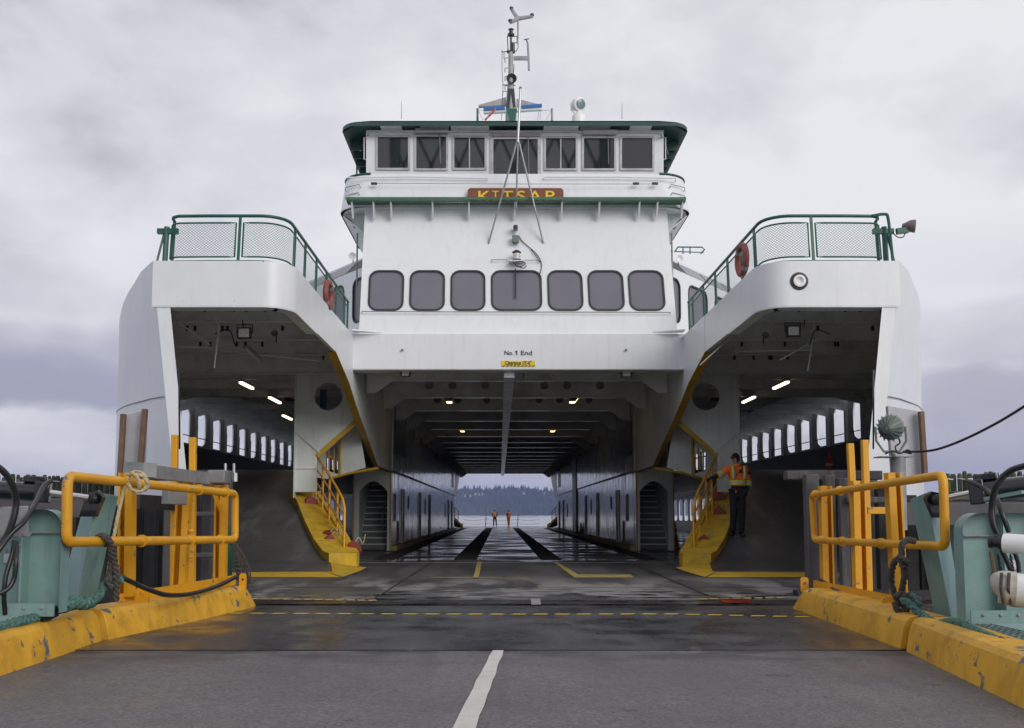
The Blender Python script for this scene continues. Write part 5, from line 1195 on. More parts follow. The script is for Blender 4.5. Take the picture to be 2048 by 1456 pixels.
# ---- guardrails
def guardrail(s, pts_top, pts_bot, posts, label, r):
    th = thing('guardrail', (s*3.8, 11, .3), label, 'guardrail')
    loop = []
    def corner(a, b, c_, rad=.09):
        a, b, c_ = V3(a), V3(b), V3(c_); u = (a-b).normalized(); v = (c_-b).normalized(); out = []
        for i in range(6):
            t = i/5; p = b+u*rad*(1-t)**2+v*rad*t**2; out.append(p)
        return out
    T = [V3(p) for p in pts_top]; B = [V3(p) for p in pts_bot]
    C4 = [T[0], T[-1], B[-1], B[0]]
    seq = []
    for i in range(4): seq += corner(C4[i-1], C4[i], C4[(i+1) % 4])
    part('pipe_loop', MB().tube(seq, r, 14, closed=True), YEL, th, smooth=60)
    for (t, w_, kind) in posts: pass
    return th
LT0, LT1 = at(135, 952, 8.9), at(470, 987, 12.7); LB0, LB1 = at(133, 1084, 8.9), at(470, 1079, 12.7)
gl = guardrail(-1, [LT0, LT1], [LB0, LB1], [], 'yellow pipe guardrail with a coil of cream rope tied round it', .046)
def hpost(th, foot, top, w_, d_, xdir=(1, 0, 0), split=.42, m=YEL, plate_=True):
    """channel post: web face and flange like the photo (U section open to one side)"""
    f, t = V3(foot), V3(top); x = V3(xdir)
    o = part('post', MB().bar(f, t, w_, .022, V3((0, -1, 0))) if False else MB().prism([f-x*w_/2, f+x*w_/2, t+x*w_/2, t-x*w_/2], (0, .02, 0)), m, th)
    part('post_flange', MB().prism([f+x*(w_/2-.022), f+x*w_/2, t+x*w_/2, t+x*(w_/2-.022)], (0, -d_, 0)), m, o)
    part('post_flange', MB().prism([f-x*w_/2, f-x*(w_/2-.022), t-x*(w_/2-.022), t-x*w_/2], (0, -d_, 0)), m, o)
    part('post_lip', MB().prism([f+x*(w_/2-.075)-V3((0, d_, 0)), f+x*w_/2-V3((0, d_, 0)), t+x*w_/2-V3((0, d_, 0)), t+x*(w_/2-.075)-V3((0, d_, 0))], (0, -.018, 0)), m, o)
    return o
hpost(gl, at(255, 1192, 10.8), at(258, 946, 10.8), .155, .10)
hpost(gl, at(361, 1176, 12.2), at(372, 962, 12.2), .165, .10)
hpost(gl, at(442, 1160, 13.2), at(445, 970, 13.2), .15, .10)
for a, b, ct_ in (((352, 1172), (350, 870), 12.9), ((389, 1168), (386, 875), 12.75)): 
    part('tall_slide_post', MB().bar(at(a[0]-5, a[1], ct_), at(b[0], b[1], ct_), .075, .085, (0, 1, 0)), YEL, gl, bevel=.006)
part('base_channel', MB().slab([at(238, 1205, 10.6), at(470, 1170, 13.2)], [at(238, 1188, 10.6), at(470, 1150, 13.2)], (0, .03, 0)), YEL, gl)
part('base_shelf', MB().slab([at(235, 1207, 10.5), at(480, 1172, 13.2)], [at(225, 1216, 10.45), at(478, 1180, 13.1)], (0, 0, -.03)), YEL, gl)
for q, Yq in ((288, 10.9), (488, 13.3)):
    p = at(q, 1190 if q < 300 else 1160, Yq); w_ = .075 if q < 300 else .045
    plate('lifting_lug', rrect(-w_, w_, -.13 if q < 300 else -.12, .09, w_*.9), [circ(0, .01, w_*.36, 14)], .03, (p.x, p.y-.06, p.z+.0), (1, 0, 0), (0, 0, 1), YEL, gl)
def collar(th, p, r, ax): part('pipe_collar', MB().tube([V3(p)-V3(ax)*.012, V3(p)+V3(ax)*.012], r, 14), YEL, th)
axl = (LT1-LT0).normalized()
for t in (.36, .66, .88): collar(gl, LB0.lerp(LB1, t), .062, axl)
for t in (.72, .92): collar(gl, LT0.lerp(LT1, t), .062, axl)
part('diagonal_brace', MB().bar(at(420, 966, 12.9), at(444, 1025, 13.0), .05, .02, (0, 1, 0)), YEL, gl)
for q in (1062, 1114): p = at(383, q, 12.1); part('bolt', MB().lathe(p, (0, -1, 0), [(.025, 0), (.025, .03), (.012, .04)], 8), YEL, gl)
# grey cross beam resting on posts
cb1 = part('steel_cross_beam', MB().bar(at(298, 943, 10.8), at(412, 957, 12.6), .10, .14), GAL); tag(cb1, 'grey galvanised steel beam laid across the left guardrail posts', 'beam')
part('beam_end_block', MB().bar(at(260, 938, 10.9), at(300, 940, 10.7), .16, .15), mat('grey_end_plate', (0.30, 0.33, 0.33), .5, var=.15, dirt=.4), cb1)
part('beam_bracket', MB().box(*[v for pr_ in zip(at(414, 966, 12.7), at(462, 942, 13.0)) for v in sorted(pr_)]), GAL, cb1, bevel=.01)
for q in (451, 468): part('threaded_stud', MB().tube([at(q, 950, 12.9), at(q, 927, 12.9)], .018, 8), STL, cb1)
part('stud_nut', MB().tube([at(470, 963, 12.8), at(470, 946, 12.8)], .035, 6), STL, cb1)
tb_ = MB()
part('lower_beam', MB().bar(at(275, 1003, 12.4), at(362, 1008, 12.9), .1, .17), DRK, cb1)
part('hydraulic_block', MB().bar(at(330, 994, 11.7), at(368, 996, 11.9), .14, .16), GAL, cb1, bevel=.01)
RT0, RT1 = at(1886, 950, 9.3), at(1624, 990, 13.4); RB0, RB1 = at(1891, 1093, 9.3), at(1629, 1080, 13.4)
gr = guardrail(1, [RT0, RT1], [RB0, RB1], [], 'yellow pipe guardrail with dark rope looped over its lower rail', .042)
hpost(gr, at(1797, 1225, 11.0), at(1782, 946, 11.0), .15, .10, (-1, 0, 0))
hpost(gr, at(1719, 1190, 12.0), at(1713, 962, 12.0), .155, .10, (-1, 0, 0))
hpost(gr, at(1653, 1170, 13.3), at(1648, 972, 13.3), .15, .10, (-1, 0, 0))
for a, b, ct_ in (((1716, 1185), (1700, 887), 12.9), ((1738, 1190), (1729, 880), 12.5)):
    part('tall_slide_post', MB().bar(at(a[0], a[1], ct_), at(b[0], b[1], ct_), .075, .085, (0, 1, 0)), YEL, gr, bevel=.006)
part('slide_bracket', MB().bar(at(1733, 1021, 12.1), at(1772, 1021, 12.1), .1, .08), YEL, gr, bevel=.005)
part('base_channel', MB().slab([at(1628, 1175, 13.2), at(1800, 1212, 10.6)], [at(1628, 1160, 13.2), at(1800, 1193, 10.6)], (0, .03, 0)), YEL, gr)
part('base_shelf', MB().slab([at(1624, 1176, 13.2), at(1810, 1225, 10.5)], [at(1620, 1184, 13.1), at(1816, 1238, 10.4)], (0, 0, -.03)), YEL, gr)
for q, Yq in ((1775, 10.7), (1606, 13.3)):
    p = at(q, 1210 if q > 1700 else 1168, Yq); w_ = .085 if q > 1700 else .05
    plate('lifting_lug', rrect(-w_, w_, -.11 if q > 1700 else -.10, .09, w_*.6), [circ(0, .01, w_*.40, 14)], .03, (p.x, p.y-.06, p.z), (1, 0, 0), (0, 0, 1), YEL, gr)
axr = (RT1-RT0).normalized()
for t in (.40, .72, .93): collar(gr, RB0.lerp(RB1, t), .058, axr)
for t in (.72, .96): collar(gr, RT0.lerp(RT1, t), .058, axr)
# ---- ropes
def rope(name, px, r, m, label, cat='rope', strands=3, pitch=.10, k=8, parent=None):
    if m is RPT: r *= .85; pitch *= .6
    P = smoothpath([at(*q) for q in px], k); mb = MB()
    L_ = along3(P)
    if strands > 1:
        n = max(8, int(L_[-1]/.018)); n = min(n, 260); Q = [at_len(P, L_, L_[-1]*i/n) for i in range(n+1)]
        for st_i in range(strands):
            out = []
            for i, p in enumerate(Q):
                d = (Q[min(i+1, n)]-Q[max(i-1, 0)]).normalized(); a = d.cross(V3((.1, .2, 1))).normalized(); b = a.cross(d)
                ph = L_[-1]*i/n/pitch*2*math.pi/1.6+st_i*2*math.pi/strands; out.append(p+(a*math.cos(ph)+b*math.sin(ph))*r*.5)
            mb.tube(out, r*.60, 6)
    else: mb.tube(P, r, 8)
    o = part(name, mb, m, parent, smooth=60, fix=False)
    if label: tag(o, label, cat)
    return o
def along3(P):
    d = [0]
    for a, b in zip(P, P[1:]): d.append(d[-1]+(b-a).length)
    return d
def at_len(P, L_, d):
    for i in range(len(L_)-1):
        if d <= L_[i+1]+1e-9: return P[i].lerp(P[i+1], (d-L_[i])/max(1e-9, L_[i+1]-L_[i]))
    return P[-1]
cr_ = rope('cream_rope', [(212, 1175, 9.9), (222, 1110, 9.8), (232, 1050, 9.8), (243, 1000, 9.85), (253, 962, 9.9), (268, 944, 10.0), (286, 948, 9.95), (294, 966, 9.9), (284, 982, 9.85), (264, 980, 9.8), (256, 966, 9.8)], .017, RPC, 'cream three-strand rope hanging from its knot on the left guardrail')
rope('rope_turn', [(262, 945, 9.9), (275, 955, 9.82), (280, 972, 9.82), (272, 982, 9.9), (258, 975, 10.0), (257, 955, 10.05), (268, 944, 10.0)], .016, RPC, None, parent=cr_)
rope('rope_turn', [(270, 943, 10.05), (286, 955, 9.88), (297, 968, 9.88), (290, 980, 9.9), (276, 975, 10.05), (272, 955, 10.1)], .016, RPC, None, parent=cr_)
rope('rope_turn', [(255, 950, 9.95), (272, 949, 9.86), (292, 956, 9.88), (299, 972, 10.0)], .016, RPC, None, parent=cr_)
dr_ = rope('dark_rope', [(195, 1076, 9.5), (205, 1072, 9.42), (216, 1078, 9.42), (224, 1095, 9.5), (230, 1130, 9.6), (232, 1165, 9.65), (232, 1200, 9.7)], .032, RPD, 'dark frayed rope loop hanging from the lower pipe of the left guardrail')
rope('rope_strand', [(216, 1078, 9.45), (222, 1100, 9.5), (222, 1130, 9.6), (216, 1165, 9.6), (226, 1175, 9.6)], .026, RPD, None, parent=dr_)
rope('rope_strand', [(193, 1078, 9.6), (204, 1086, 9.5), (216, 1090, 9.5)], .028, RPD, None, parent=dr_)
tr_ = rope('teal_rope', [(-60, 1275, 7.6), (0, 1254, 8.2), (40, 1243, 8.5), (80, 1233, 8.9), (120, 1217, 9.1), (150, 1210, 9.3), (180, 1205, 9.5), (200, 1188, 9.6), (214, 1165, 9.7), (232, 1152, 9.9), (240, 1165, 9.9)], .05, RPT, 'thick teal rope lying along the machinery deck behind the left kerb', pitch=.26)
rope('black_rope_wrap', [(78, 1234, 8.83), (95, 1229, 8.92), (108, 1223, 9.0)], .057, DRK, None, strands=1, parent=tr_)
rope('frayed_rope_bulge', [(127, 1214, 9.1), (145, 1205, 9.2), (165, 1207, 9.3), (182, 1203, 9.45)], .07, RPT, None, parent=tr_, pitch=.2)
bc = rope('black_cable', [(236, 1150, 9.9), (255, 1160, 10.0), (272, 1168, 10.2), (300, 1180, 10.4), (335, 1190, 10.8), (380, 1188, 11.5), (430, 1174, 12.3), (472, 1154, 12.9)], .026, HOS, 'black hose running along the base of the left guardrail', 'hose', strands=1)
bc = rope('black_cable', [(1640, 1158, 13.0), (1660, 1172, 12.7), (1690, 1192, 12.0), (1720, 1204, 11.4), (1752, 1213, 10.8), (1765, 1215, 10.6)], .022, HOS, 'black hose running along the base of the right guardrail', 'hose', strands=1)
dr_ = rope('dark_rope', [(1828, 1082, 9.7), (1816, 1080, 9.55), (1806, 1086, 9.5), (1803, 1105, 9.5), (1806, 1125, 9.55), (1795, 1118, 9.6), (1785, 1135, 9.7), (1783, 1165, 9.8), (1790, 1190, 9.8), (1800, 1205, 9.8)], .030, RPD, 'dark knotted rope looped over the lower pipe of the right guardrail')
rope('rope_strand', [(1808, 1120, 9.5), (1811, 1140, 9.55), (1806, 1170, 9.65), (1800, 1200, 9.75), (1810, 1215, 9.8)], .028, RPD, None, parent=dr_)
rope('rope_strand', [(1795, 1112, 9.5), (1812, 1120, 9.45), (1814, 1130, 9.5), (1800, 1132, 9.5)], .026, RPD, None, parent=dr_)
rope('rope_strand', [(1790, 1195, 9.7), (1805, 1188, 9.65), (1818, 1200, 9.7), (1812, 1220, 9.7), (1797, 1222, 9.7), (1790, 1205, 9.7)], .032, RPD, None, parent=dr_)
tr_ = rope('teal_rope', [(1805, 1200, 9.6), (1822, 1210, 9.5), (1838, 1226, 9.4), (1855, 1238, 9.2), (1875, 1248, 9.0), (1895, 1246, 8.8), (1915, 1246, 8.6), (1950, 1262, 8.2), (1990, 1280, 7.8), (2030, 1298, 7.5), (2090, 1325, 7.0)], .045, RPT, 'thick teal braided rope lying along the machinery deck behind the right kerb', pitch=.24)
rope('black_rope_wrap', [(2000, 1286, 7.7), (2016, 1293, 7.6), (2034, 1300, 7.45)], .052, DRK, None, strands=1, parent=tr_)
rope('teal_rope_end', [(1824, 1190, 9.6), (1834, 1200, 9.5), (1840, 1212, 9.45)], .035, RPT, None, parent=tr_)
# chain net hung at the left kerb tip
nt_ = thing('mesh_net', at(480, 1170, 13.3), 'dark tangled mesh net hanging beside the left guardrail at the ferry end', 'net')
for j in range(11):
    o0 = j*2.2; part('net_strand', MB().tube(smoothpath([at(462+o0*.35, 1085, 13.3), at(470+o0*.8+rnd.uniform(-2, 2), 1112, 13.35), at(474+o0*1.1+rnd.uniform(-2, 2), 1140, 13.4), at(478+o0, 1168, 13.45)], 4), .011, 5), RPD, nt_)
for j in range(9):
    yy = 1095+j*8; a = 464+(yy-1085)*.12; b = a+6+(yy-1085)*.22
    part('net_strand', MB().tube(smoothpath([at(a, yy, 13.3), at((a+b)/2, yy+4, 13.36), at(b, yy+rnd.uniform(-2, 5), 13.42)], 4), .010, 5), RPD, nt_)
gp = part('green_post', MB().bar(at(457, 1160, 13.6), at(460, 1053, 13.6), .08, .05, (0, 1, 0)), GRN); tag(gp, 'narrow green post behind the ferry end of the left guardrail', 'post')
# ---- teal lifting arms with cylinders
def beam_box(name, top, bot, w_, d_, m, label):
    t, b = V3(top), V3(bot); x = V3((1, 0, 0))
    o = part(name, MB().prism([b-x*w_/2, b+x*w_/2, t+x*w_/2, t-x*w_/2], (0, d_, 0)), m, bevel=.01); return tag(o, label, 'lifting arm')
la = part('lifting_arm', MB().add([at(150, 1222, 9.9), at(188, 1216, 10.2), at(237, 992, 10.2), at(196, 984, 9.9), at(110, 1222, 10.15), at(168, 1008, 10.15), at(150, 1215, 10.5), at(205, 992, 10.5)],
     [(0, 1, 2, 3), (0, 3, 5, 4), (4, 5, 7, 6), (1, 6, 7, 2), (3, 2, 7, 5), (0, 4, 6, 1)]), TEA, smooth=0, bevel=.008)
tag(la, 'slanted teal steel lifting arm behind the left guardrail', 'lifting arm')
def clevis(p, side, th):
    part('clevis_bracket', MB().prism([p+V3((-.11, -.05, -.13)), p+V3((.04, -.05, -.13)), p+V3((.11, -.05, .05)), p+V3((.06, -.05, .12)), p+V3((-.04, -.05, .1))] if side < 0 else [p+V3((.11, -.05, -.13)), p+V3((-.04, -.05, -.13)), p+V3((-.11, -.05, .05)), p+V3((-.06, -.05, .12)), p+V3((.04, -.05, .1))], (0, .08, 0)), CYL, th)
    part('pivot_pin', MB().lathe(p+V3((.03*(-side), -.09, .04)), (0, -1, 0), [(.05, 0), (.05, .03), (.025, .05)], 12), DRK, th)
clevis(at(186, 1006, 9.85), -1, la)
cy = thing('hydraulic_cylinder', at(40, 980, 9.3), 'black hydraulic cylinder pushing the left teal lifting arm', 'hydraulic cylinder')
def cylinder(th, pts, rb, rr, px_side):
    a, b, c_ = [V3(p) for p in pts]
    part('barrel', MB().tube([a, b], rb, 20), CYL, th, smooth=60); part('rod', MB().tube([b, c_], rr, 14), CHR, th, smooth=60)
    d = (b-a).normalized(); part('gland_block', MB().bar(b-d*.10, b+d*.03, rb*2.25, rb*2.25), CYL, th, bevel=.012)
    part('valve_block', MB().bar(b-d*.20+V3((0, 0, rb+.03)), b+d*.0+V3((0, 0, rb+.03)), .10, .06), CYL, th, bevel=.01)
cylinder(cy, (at(-160, 972, 9.2), at(94, 985, 9.5), at(180, 996, 9.75)), .085, .03, -1)
ra = part('lifting_arm', MB().add([at(1904, 1242, 9.9), at(1927, 1246, 10.1), at(1886, 988, 10.1), at(1852, 985, 9.9), at(1872, 1242, 10.2), at(1820, 999, 10.2), at(1900, 1235, 10.5), at(1860, 990, 10.5)],
     [(0, 1, 2, 3), (0, 3, 5, 4), (4, 5, 7, 6), (1, 6, 7, 2), (3, 2, 7, 5), (0, 4, 6, 1)]), TEA, smooth=0, bevel=.008)
tag(ra, 'slanted teal steel lifting arm behind the right guardrail', 'lifting arm')
clevis(at(1872, 1008, 9.85), 1, ra)
cy2 = thing('hydraulic_cylinder', at(2000, 970, 9.3), 'black hydraulic cylinder pushing the right teal lifting arm', 'hydraulic cylinder')
cylinder(cy2, (at(2230, 955, 8.8), at(1948, 985, 9.4), at(1880, 999, 9.75)), .10, .03, 1)
part('steel_strap', MB().bar(at(2046, 984, 8.9), at(1970, 998, 9.2), .04, .03), TEA, cy2)
# teal machinery housings
def housing(s, px0, px1, top, bot, Y, label):
    p0, p1 = at(px0, top, Y), at(px1, bot, Y); xa, xb = p0.x, p1.x; zb_, zt_ = p1.z, p0.z
    th = thing('machinery_housing', ((xa+xb)/2, Y, zb_), label, 'machinery')
    r_ = .16; ins = xa if s > 0 else xb      # inner (road-side) edge
    out = xb if s > 0 else xa
    prof = [(out, zb_), (out, zt_)]+[(ins-s*(-r_)*(1) if False else ins+s*r_-s*r_*math.sin(R(90*i/6)), zt_-r_+r_*math.cos(R(90*i/6))) for i in range(7)]+[(ins, zb_)]
    part('back_plate', MB().prism([(a, Y+.16, z) for a, z in prof], (0, .02, 0)), TEA, th)
    A = [(a, Y, z) for a, z in prof[1:]]; B = [(a, Y+.16, z) for a, z in prof[1:]]
    part('rim_plate', MB().ribbon(A, B), TEA, th, smooth=50)
    n = max(2, int(abs(xb-xa)/.32))
    for i in range(1, n+1):
        x = ins+s*(i*.36)
        if abs(x-ins) > abs(xb-xa)-.05: break
        part('stiffener', MB().box(x, x+.018, Y+.02, Y+.158, zb_, zt_-.02), TEA, th)
    for i in range(9):
        x = ins+s*(.10+i*.15)
        if abs(x-ins) < abs(xb-xa)-.05: part('housing_bolt', MB().lathe((x, Y-.10, zb_+.05), (0, -1, 0), [(.014, 0), (.014, .012), (.006, .016)], 6), GAL, th)
    part('conduit', MB().tube([(ins+s*.06, Y+.13, zt_-.20), (ins+s*1.0, Y+.13, zt_-.20)], .012, 6), GAL, th)
    part('name_plate', MB().box(ins+s*.42, ins+s*.56, Y+.145, Y+.15, zb_+.42, zb_+.50), FRM, th)
    part('base_angle', MB().box(min(xa, xb), max(xa, xb), Y-.10, Y-.08, zb_-.02, zb_+.09), TEA, th)
    return th
hl_ = housing(-1, -150, 117, 1019, 1226, 8.9, 'teal steel machinery housing behind the left kerb, hung with black hoses')
hr_ = housing(1, 1924, 2220, 1026, 1240, 8.9, 'teal steel machinery housing behind the right kerb with white pipes in front')
jb = part('junction_box', MB().bar(at(0, 1045, 8.7), at(58, 1042, 8.75), .05, .26, (0, 0, 1)), GAL, hl_, bevel=.008)
for (a, b) in ((43, 1070), (60, 1068), (12, 1103), (38, 1092)): p = at(a, b, 8.65); part('box_latch', MB().lathe(p, (0, -1, 0), [(.02, 0), (.02, .03)], 8), STL, jb)
hs_l = [[(-40, 920, 8.2), (0, 937, 8.3), (22, 965, 8.4), (32, 1000, 8.5), (26, 1040, 8.5), (8, 1080, 8.5), (-30, 1120, 8.5)],
        [(102, 962, 9.2), (88, 972, 9.1), (74, 1000, 8.9), (50, 1040, 8.6), (20, 1070, 8.5), (-10, 1110, 8.4), (-40, 1140, 8.4)],
        [(28, 1082, 8.6), (24, 1110, 8.55), (12, 1150, 8.5), (8, 1190, 8.5), (10, 1228, 8.6)],
        [(32, 1084, 8.6), (32, 1120, 8.5), (27, 1160, 8.5), (10, 1182, 8.45), (-20, 1190, 8.4)]]
ll = ['thick black hose arching in from the left edge over the left housing', 'grey ended black hose from the left cylinder head down to the left housing', 'black hose hanging straight down in front of the left housing', 'black hose curling back toward the picture edge at the left housing']
for i, q in enumerate(hs_l): tag(part('hydraulic_hose', MB().tube(smoothpath([at(*p) for p in q]), (.028, .022, .020, .020)[i], 12), HOS, smooth=60), ll[i], 'hose')
hs_r = [[(2110, 905, 8.0), (2060, 928, 8.1), (2020, 942, 8.3), (1994, 970, 8.4), (1984, 1010, 8.5), (1986, 1045, 8.5), (1994, 1066, 8.5)],
        [(1934, 962, 9.0), (1950, 968, 8.9), (1975, 982, 8.8), (1994, 1000, 8.6), (2005, 1030, 8.5), (2018, 1064, 8.5)],
        [(2003, 1098, 8.5), (2012, 1118, 8.5), (2022, 1142, 8.5)], [(2030, 1106, 8.5), (2036, 1125, 8.5), (2038, 1145, 8.5)]]
lr = ['thick black hose arching down from the right edge of the picture', 'banded hose from the right cylinder head down to the white pipe', 'short black hose between the two white pipes, the left one', 'short black hose between the two white pipes, the right one']
for i, q in enumerate(hs_r): tag(part('hydraulic_hose', MB().tube(smoothpath([at(*p) for p in q]), (.026, .021, .020, .018)[i], 12), HOS, smooth=60), lr[i], 'hose')
p0, p1 = at(2008, 1086, 8.3), at(2180, 1098, 7.9)
wpz = part('white_pipe', MB().tube([p0, p1], .078, 20), WHT, smooth=60); tag(wpz, 'white cylinder upper of two in front of the right teal housing', 'pipe')
part('pipe_end_cap', MB().lathe(p0, p0-p1, [(.07, 0), (.06, .03), (.045, .035), (.04, .08), (.05, .085), (.05, .11)], 14), DRK, wpz)
p0, p1 = at(2036, 1180, 8.1), at(2200, 1192, 7.8)
wpz = part('wrapped_pipe', MB().tube([at(2024, 1178, 8.12), p0, p1], .13, 20), WHT, smooth=60); tag(wpz, 'large white cylinder with its end wrapped in taped canvas', 'pipe')
part('canvas_wrap', MB().tube(smoothpath([at(1985, 1175, 8.15), at(1998, 1172, 8.12), at(2014, 1176, 8.1), at(2030, 1178, 8.08)], 4), [.035, .06, .09, .105, .118, .128, .135, .138, .138, .136, .136, .138, .14][:13], 14), mat('dirty_canvas', (0.46, 0.43, 0.38), .8, var=.2, vscale=12, dirt=.5, bump=.5, bscale=18), wpz, smooth=60)
for q in (2003, 2018): part('wrap_band', MB().tube([at(q, 1146, 8.0), at(q-2, 1175, 7.97), at(q+4, 1208, 8.02)], .014, 5), RPD, wpz)
part('clamp', MB().box(*[v for pr_ in zip(at(2032, 1215, 8.1), at(2060, 1195, 8.2)) for v in sorted(pr_)]), GAL, wpz)
hm_ = part('hammer', MB().tube([at(1981, 1104, 8.3), at(1986, 1128, 8.3), at(1988, 1150, 8.3)], .014, 6), BRN); tag(hm_, 'wooden handled tool hanging on the right teal housing', 'tool')
part('tool_wire', MB().tube([at(1988, 1150, 8.3), at(1994, 1165, 8.2), at(2002, 1176, 8.0)], .012, 5), RPD, hm_)
for q0, lab in ((1996, 'left short chain hanging under the upper white pipe'), (2021, 'right short chain hanging under the upper white pipe')):
    mb = MB()
    for i in range(9):
        c_ = at(q0+i*.9, 1112+i*5, 8.35); a = V3((1, 0, 0)) if i % 2 else V3((0, 1, 0)); mb.tube([c_+a*.010*math.cos(t)+V3((0, 0, .017))*math.sin(t) for t in [2*math.pi*j/8 for j in range(8)]], .0045, 4, closed=True)
    tag(part('chain', mb, MSD), lab, 'chain')
# ---- timber wing walls behind the machinery
def wall(s, label):
    th = thing('timber_wing_wall', (s*5.2, 15.5, -2.5), label, 'wing wall'); return th
wl_ = wall(-1, 'weathered timber wing wall of the berth on the left of the bow')
wr_ = wall(1, 'weathered timber wing wall of the berth on the right of the bow')
def tpile(th, px, top, Y, wpx, m, bot=-2.6, name='timber_post'):
    a = at(px, top, Y); w_ = wpx/F*Y; part(name, MB().box(a.x-w_/2, a.x+w_/2, Y, Y+w_, bot, a.z), m, th, bevel=.015)
for px, top, Y, w_, m in ((415, 960, 15.6, 20, TIM), (437, 968, 15.2, 13, TIB), (338, 1000, 15.4, 20, TIG), (300, 1010, 16.2, 24, TIB), (395, 965, 16.2, 16, TIB), (355, 970, 16.3, 16, TIB), (320, 995, 16.6, 16, TIB), (455, 960, 16.0, 15, TIM), (275, 1000, 16.4, 26, TIB), (250, 1000, 16.2, 22, TIB), (225, 1010, 16.0, 25, TIB), (190, 1015, 15.8, 28, TIM), (160, 1015, 15.8, 26, TIB), (130, 1015, 15.6, 26, TIM), (100, 1015, 15.6, 24, TIB), (80, 1015, 15.6, 26, TIB), (50, 1015, 15.6, 28, TIB), (20, 1015, 15.6, 28, TIB), (-10, 1015, 15.6, 28, TIB), (-40, 1015, 15.6, 28, TIB)): tpile(wl_, px, top, Y, w_, m)
for px0, px1, py, Y, h_, m in ((-60, 205, 1016, 15.0, 38, TIG), (255, 470, 952, 15.2, 18, TIM), (-60, 100, 990, 15.8, 14, TIB), (330, 420, 976, 15.1, 14, TIM), (395, 450, 1028, 15.1, 9, TIM), (395, 450, 1110, 15.1, 9, TIM), (-60, 480, 1190, 15.4, 30, TIB)):
    a, b = at(px0, py, Y), at(px1, py, Y); part('timber_wale', MB().bar(a, b, .25, h_/F*Y), m, wl_, bevel=.015)
for px, top, Y, w_, m in ((1625, 948, 16.0, 26, TIG), (1660, 950, 15.6, 20, TIM), (1688, 956, 15.2, 18, TIM), (1708, 962, 16.2, 22, TIB), (1745, 960, 16.2, 22, TIM), (1766, 975, 15.8, 22, TIB), (1795, 980, 16.0, 24, TIM), (1822, 990, 16.0, 24, TIB), (1850, 1000, 16.0, 24, TIB), (1880, 1010, 15.8, 26, TIB), (1910, 1015, 15.8, 26, TIM), (1940, 1015, 15.8, 28, TIB), (1970, 1015, 15.6, 28, TIB), (2000, 1015, 15.6, 28, TIB), (2032, 1015, 15.6, 28, TIB), (2062, 1015, 15.6, 28, TIB)): tpile(wr_, px, top, Y, w_, m)
for px0, px1, py, Y, h_, m in ((1780, 2120, 1028, 15.0, 46, TIG), (1570, 1760, 951, 16.4, 18, TIM), (1690, 1790, 1000, 15.2, 12, TIM), (1900, 2120, 992, 15.4, 18, TIG), (1590, 2120, 1195, 15.4, 30, TIB)):
    a, b = at(px0, py, Y), at(px1, py, Y); part('timber_wale', MB().bar(a, b, .25, h_/F*Y), m, wr_, bevel=.015)
# rows of mossy piles farther back
for s, x0, x1, lab in ((-1, -30, 255, 'row of mossy timber piles of the pier far behind the left guardrail'), (1, 1895, 2080, 'row of mossy timber piles of the pier far behind the right guardrail')):
    th = thing('pile_row', (s*13, 32, -2.5), lab, 'pile row'); px = x0; i = 0
    while px < x1:
        w_ = rnd.uniform(8, 13); Y = 28+rnd.uniform(-.3, .3); a = at(px, (953 if s < 0 else 948)+rnd.uniform(-5, 4)+(px/255*4 if s < 0 else 0), Y); r_ = w_/2/F*Y*.92
        pl = part('pile', MB().lathe((a.x, a.y, -2.6), (0, 0, 1), [(r_, 0), (r_*1.02, (a.z+2.6)*.6), (r_*.96, a.z+2.55), (r_*.7, a.z+2.62)], 10), MOS, th, smooth=50)
        if i % 2 == 0: part('pile_bracket', MB().bar((a.x-.10, a.y-r_-.03, a.z-.12), (a.x+.10, a.y-r_-.03, a.z-.14), .03, .025), STL, pl)
        px += w_; i += 1
    a, b = at(x0-30, 1000, 27.6), at(x1+20, 1000, 27.6); part('timber_wale', MB().bar(a, b, .25, .3), TIB, th)
# fender panels by the hull
def fender(pts, Y, s, label):
    P = [at(a, b, Y) for a, b in pts]; th = part('fender_panel', MB().prism(P, (0, .10, 0)), FEN); tag(th, label, 'fender panel'); return th
f1 = fender([(252, 830), (292, 820), (286, 950), (246, 955)], 15.4, -1, 'tall grey fender panel edged with brown timber against the left hull')
for e_ in (((247, 828), (240, 955)), ((290, 818), (280, 950))): part('rubbing_timber', MB().bar(at(*e_[0], 15.3), at(*e_[1], 15.3), .07, .10, (0, 1, 0)), BRN, f1, bevel=.01)
f2 = fender([(1776, 812), (1846, 824), (1852, 955), (1786, 955)], 15.4, 1, 'tall grey fender panel edged with brown timber against the right hull')
part('rubbing_timber', MB().bar(at(1842, 823, 15.3), at(1850, 955, 15.3), .07, .10, (0, 1, 0)), BRN, f2, bevel=.01)
# steel post with ribbed floodlight, cable
ps = part('steel_post', MB().tube([at(1800, 1060, 14.4), at(1796, 912, 14.4)], .10, 14), GAL); tag(ps, 'round grey steel post that carries the ribbed floodlight', 'post')
part('post_cap_plate', MB().prism([at(1762, 912, 14.3), at(1826, 912, 14.3), at(1826, 912, 14.3)+V3((0, .3, 0)), at(1762, 912, 14.3)+V3((0, .3, 0))], (0, 0, -.015)), GAL, ps)
c_ = at(1779, 856, 14.3); ax = V3((-.55, -.75, -.15)).normalized(); ax = -ax
lg = part('ribbed_floodlight', MB().lathe(c_, ax, [(.16, .12), (.175, .10), (.175, .04), (.14, -.02), (.10, -.09), (.05, -.14), (.02, -.16)], 24), LMG); tag(lg, 'sage green dock floodlight with a ribbed round housing on the right post', 'floodlight')
a1 = ax.cross(V3((0, 0, 1))).normalized(); a2 = a1.cross(ax)
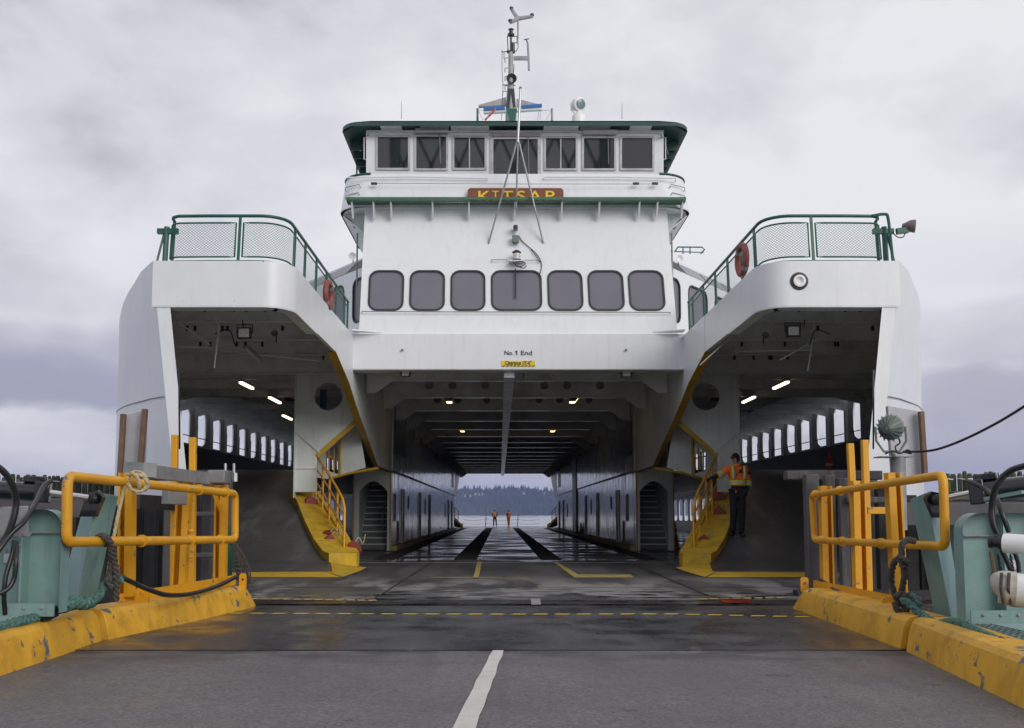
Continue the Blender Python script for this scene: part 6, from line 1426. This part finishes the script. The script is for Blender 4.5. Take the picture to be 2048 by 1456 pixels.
for i in range(18):
    t = 2*math.pi*i/18; d = a1*math.cos(t)+a2*math.sin(t)
    part('cooling_rib', MB().prism([c_+d*.16+ax*.05, c_+d*.205+ax*.04, c_+d*.16-ax*.07, c_+d*.05-ax*.17, c_+d*.04-ax*.14], a1.cross(d)*0+d.cross(ax)*.008), LMG, lg)
part('light_yoke', MB().tube([c_+V3((-.20, 0, .02)), c_+V3((-.19, 0, -.18)), c_+V3((-.09, 0, -.33)), c_+V3((.13, 0, -.33)), c_+V3((.23, 0, -.18)), c_+V3((.22, 0, .02))], .018, 8), LMG, lg)
part('yoke_stem', MB().tube([c_+V3((.03, 0, -.33)), c_+V3((.05, 0, -.40))], .03, 8), LMG, lg)
part('lamp_cord', MB().tube(smoothpath([c_+V3((.10, .02, -.08)), c_+V3((.14, .0, -.2)), c_+V3((.06, -.03, -.27)), c_+V3((.1, -.02, -.36))]), .012, 6), DRK, lg)
cable = [(1806, 903, 14.2), (1845, 903, 14.0), (1880, 897, 13.7), (1930, 878, 13.2), (1990, 848, 12.7), (2048, 813, 12.0), (2110, 770, 11.5)]
tag(part('power_cable', MB().tube(smoothpath([at(*q) for q in cable]), .017, 6), DRK), 'black cable running from the ribbed floodlight up to the right picture edge', 'cable')
tag(part('coiled_wire', MB().tube(smoothpath([at(*q) for q in ((1770, 908, 14.1), (1785, 902, 14.1), (1800, 907, 14.1), (1815, 900, 14.1), (1822, 907, 14.1), (1806, 904, 14.1))]), .012, 5), DRK), 'loose black wire tangled on the cap plate of the steel post', 'wire')
# loading gantry behind the photographer, mirrored in the wheelhouse windows
gt = thing('loading_gantry', (0, -4, 0), 'teal lattice loading gantry over the ramp, mirrored in the wheelhouse windows', 'gantry')
for s in (-1, 1):
    for yy in (-5.2, -3.2):
        part('column', MB().box(s*5.6, s*6.0, yy-.2, yy+.2, -2.5, 21), TEA, gt)
    for k in range(8):
        z0 = k*2.6; part('lattice_brace', MB().bar((s*5.8, -5.2, z0), (s*5.8, -3.2, z0+2.6), .14, .14).bar((s*5.8, -3.2, z0), (s*5.8, -5.2, z0+2.6), .14, .14), TEA, gt)
for zz in (12.5, 15.8): part('cross_girder', MB().box(-6, 6, -3.35, -3.05, zz, zz+.4), TEA, gt)
for k in range(-4, 4):
    x0 = k*1.5; part('lattice_brace', MB().bar((x0, -3.2, 12.7), (x0+1.5, -3.2, 16), .16, .16).bar((x0+1.5, -3.2, 12.7), (x0, -3.2, 16), .16, .16), TEA, gt)
# gap under the lip between apron and ferry
part('lip_bumper', MB().box(-3.9, 4.0, 13.66, 13.86, -.45, -.10), DRK, apr)
part('sea_bed_shadow', MB().box(-1, 1, -30, -29, -2.6, -2.5), TIB) if False else None
# ================================================================== PEOPLE
def skin(name, verts, edges, radii, m, parent=None, root=0, sub=2, sq=None, **k):
    me = bpy.data.meshes.new(name); me.from_pydata([tuple(v) for v in verts], edges, []); me.update()
    o = bpy.data.objects.new('tmp', me); COL.objects.link(o)
    sm = o.modifiers.new('s', 'SKIN'); sm.use_smooth_shade = True
    if not me.skin_vertices: me.skin_vertices.new() if hasattr(me.skin_vertices, 'new') else None
    for i, r in enumerate(radii):
        sv = me.skin_vertices[0].data[i]; sv.radius = r if isinstance(r, tuple) else (r, r); sv.use_root = (i == root)
    ss = o.modifiers.new('b', 'SUBSURF'); ss.levels = sub; ss.render_levels = sub
    dg = bpy.context.evaluated_depsgraph_get(); ev = o.evaluated_get(dg)
    me2 = bpy.data.meshes.new_from_object(ev); bpy.data.objects.remove(o)
    return link(name, me2, m, parent, smooth=180, **k)
def person(loc, h, face, pose, label, cols, detail=2):
    """pose: joint positions in units of height, x right of the figure as seen by camera, y away, z up"""
    J = dict(pel=(0, 0, .53), wst=(0, 0, .61), chs=(0, 0, .74), nck=(0, 0, .835), hd0=(0, 0, .875), hd1=(0, -.004, .935), hdt=(0, 0, .97),
             ls=(-.105, 0, .80), rs=(.105, 0, .80), le=(-.13, 0, .64), re=(.13, 0, .64), lw=(-.13, -.02, .50), rw=(.13, -.02, .50),
             lh=(-.055, 0, .50), rh=(.055, 0, .50), lk=(-.06, -.01, .28), rk=(.06, -.01, .28), la=(-.065, .01, .045), ra=(.065, .01, .045), lt=(-.07, -.07, .015), rt=(.07, -.07, .015))
    J.update(pose)
    ob = Vector(loc)
    def W_(k): v = J[k] if isinstance(k, str) else k; return ob+V3((v[0]*h, v[1]*h, v[2]*h))
    th = thing('person', loc, label, 'person')
    def chain(name, parts_, m, parent=th, root=0, sub=detail):
        vs = []; rs = []; es = []; idx = {}
        for seq in parts_:
            prev = None
            for key, r in seq:
                kk = key
                if kk not in idx: idx[kk] = len(vs); vs.append(W_(key)); rs.append((r[0]*h, r[1]*h) if isinstance(r, tuple) else r*h)
                if prev is not None: es.append((idx[prev], idx[kk]))
                prev = kk
        return skin(name, vs, es, rs, m, parent, root, sub)
    # one continuous body
    body = chain('body', [[('pel', .055), ('wst', .055), ('chs', .065), ('nck', .030), ('hd0', .036), ('hd1', .046), ('hdt', .030)],
                   [('chs', .065), ('ls', .032), ('le', .024), ('lw', .017)], [('chs', .065), ('rs', .032), ('re', .024), ('rw', .017)],
                   [('pel', .055), ('lh', .05), ('lk', .034), ('la', .024)], [('pel', .055), ('rh', .05), ('rk', .034), ('ra', .024)]], SKN)
    return th, J, W_, chain, body
def hand(W_, wrist, fdir, palm_n, h, m, th, curl=.5, size=.052):
    w0 = W_(wrist); f = V3(fdir).normalized(); n = V3(palm_n).normalized(); sd = f.cross(n).normalized()
    L_ = size*h; vs = [w0, w0+f*L_*.45, w0+f*L_*.95]; es = [(0, 1), (1, 2)]; rs = [.30*L_, .42*L_, .36*L_]
    p = skin('glove', vs, es, rs, m, th, 0, 1)
    for i, (o_, ln) in enumerate(((-.42, .85), (-.14, 1.0), (.14, .93), (.42, .72))):
        b = w0+f*L_*.9+sd*o_*L_*.8; k1 = b+(f+n*curl*.5).normalized()*ln*L_*.45; k2 = k1+(f+n*curl*1.6).normalized()*ln*L_*.32; k3 = k2+(f*.5+n*curl*2.2).normalized()*ln*L_*.25
        skin('finger', [b-f*L_*.2, b, k1, k2, k3], [(0, 1), (1, 2), (2, 3), (3, 4)], [.12*L_, .12*L_, .11*L_, .10*L_, .08*L_], m, p, 0, 1)
    b = w0+f*L_*.3-sd*.35*L_; k1 = b+(f*.6-sd*.7+n*.3).normalized()*L_*.4; k2 = k1+(f-sd*.1+n*.5).normalized()*L_*.35
    skin('finger', [w0+f*L_*.25, b, k1, k2], [(0, 1), (1, 2), (2, 3)], [.14*L_, .13*L_, .12*L_, .09*L_], m, p, 0, 1)
# near worker on the right ramp
fp = at(1475, 1073, 25.15); FZ = fp.z
H1 = (at(1475, 906, 25.15).z-FZ)/0.975
hx_ = .012
pose = dict(pel=(.015, 0, .53), wst=(.015, 0, .62), chs=(.015, 0, .735), nck=(.005, 0, .825), hd0=(-.002, -.004, .875), hd1=(-.008, -.008, .925), hdt=(-.002, 0, .955),
            ls=(-.085, -.01, .795), rs=(.108, .0, .79), le=(-.20, -.05, .715), lw=(-.285, -.08, .685), re=(.135, .01, .63), rw=(.105, -.03, .52),
            lh=(-.035, 0, .50), rh=(.06, 0, .50), lk=(-.045, -.015, .27), rk=(.058, -.01, .27), la=(-.052, .01, .05), ra=(.052, .01, .04), lt=(-.085, -.05, .022), rt=(.05, -.085, .015))
th, J, W_, chain, body = person(fp, H1, 0, pose, 'worker in orange hi-vis jacket and dark beanie resting a hand on the right rail', None)
WX = W_
chain('trousers', [[('pel', .075), ('lh', .058), ((-.042, -.005, .38), .048), ('lk', .043), ((-.05, 0, .15), .037), ('la', .036)], [('pel', .075), ('rh', .058), ((.060, -.005, .38), .048), ('rk', .043), ((.055, 0, .15), .037), ('ra', .036)]], NVY)
chain('boot', [[((-.050, .012, .075), .034), ((-.054, .008, .034), .035), ((-.082, -.045, .024), .030), ((-.095, -.070, .020), .024)]], BOO)
chain('boot', [[((.050, .012, .07), .034), ((.052, .005, .030), .035), ((.052, -.060, .022), .030), ((.05, -.090, .018), .024)]], BOO)
chain('dark_coat_skirt', [[((.015, 0, .455), (.090, .076)), ((.015, 0, .50), (.096, .080)), ((.015, 0, .55), (.096, .080)), ((.015, 0, .60), (.088, .072))]], NVY)
jk = chain('jacket', [[((.015, 0, .575), (.100, .084)), ((.015, 0, .61), (.100, .082)), ((.015, 0, .66), (.096, .078)), ('chs', (.088, .078)), ((.008, 0, .80), (.05, .055)), ((.002, 0, .835), (.042, .045))],
               [('chs', (.088, .078)), ('ls', .055), ((-.14, -.03, .755), .046), ('le', .042), ((-.235, -.062, .703), .040)],
               [('chs', (.088, .078)), ('rs', .054), ((.128, .005, .71), .045), ('re', .043), ((.128, -.005, .585), .042)]], ORA)
chain('dark_cuff', [[((-.232, -.06, .704), .034), ((-.262, -.072, .694), .028), ('lw', .022)]], NVY)
chain('dark_cuff', [[((.128, -.005, .59), .036), ((.120, -.015, .555), .030), ('rw', .024)]], NVY)
# reflective bands
def band(c_, rx, ry, z0, z1, m, nm='reflective_band', tilt=0, par=None, off=1.0):
    vs = []; n = 28
    for z in (z0, z1):
        for i in range(n): t = 2*math.pi*i/n; vs.append(WX((c_[0]+rx*math.cos(t)*off, c_[1]+ry*math.sin(t)*off, z+tilt*math.cos(t))))
    return part(nm, MB().add(vs, [(i, (i+1) % n, n+(i+1) % n, n+i) for i in range(n)]), m, par or jk, smooth=180, fix=False)
band((.015, 0), .110, .101, .600, .653, LIM); band((.015, 0), .112, .103, .612, .640, SIL)
def sleeve_band(a, b, r0, m, e=1.0):
    a, b = WX(a), WX(b); return part('reflective_band', MB().tube([a, b], r0*H1*e, 16, cap=False), m, jk, smooth=180, fix=False)
sleeve_band((-.190, -.045, .722), (-.238, -.063, .702), .050, LIM); sleeve_band((-.200, -.049, .718), (-.228, -.059, .706), .0515, SIL)
sleeve_band((.133, .006, .645), (.129, -.004, .588), .050, LIM); sleeve_band((.132, .004, .632), (.130, -.001, .602), .0515, SIL)
def strap(pts, w_, m, d0):
    P = [WX(p) for p in pts]; A = [p+V3((-w_/2*H1, -d0, 0)) for p in P]; B = [p+V3((w_/2*H1, -d0, 0)) for p in P]; return part('reflective_band', MB().slab(A, B, (0, .008, 0)), m, jk, smooth=180)
for xo in (-.050, .072):
    pl = [(xo-.004, -.058, .835), (xo-.002, -.085, .80), (xo, -.097, .76), (xo, -.100, .71), (xo, -.101, .665)]
    if xo > 0: pl = [(xo+.01, -.050, .825)]+[(p[0]+(.012-.003*i), p[1], p[2]) for i, p in enumerate(pl[1:])]
    strap(pl, .034, LIM, .004); strap(pl, .019, SIL, .010)
band((.128, .0), .0001, .0001, .6, .6001, LIM) if False else None
rc = part('radio_microphone', MB().lathe(WX((.022, -.112, .757)), (0, -1, 0), [(.020*H1, 0), (.022*H1, .02), (.010*H1, .035)], 10), BOO, th)
part('radio_cord', MB().tube(smoothpath([WX(p) for p in ((.065, -.06, .82), (.04, -.10, .78), (.022, -.11, .757), (-.01, -.108, .73), (-.03, -.105, .70))]), .009, 5), BOO, rc)
part('jacket_collar', MB().tube([WX((-.035, -.02, .828)), WX((-.012, -.048, .822)), WX((.015, -.05, .825)), WX((.045, -.01, .836)), WX((.02, .04, .84)), WX((-.02, .03, .835))], .020*H1, 8, closed=True), ORA, jk, smooth=180)
part('zip_pull', MB().bar(WX((-.028, -.085, .54)), WX((-.028, -.085, .505)), .02, .01), ORA, jk)
part('shoulder_patch', MB().lathe(WX((.138, -.042, .735)), (.5, -1, 0), [(.014*H1, 0), (.014*H1, .01)], 10), BOO, jk)
# head: looks to picture left
fd = V3((-.92, -.38, 0)).normalized(); sdv = V3((.38, -.92, 0)).normalized()
hc = WX((-.006, -.006, .912))
rg = random.Random(2)
hd = MB(); ns, nl = 18, 12; vs = []
for i in range(nl+1):
    ph = math.pi*i/nl; z = math.cos(ph); r_ = math.sin(ph)
    for j in range(ns):
        t = 2*math.pi*j/ns; f_, s_ = math.cos(t)*r_, math.sin(t)*r_
        rx, ry = .047, .037
        if z < -.1: rx *= 1-(-z-.1)*.28; ry *= 1-(-z-.1)*.35
        vs.append(hc+(fd*f_*rx+sdv*s_*ry+V3((0, 0, 1))*z*.062)*H1)
fs = [(i*ns+j, i*ns+(j+1) % ns, (i+1)*ns+(j+1) % ns, (i+1)*ns+j) for i in range(nl) for j in range(ns)]
head = part('head', hd.add(vs, fs), SKN, th, smooth=180)
part('nose', MB().prism([hc+(fd*.043+V3((0, 0, .012)))*H1, hc+(fd*.060+V3((0, 0, -.012)))*H1, hc+(fd*.042+V3((0, 0, -.018)))*H1], sdv*.014*H1), SKN, head, bevel=.004)
part('ear', MB().lathe(hc+(sdv*.034-fd*.003+V3((0, 0, -.003)))*H1, sdv, [(.011*H1, 0), (.012*H1, .006), (.006*H1, .012)], 10), SKN, head)
part('mouth', MB().bar(hc+(fd*.041+sdv*.010+V3((0, 0, -.031)))*H1, hc+(fd*.041-sdv*.012+V3((0, 0, -.031)))*H1, .012, .007), RED, head)
part('sunglasses', MB().bar(hc+(fd*.048+sdv*.024+V3((0, 0, .006)))*H1, hc+(fd*.048-sdv*.024+V3((0, 0, .006)))*H1, .012*H1, .020*H1).bar(hc+(fd*.045+sdv*.027+V3((0, 0, .010)))*H1, hc+(sdv*.038-fd*.002+V3((0, 0, .008)))*H1, .004*H1, .009*H1), BOO, th)
vs = []
for i in range(8):
    ph = math.pi*.5*i/7; z = math.cos(ph); r_ = math.sin(ph)
    for j in range(ns):
        t = 2*math.pi*j/ns; lowr = .017 if math.cos(t) > .3 else -.012-.012*(1-math.cos(t))
        zz = z*.066 if i < 7 else lowr-.0
        if i == 6: zz = lowr*.5+.012
        vs.append(hc+(fd*math.cos(t)*r_*.053+sdv*math.sin(t)*r_*.043+V3((0, 0, zz)))*H1)
fs = [(i*ns+j, i*ns+(j+1) % ns, (i+1)*ns+(j+1) % ns, (i+1)*ns+j) for i in range(7) for j in range(ns)]
part('beanie', MB().add(vs, fs), NVY, th, smooth=180)
part('chin_strap', MB().tube([hc+(sdv*.038+V3((0, 0, -.01)))*H1, hc+(sdv*.030+V3((0, 0, -.045)))*H1, hc+(fd*.01+V3((0, 0, -.06)))*H1], .010*H1, 6), NVY, th)
hand(WX, 'lw', (-1, -.15, -.10), (0, 0, -1), H1, NVY, th, .7); hand(WX, 'rw', (-.25, -.3, -1), (-1, 0, 0), H1, NVY, th, .5)
# two far workers
def far_person(px, top, foot, Y, label, top_m, leg_m, arms, facing=0):
    f0 = at(px, foot, Y); f0.z = 0.0; hh = 34/F*Y
    global WX
    po = dict(arms)
    th, J, W_, chain, body = person(f0, hh, 0, po, label, None, 1)
    chain('trousers', [[('pel', .07), ('lh', .056), ('lk', .043), ('la', .034)], [('pel', .07), ('rh', .056), ('rk', .043), ('ra', .034)]], leg_m, sub=1)
    v = chain('jacket', [[((0, 0, .52), (.085, .06)), ('wst', (.082, .06)), ('chs', (.088, .065)), ((0, 0, .83), .04)], [('chs', (.088, .065)), ('ls', .045), ('le', .038)], [('chs', (.088, .065)), ('rs', .045), ('re', .038)]], top_m, sub=1)
    chain('sleeve', [[('le', .038), ('lw', .028)]], top_m if leg_m is not NVY else NVY, sub=1); chain('sleeve', [[('re', .038), ('rw', .028)]], top_m if leg_m is not NVY else NVY, sub=1)
    part('cap', MB().lathe(W_((0, 0, .93)), (0, 0, 1), [(.052*hh, 0), (.05*hh, .03*hh), (.03*hh, .055*hh), (.005, .065*hh)], 12), BOO, th, smooth=60)
    for k in ('la', 'ra'): a = J[k]; chain('boot', [[((a[0], .01, .035), .03), ((a[0], -.05, .02), .022)]], BOO, sub=1)
    return th, W_, v, hh
hips = dict(le=(-.165, .01, .66), lw=(-.09, -.03, .57), re=(.165, .01, .66), rw=(.09, -.03, .57), la=(-.07, .01, .045), ra=(.10, .01, .045), lk=(-.06, -.01, .28), rk=(.085, -.01, .28))
t1, W1, v1, h1_ = far_person(989.5, 1018, 1052, 97, 'distant worker in a hi-vis vest with hands on hips at the far end', NVY, NVY, hips)
vv = []; 
part('safety_vest', MB().lathe(W1((0, 0, .60)), (0, 0, 1), [(.105*h1_, 0), (.105*h1_, .09*h1_), (.11*h1_, .17*h1_), (.07*h1_, .235*h1_)], 14), ORA, t1, smooth=60)
part('reflective_band', MB().lathe(W1((0, 0, .60)), (0, 0, 1), [(.112*h1_, .01*h1_), (.112*h1_, .05*h1_)], 14), LIM, t1)
for x_ in (-.06, .06): part('reflective_band', MB().bar(W1((x_, -.10, .64)), W1((x_, -.085, .83)), .045*h1_, .02, (0, 1, 0)), LIM, t1)
fold = dict(le=(-.10, -.02, .66), lw=(-.03, -.10, .60), re=(.11, 0, .66), rw=(.05, -.09, .60), la=(-.02, .01, .045), ra=(.04, .01, .045), lk=(-.025, 0, .28), rk=(.035, -.01, .28))
t2, W2, v2, h2_ = far_person(1017, 1019, 1052, 97, 'distant worker in a full orange rain suit at the far end', ORA, ORA, fold)
part('dark_backpack_front', MB().box(*[v for pr_ in zip(W2((-.12, -.09, .58)), W2((-.04, .02, .82))) for v in sorted(pr_)]), NVY, t2, bevel=.02)
part('reflective_band', MB().lathe(W2((0, 0, .56)), (0, 0, 1), [(.098*h2_, 0), (.098*h2_, .03*h2_)], 14), LIM, t2)
# ================================================================== HAZE
hz = bpy.data.materials.new('air_haze'); hz.use_nodes = True; n_ = hz.node_tree; n_.nodes.remove(n_.nodes['Principled BSDF'])
pv = n_.nodes.new('ShaderNodeVolumePrincipled'); pv.inputs['Color'].default_value = (0.42, 0.52, 0.98, 1); pv.inputs['Density'].default_value = 0.00017; pv.inputs['Anisotropy'].default_value = 0.0
n_.links.new(pv.outputs[0], n_.nodes['Material Output'].inputs['Volume'])
part('haze', MB().box(-4600, 4600, -900, 4900, -3.6, 130), hz, kind='stuff', smooth=0)
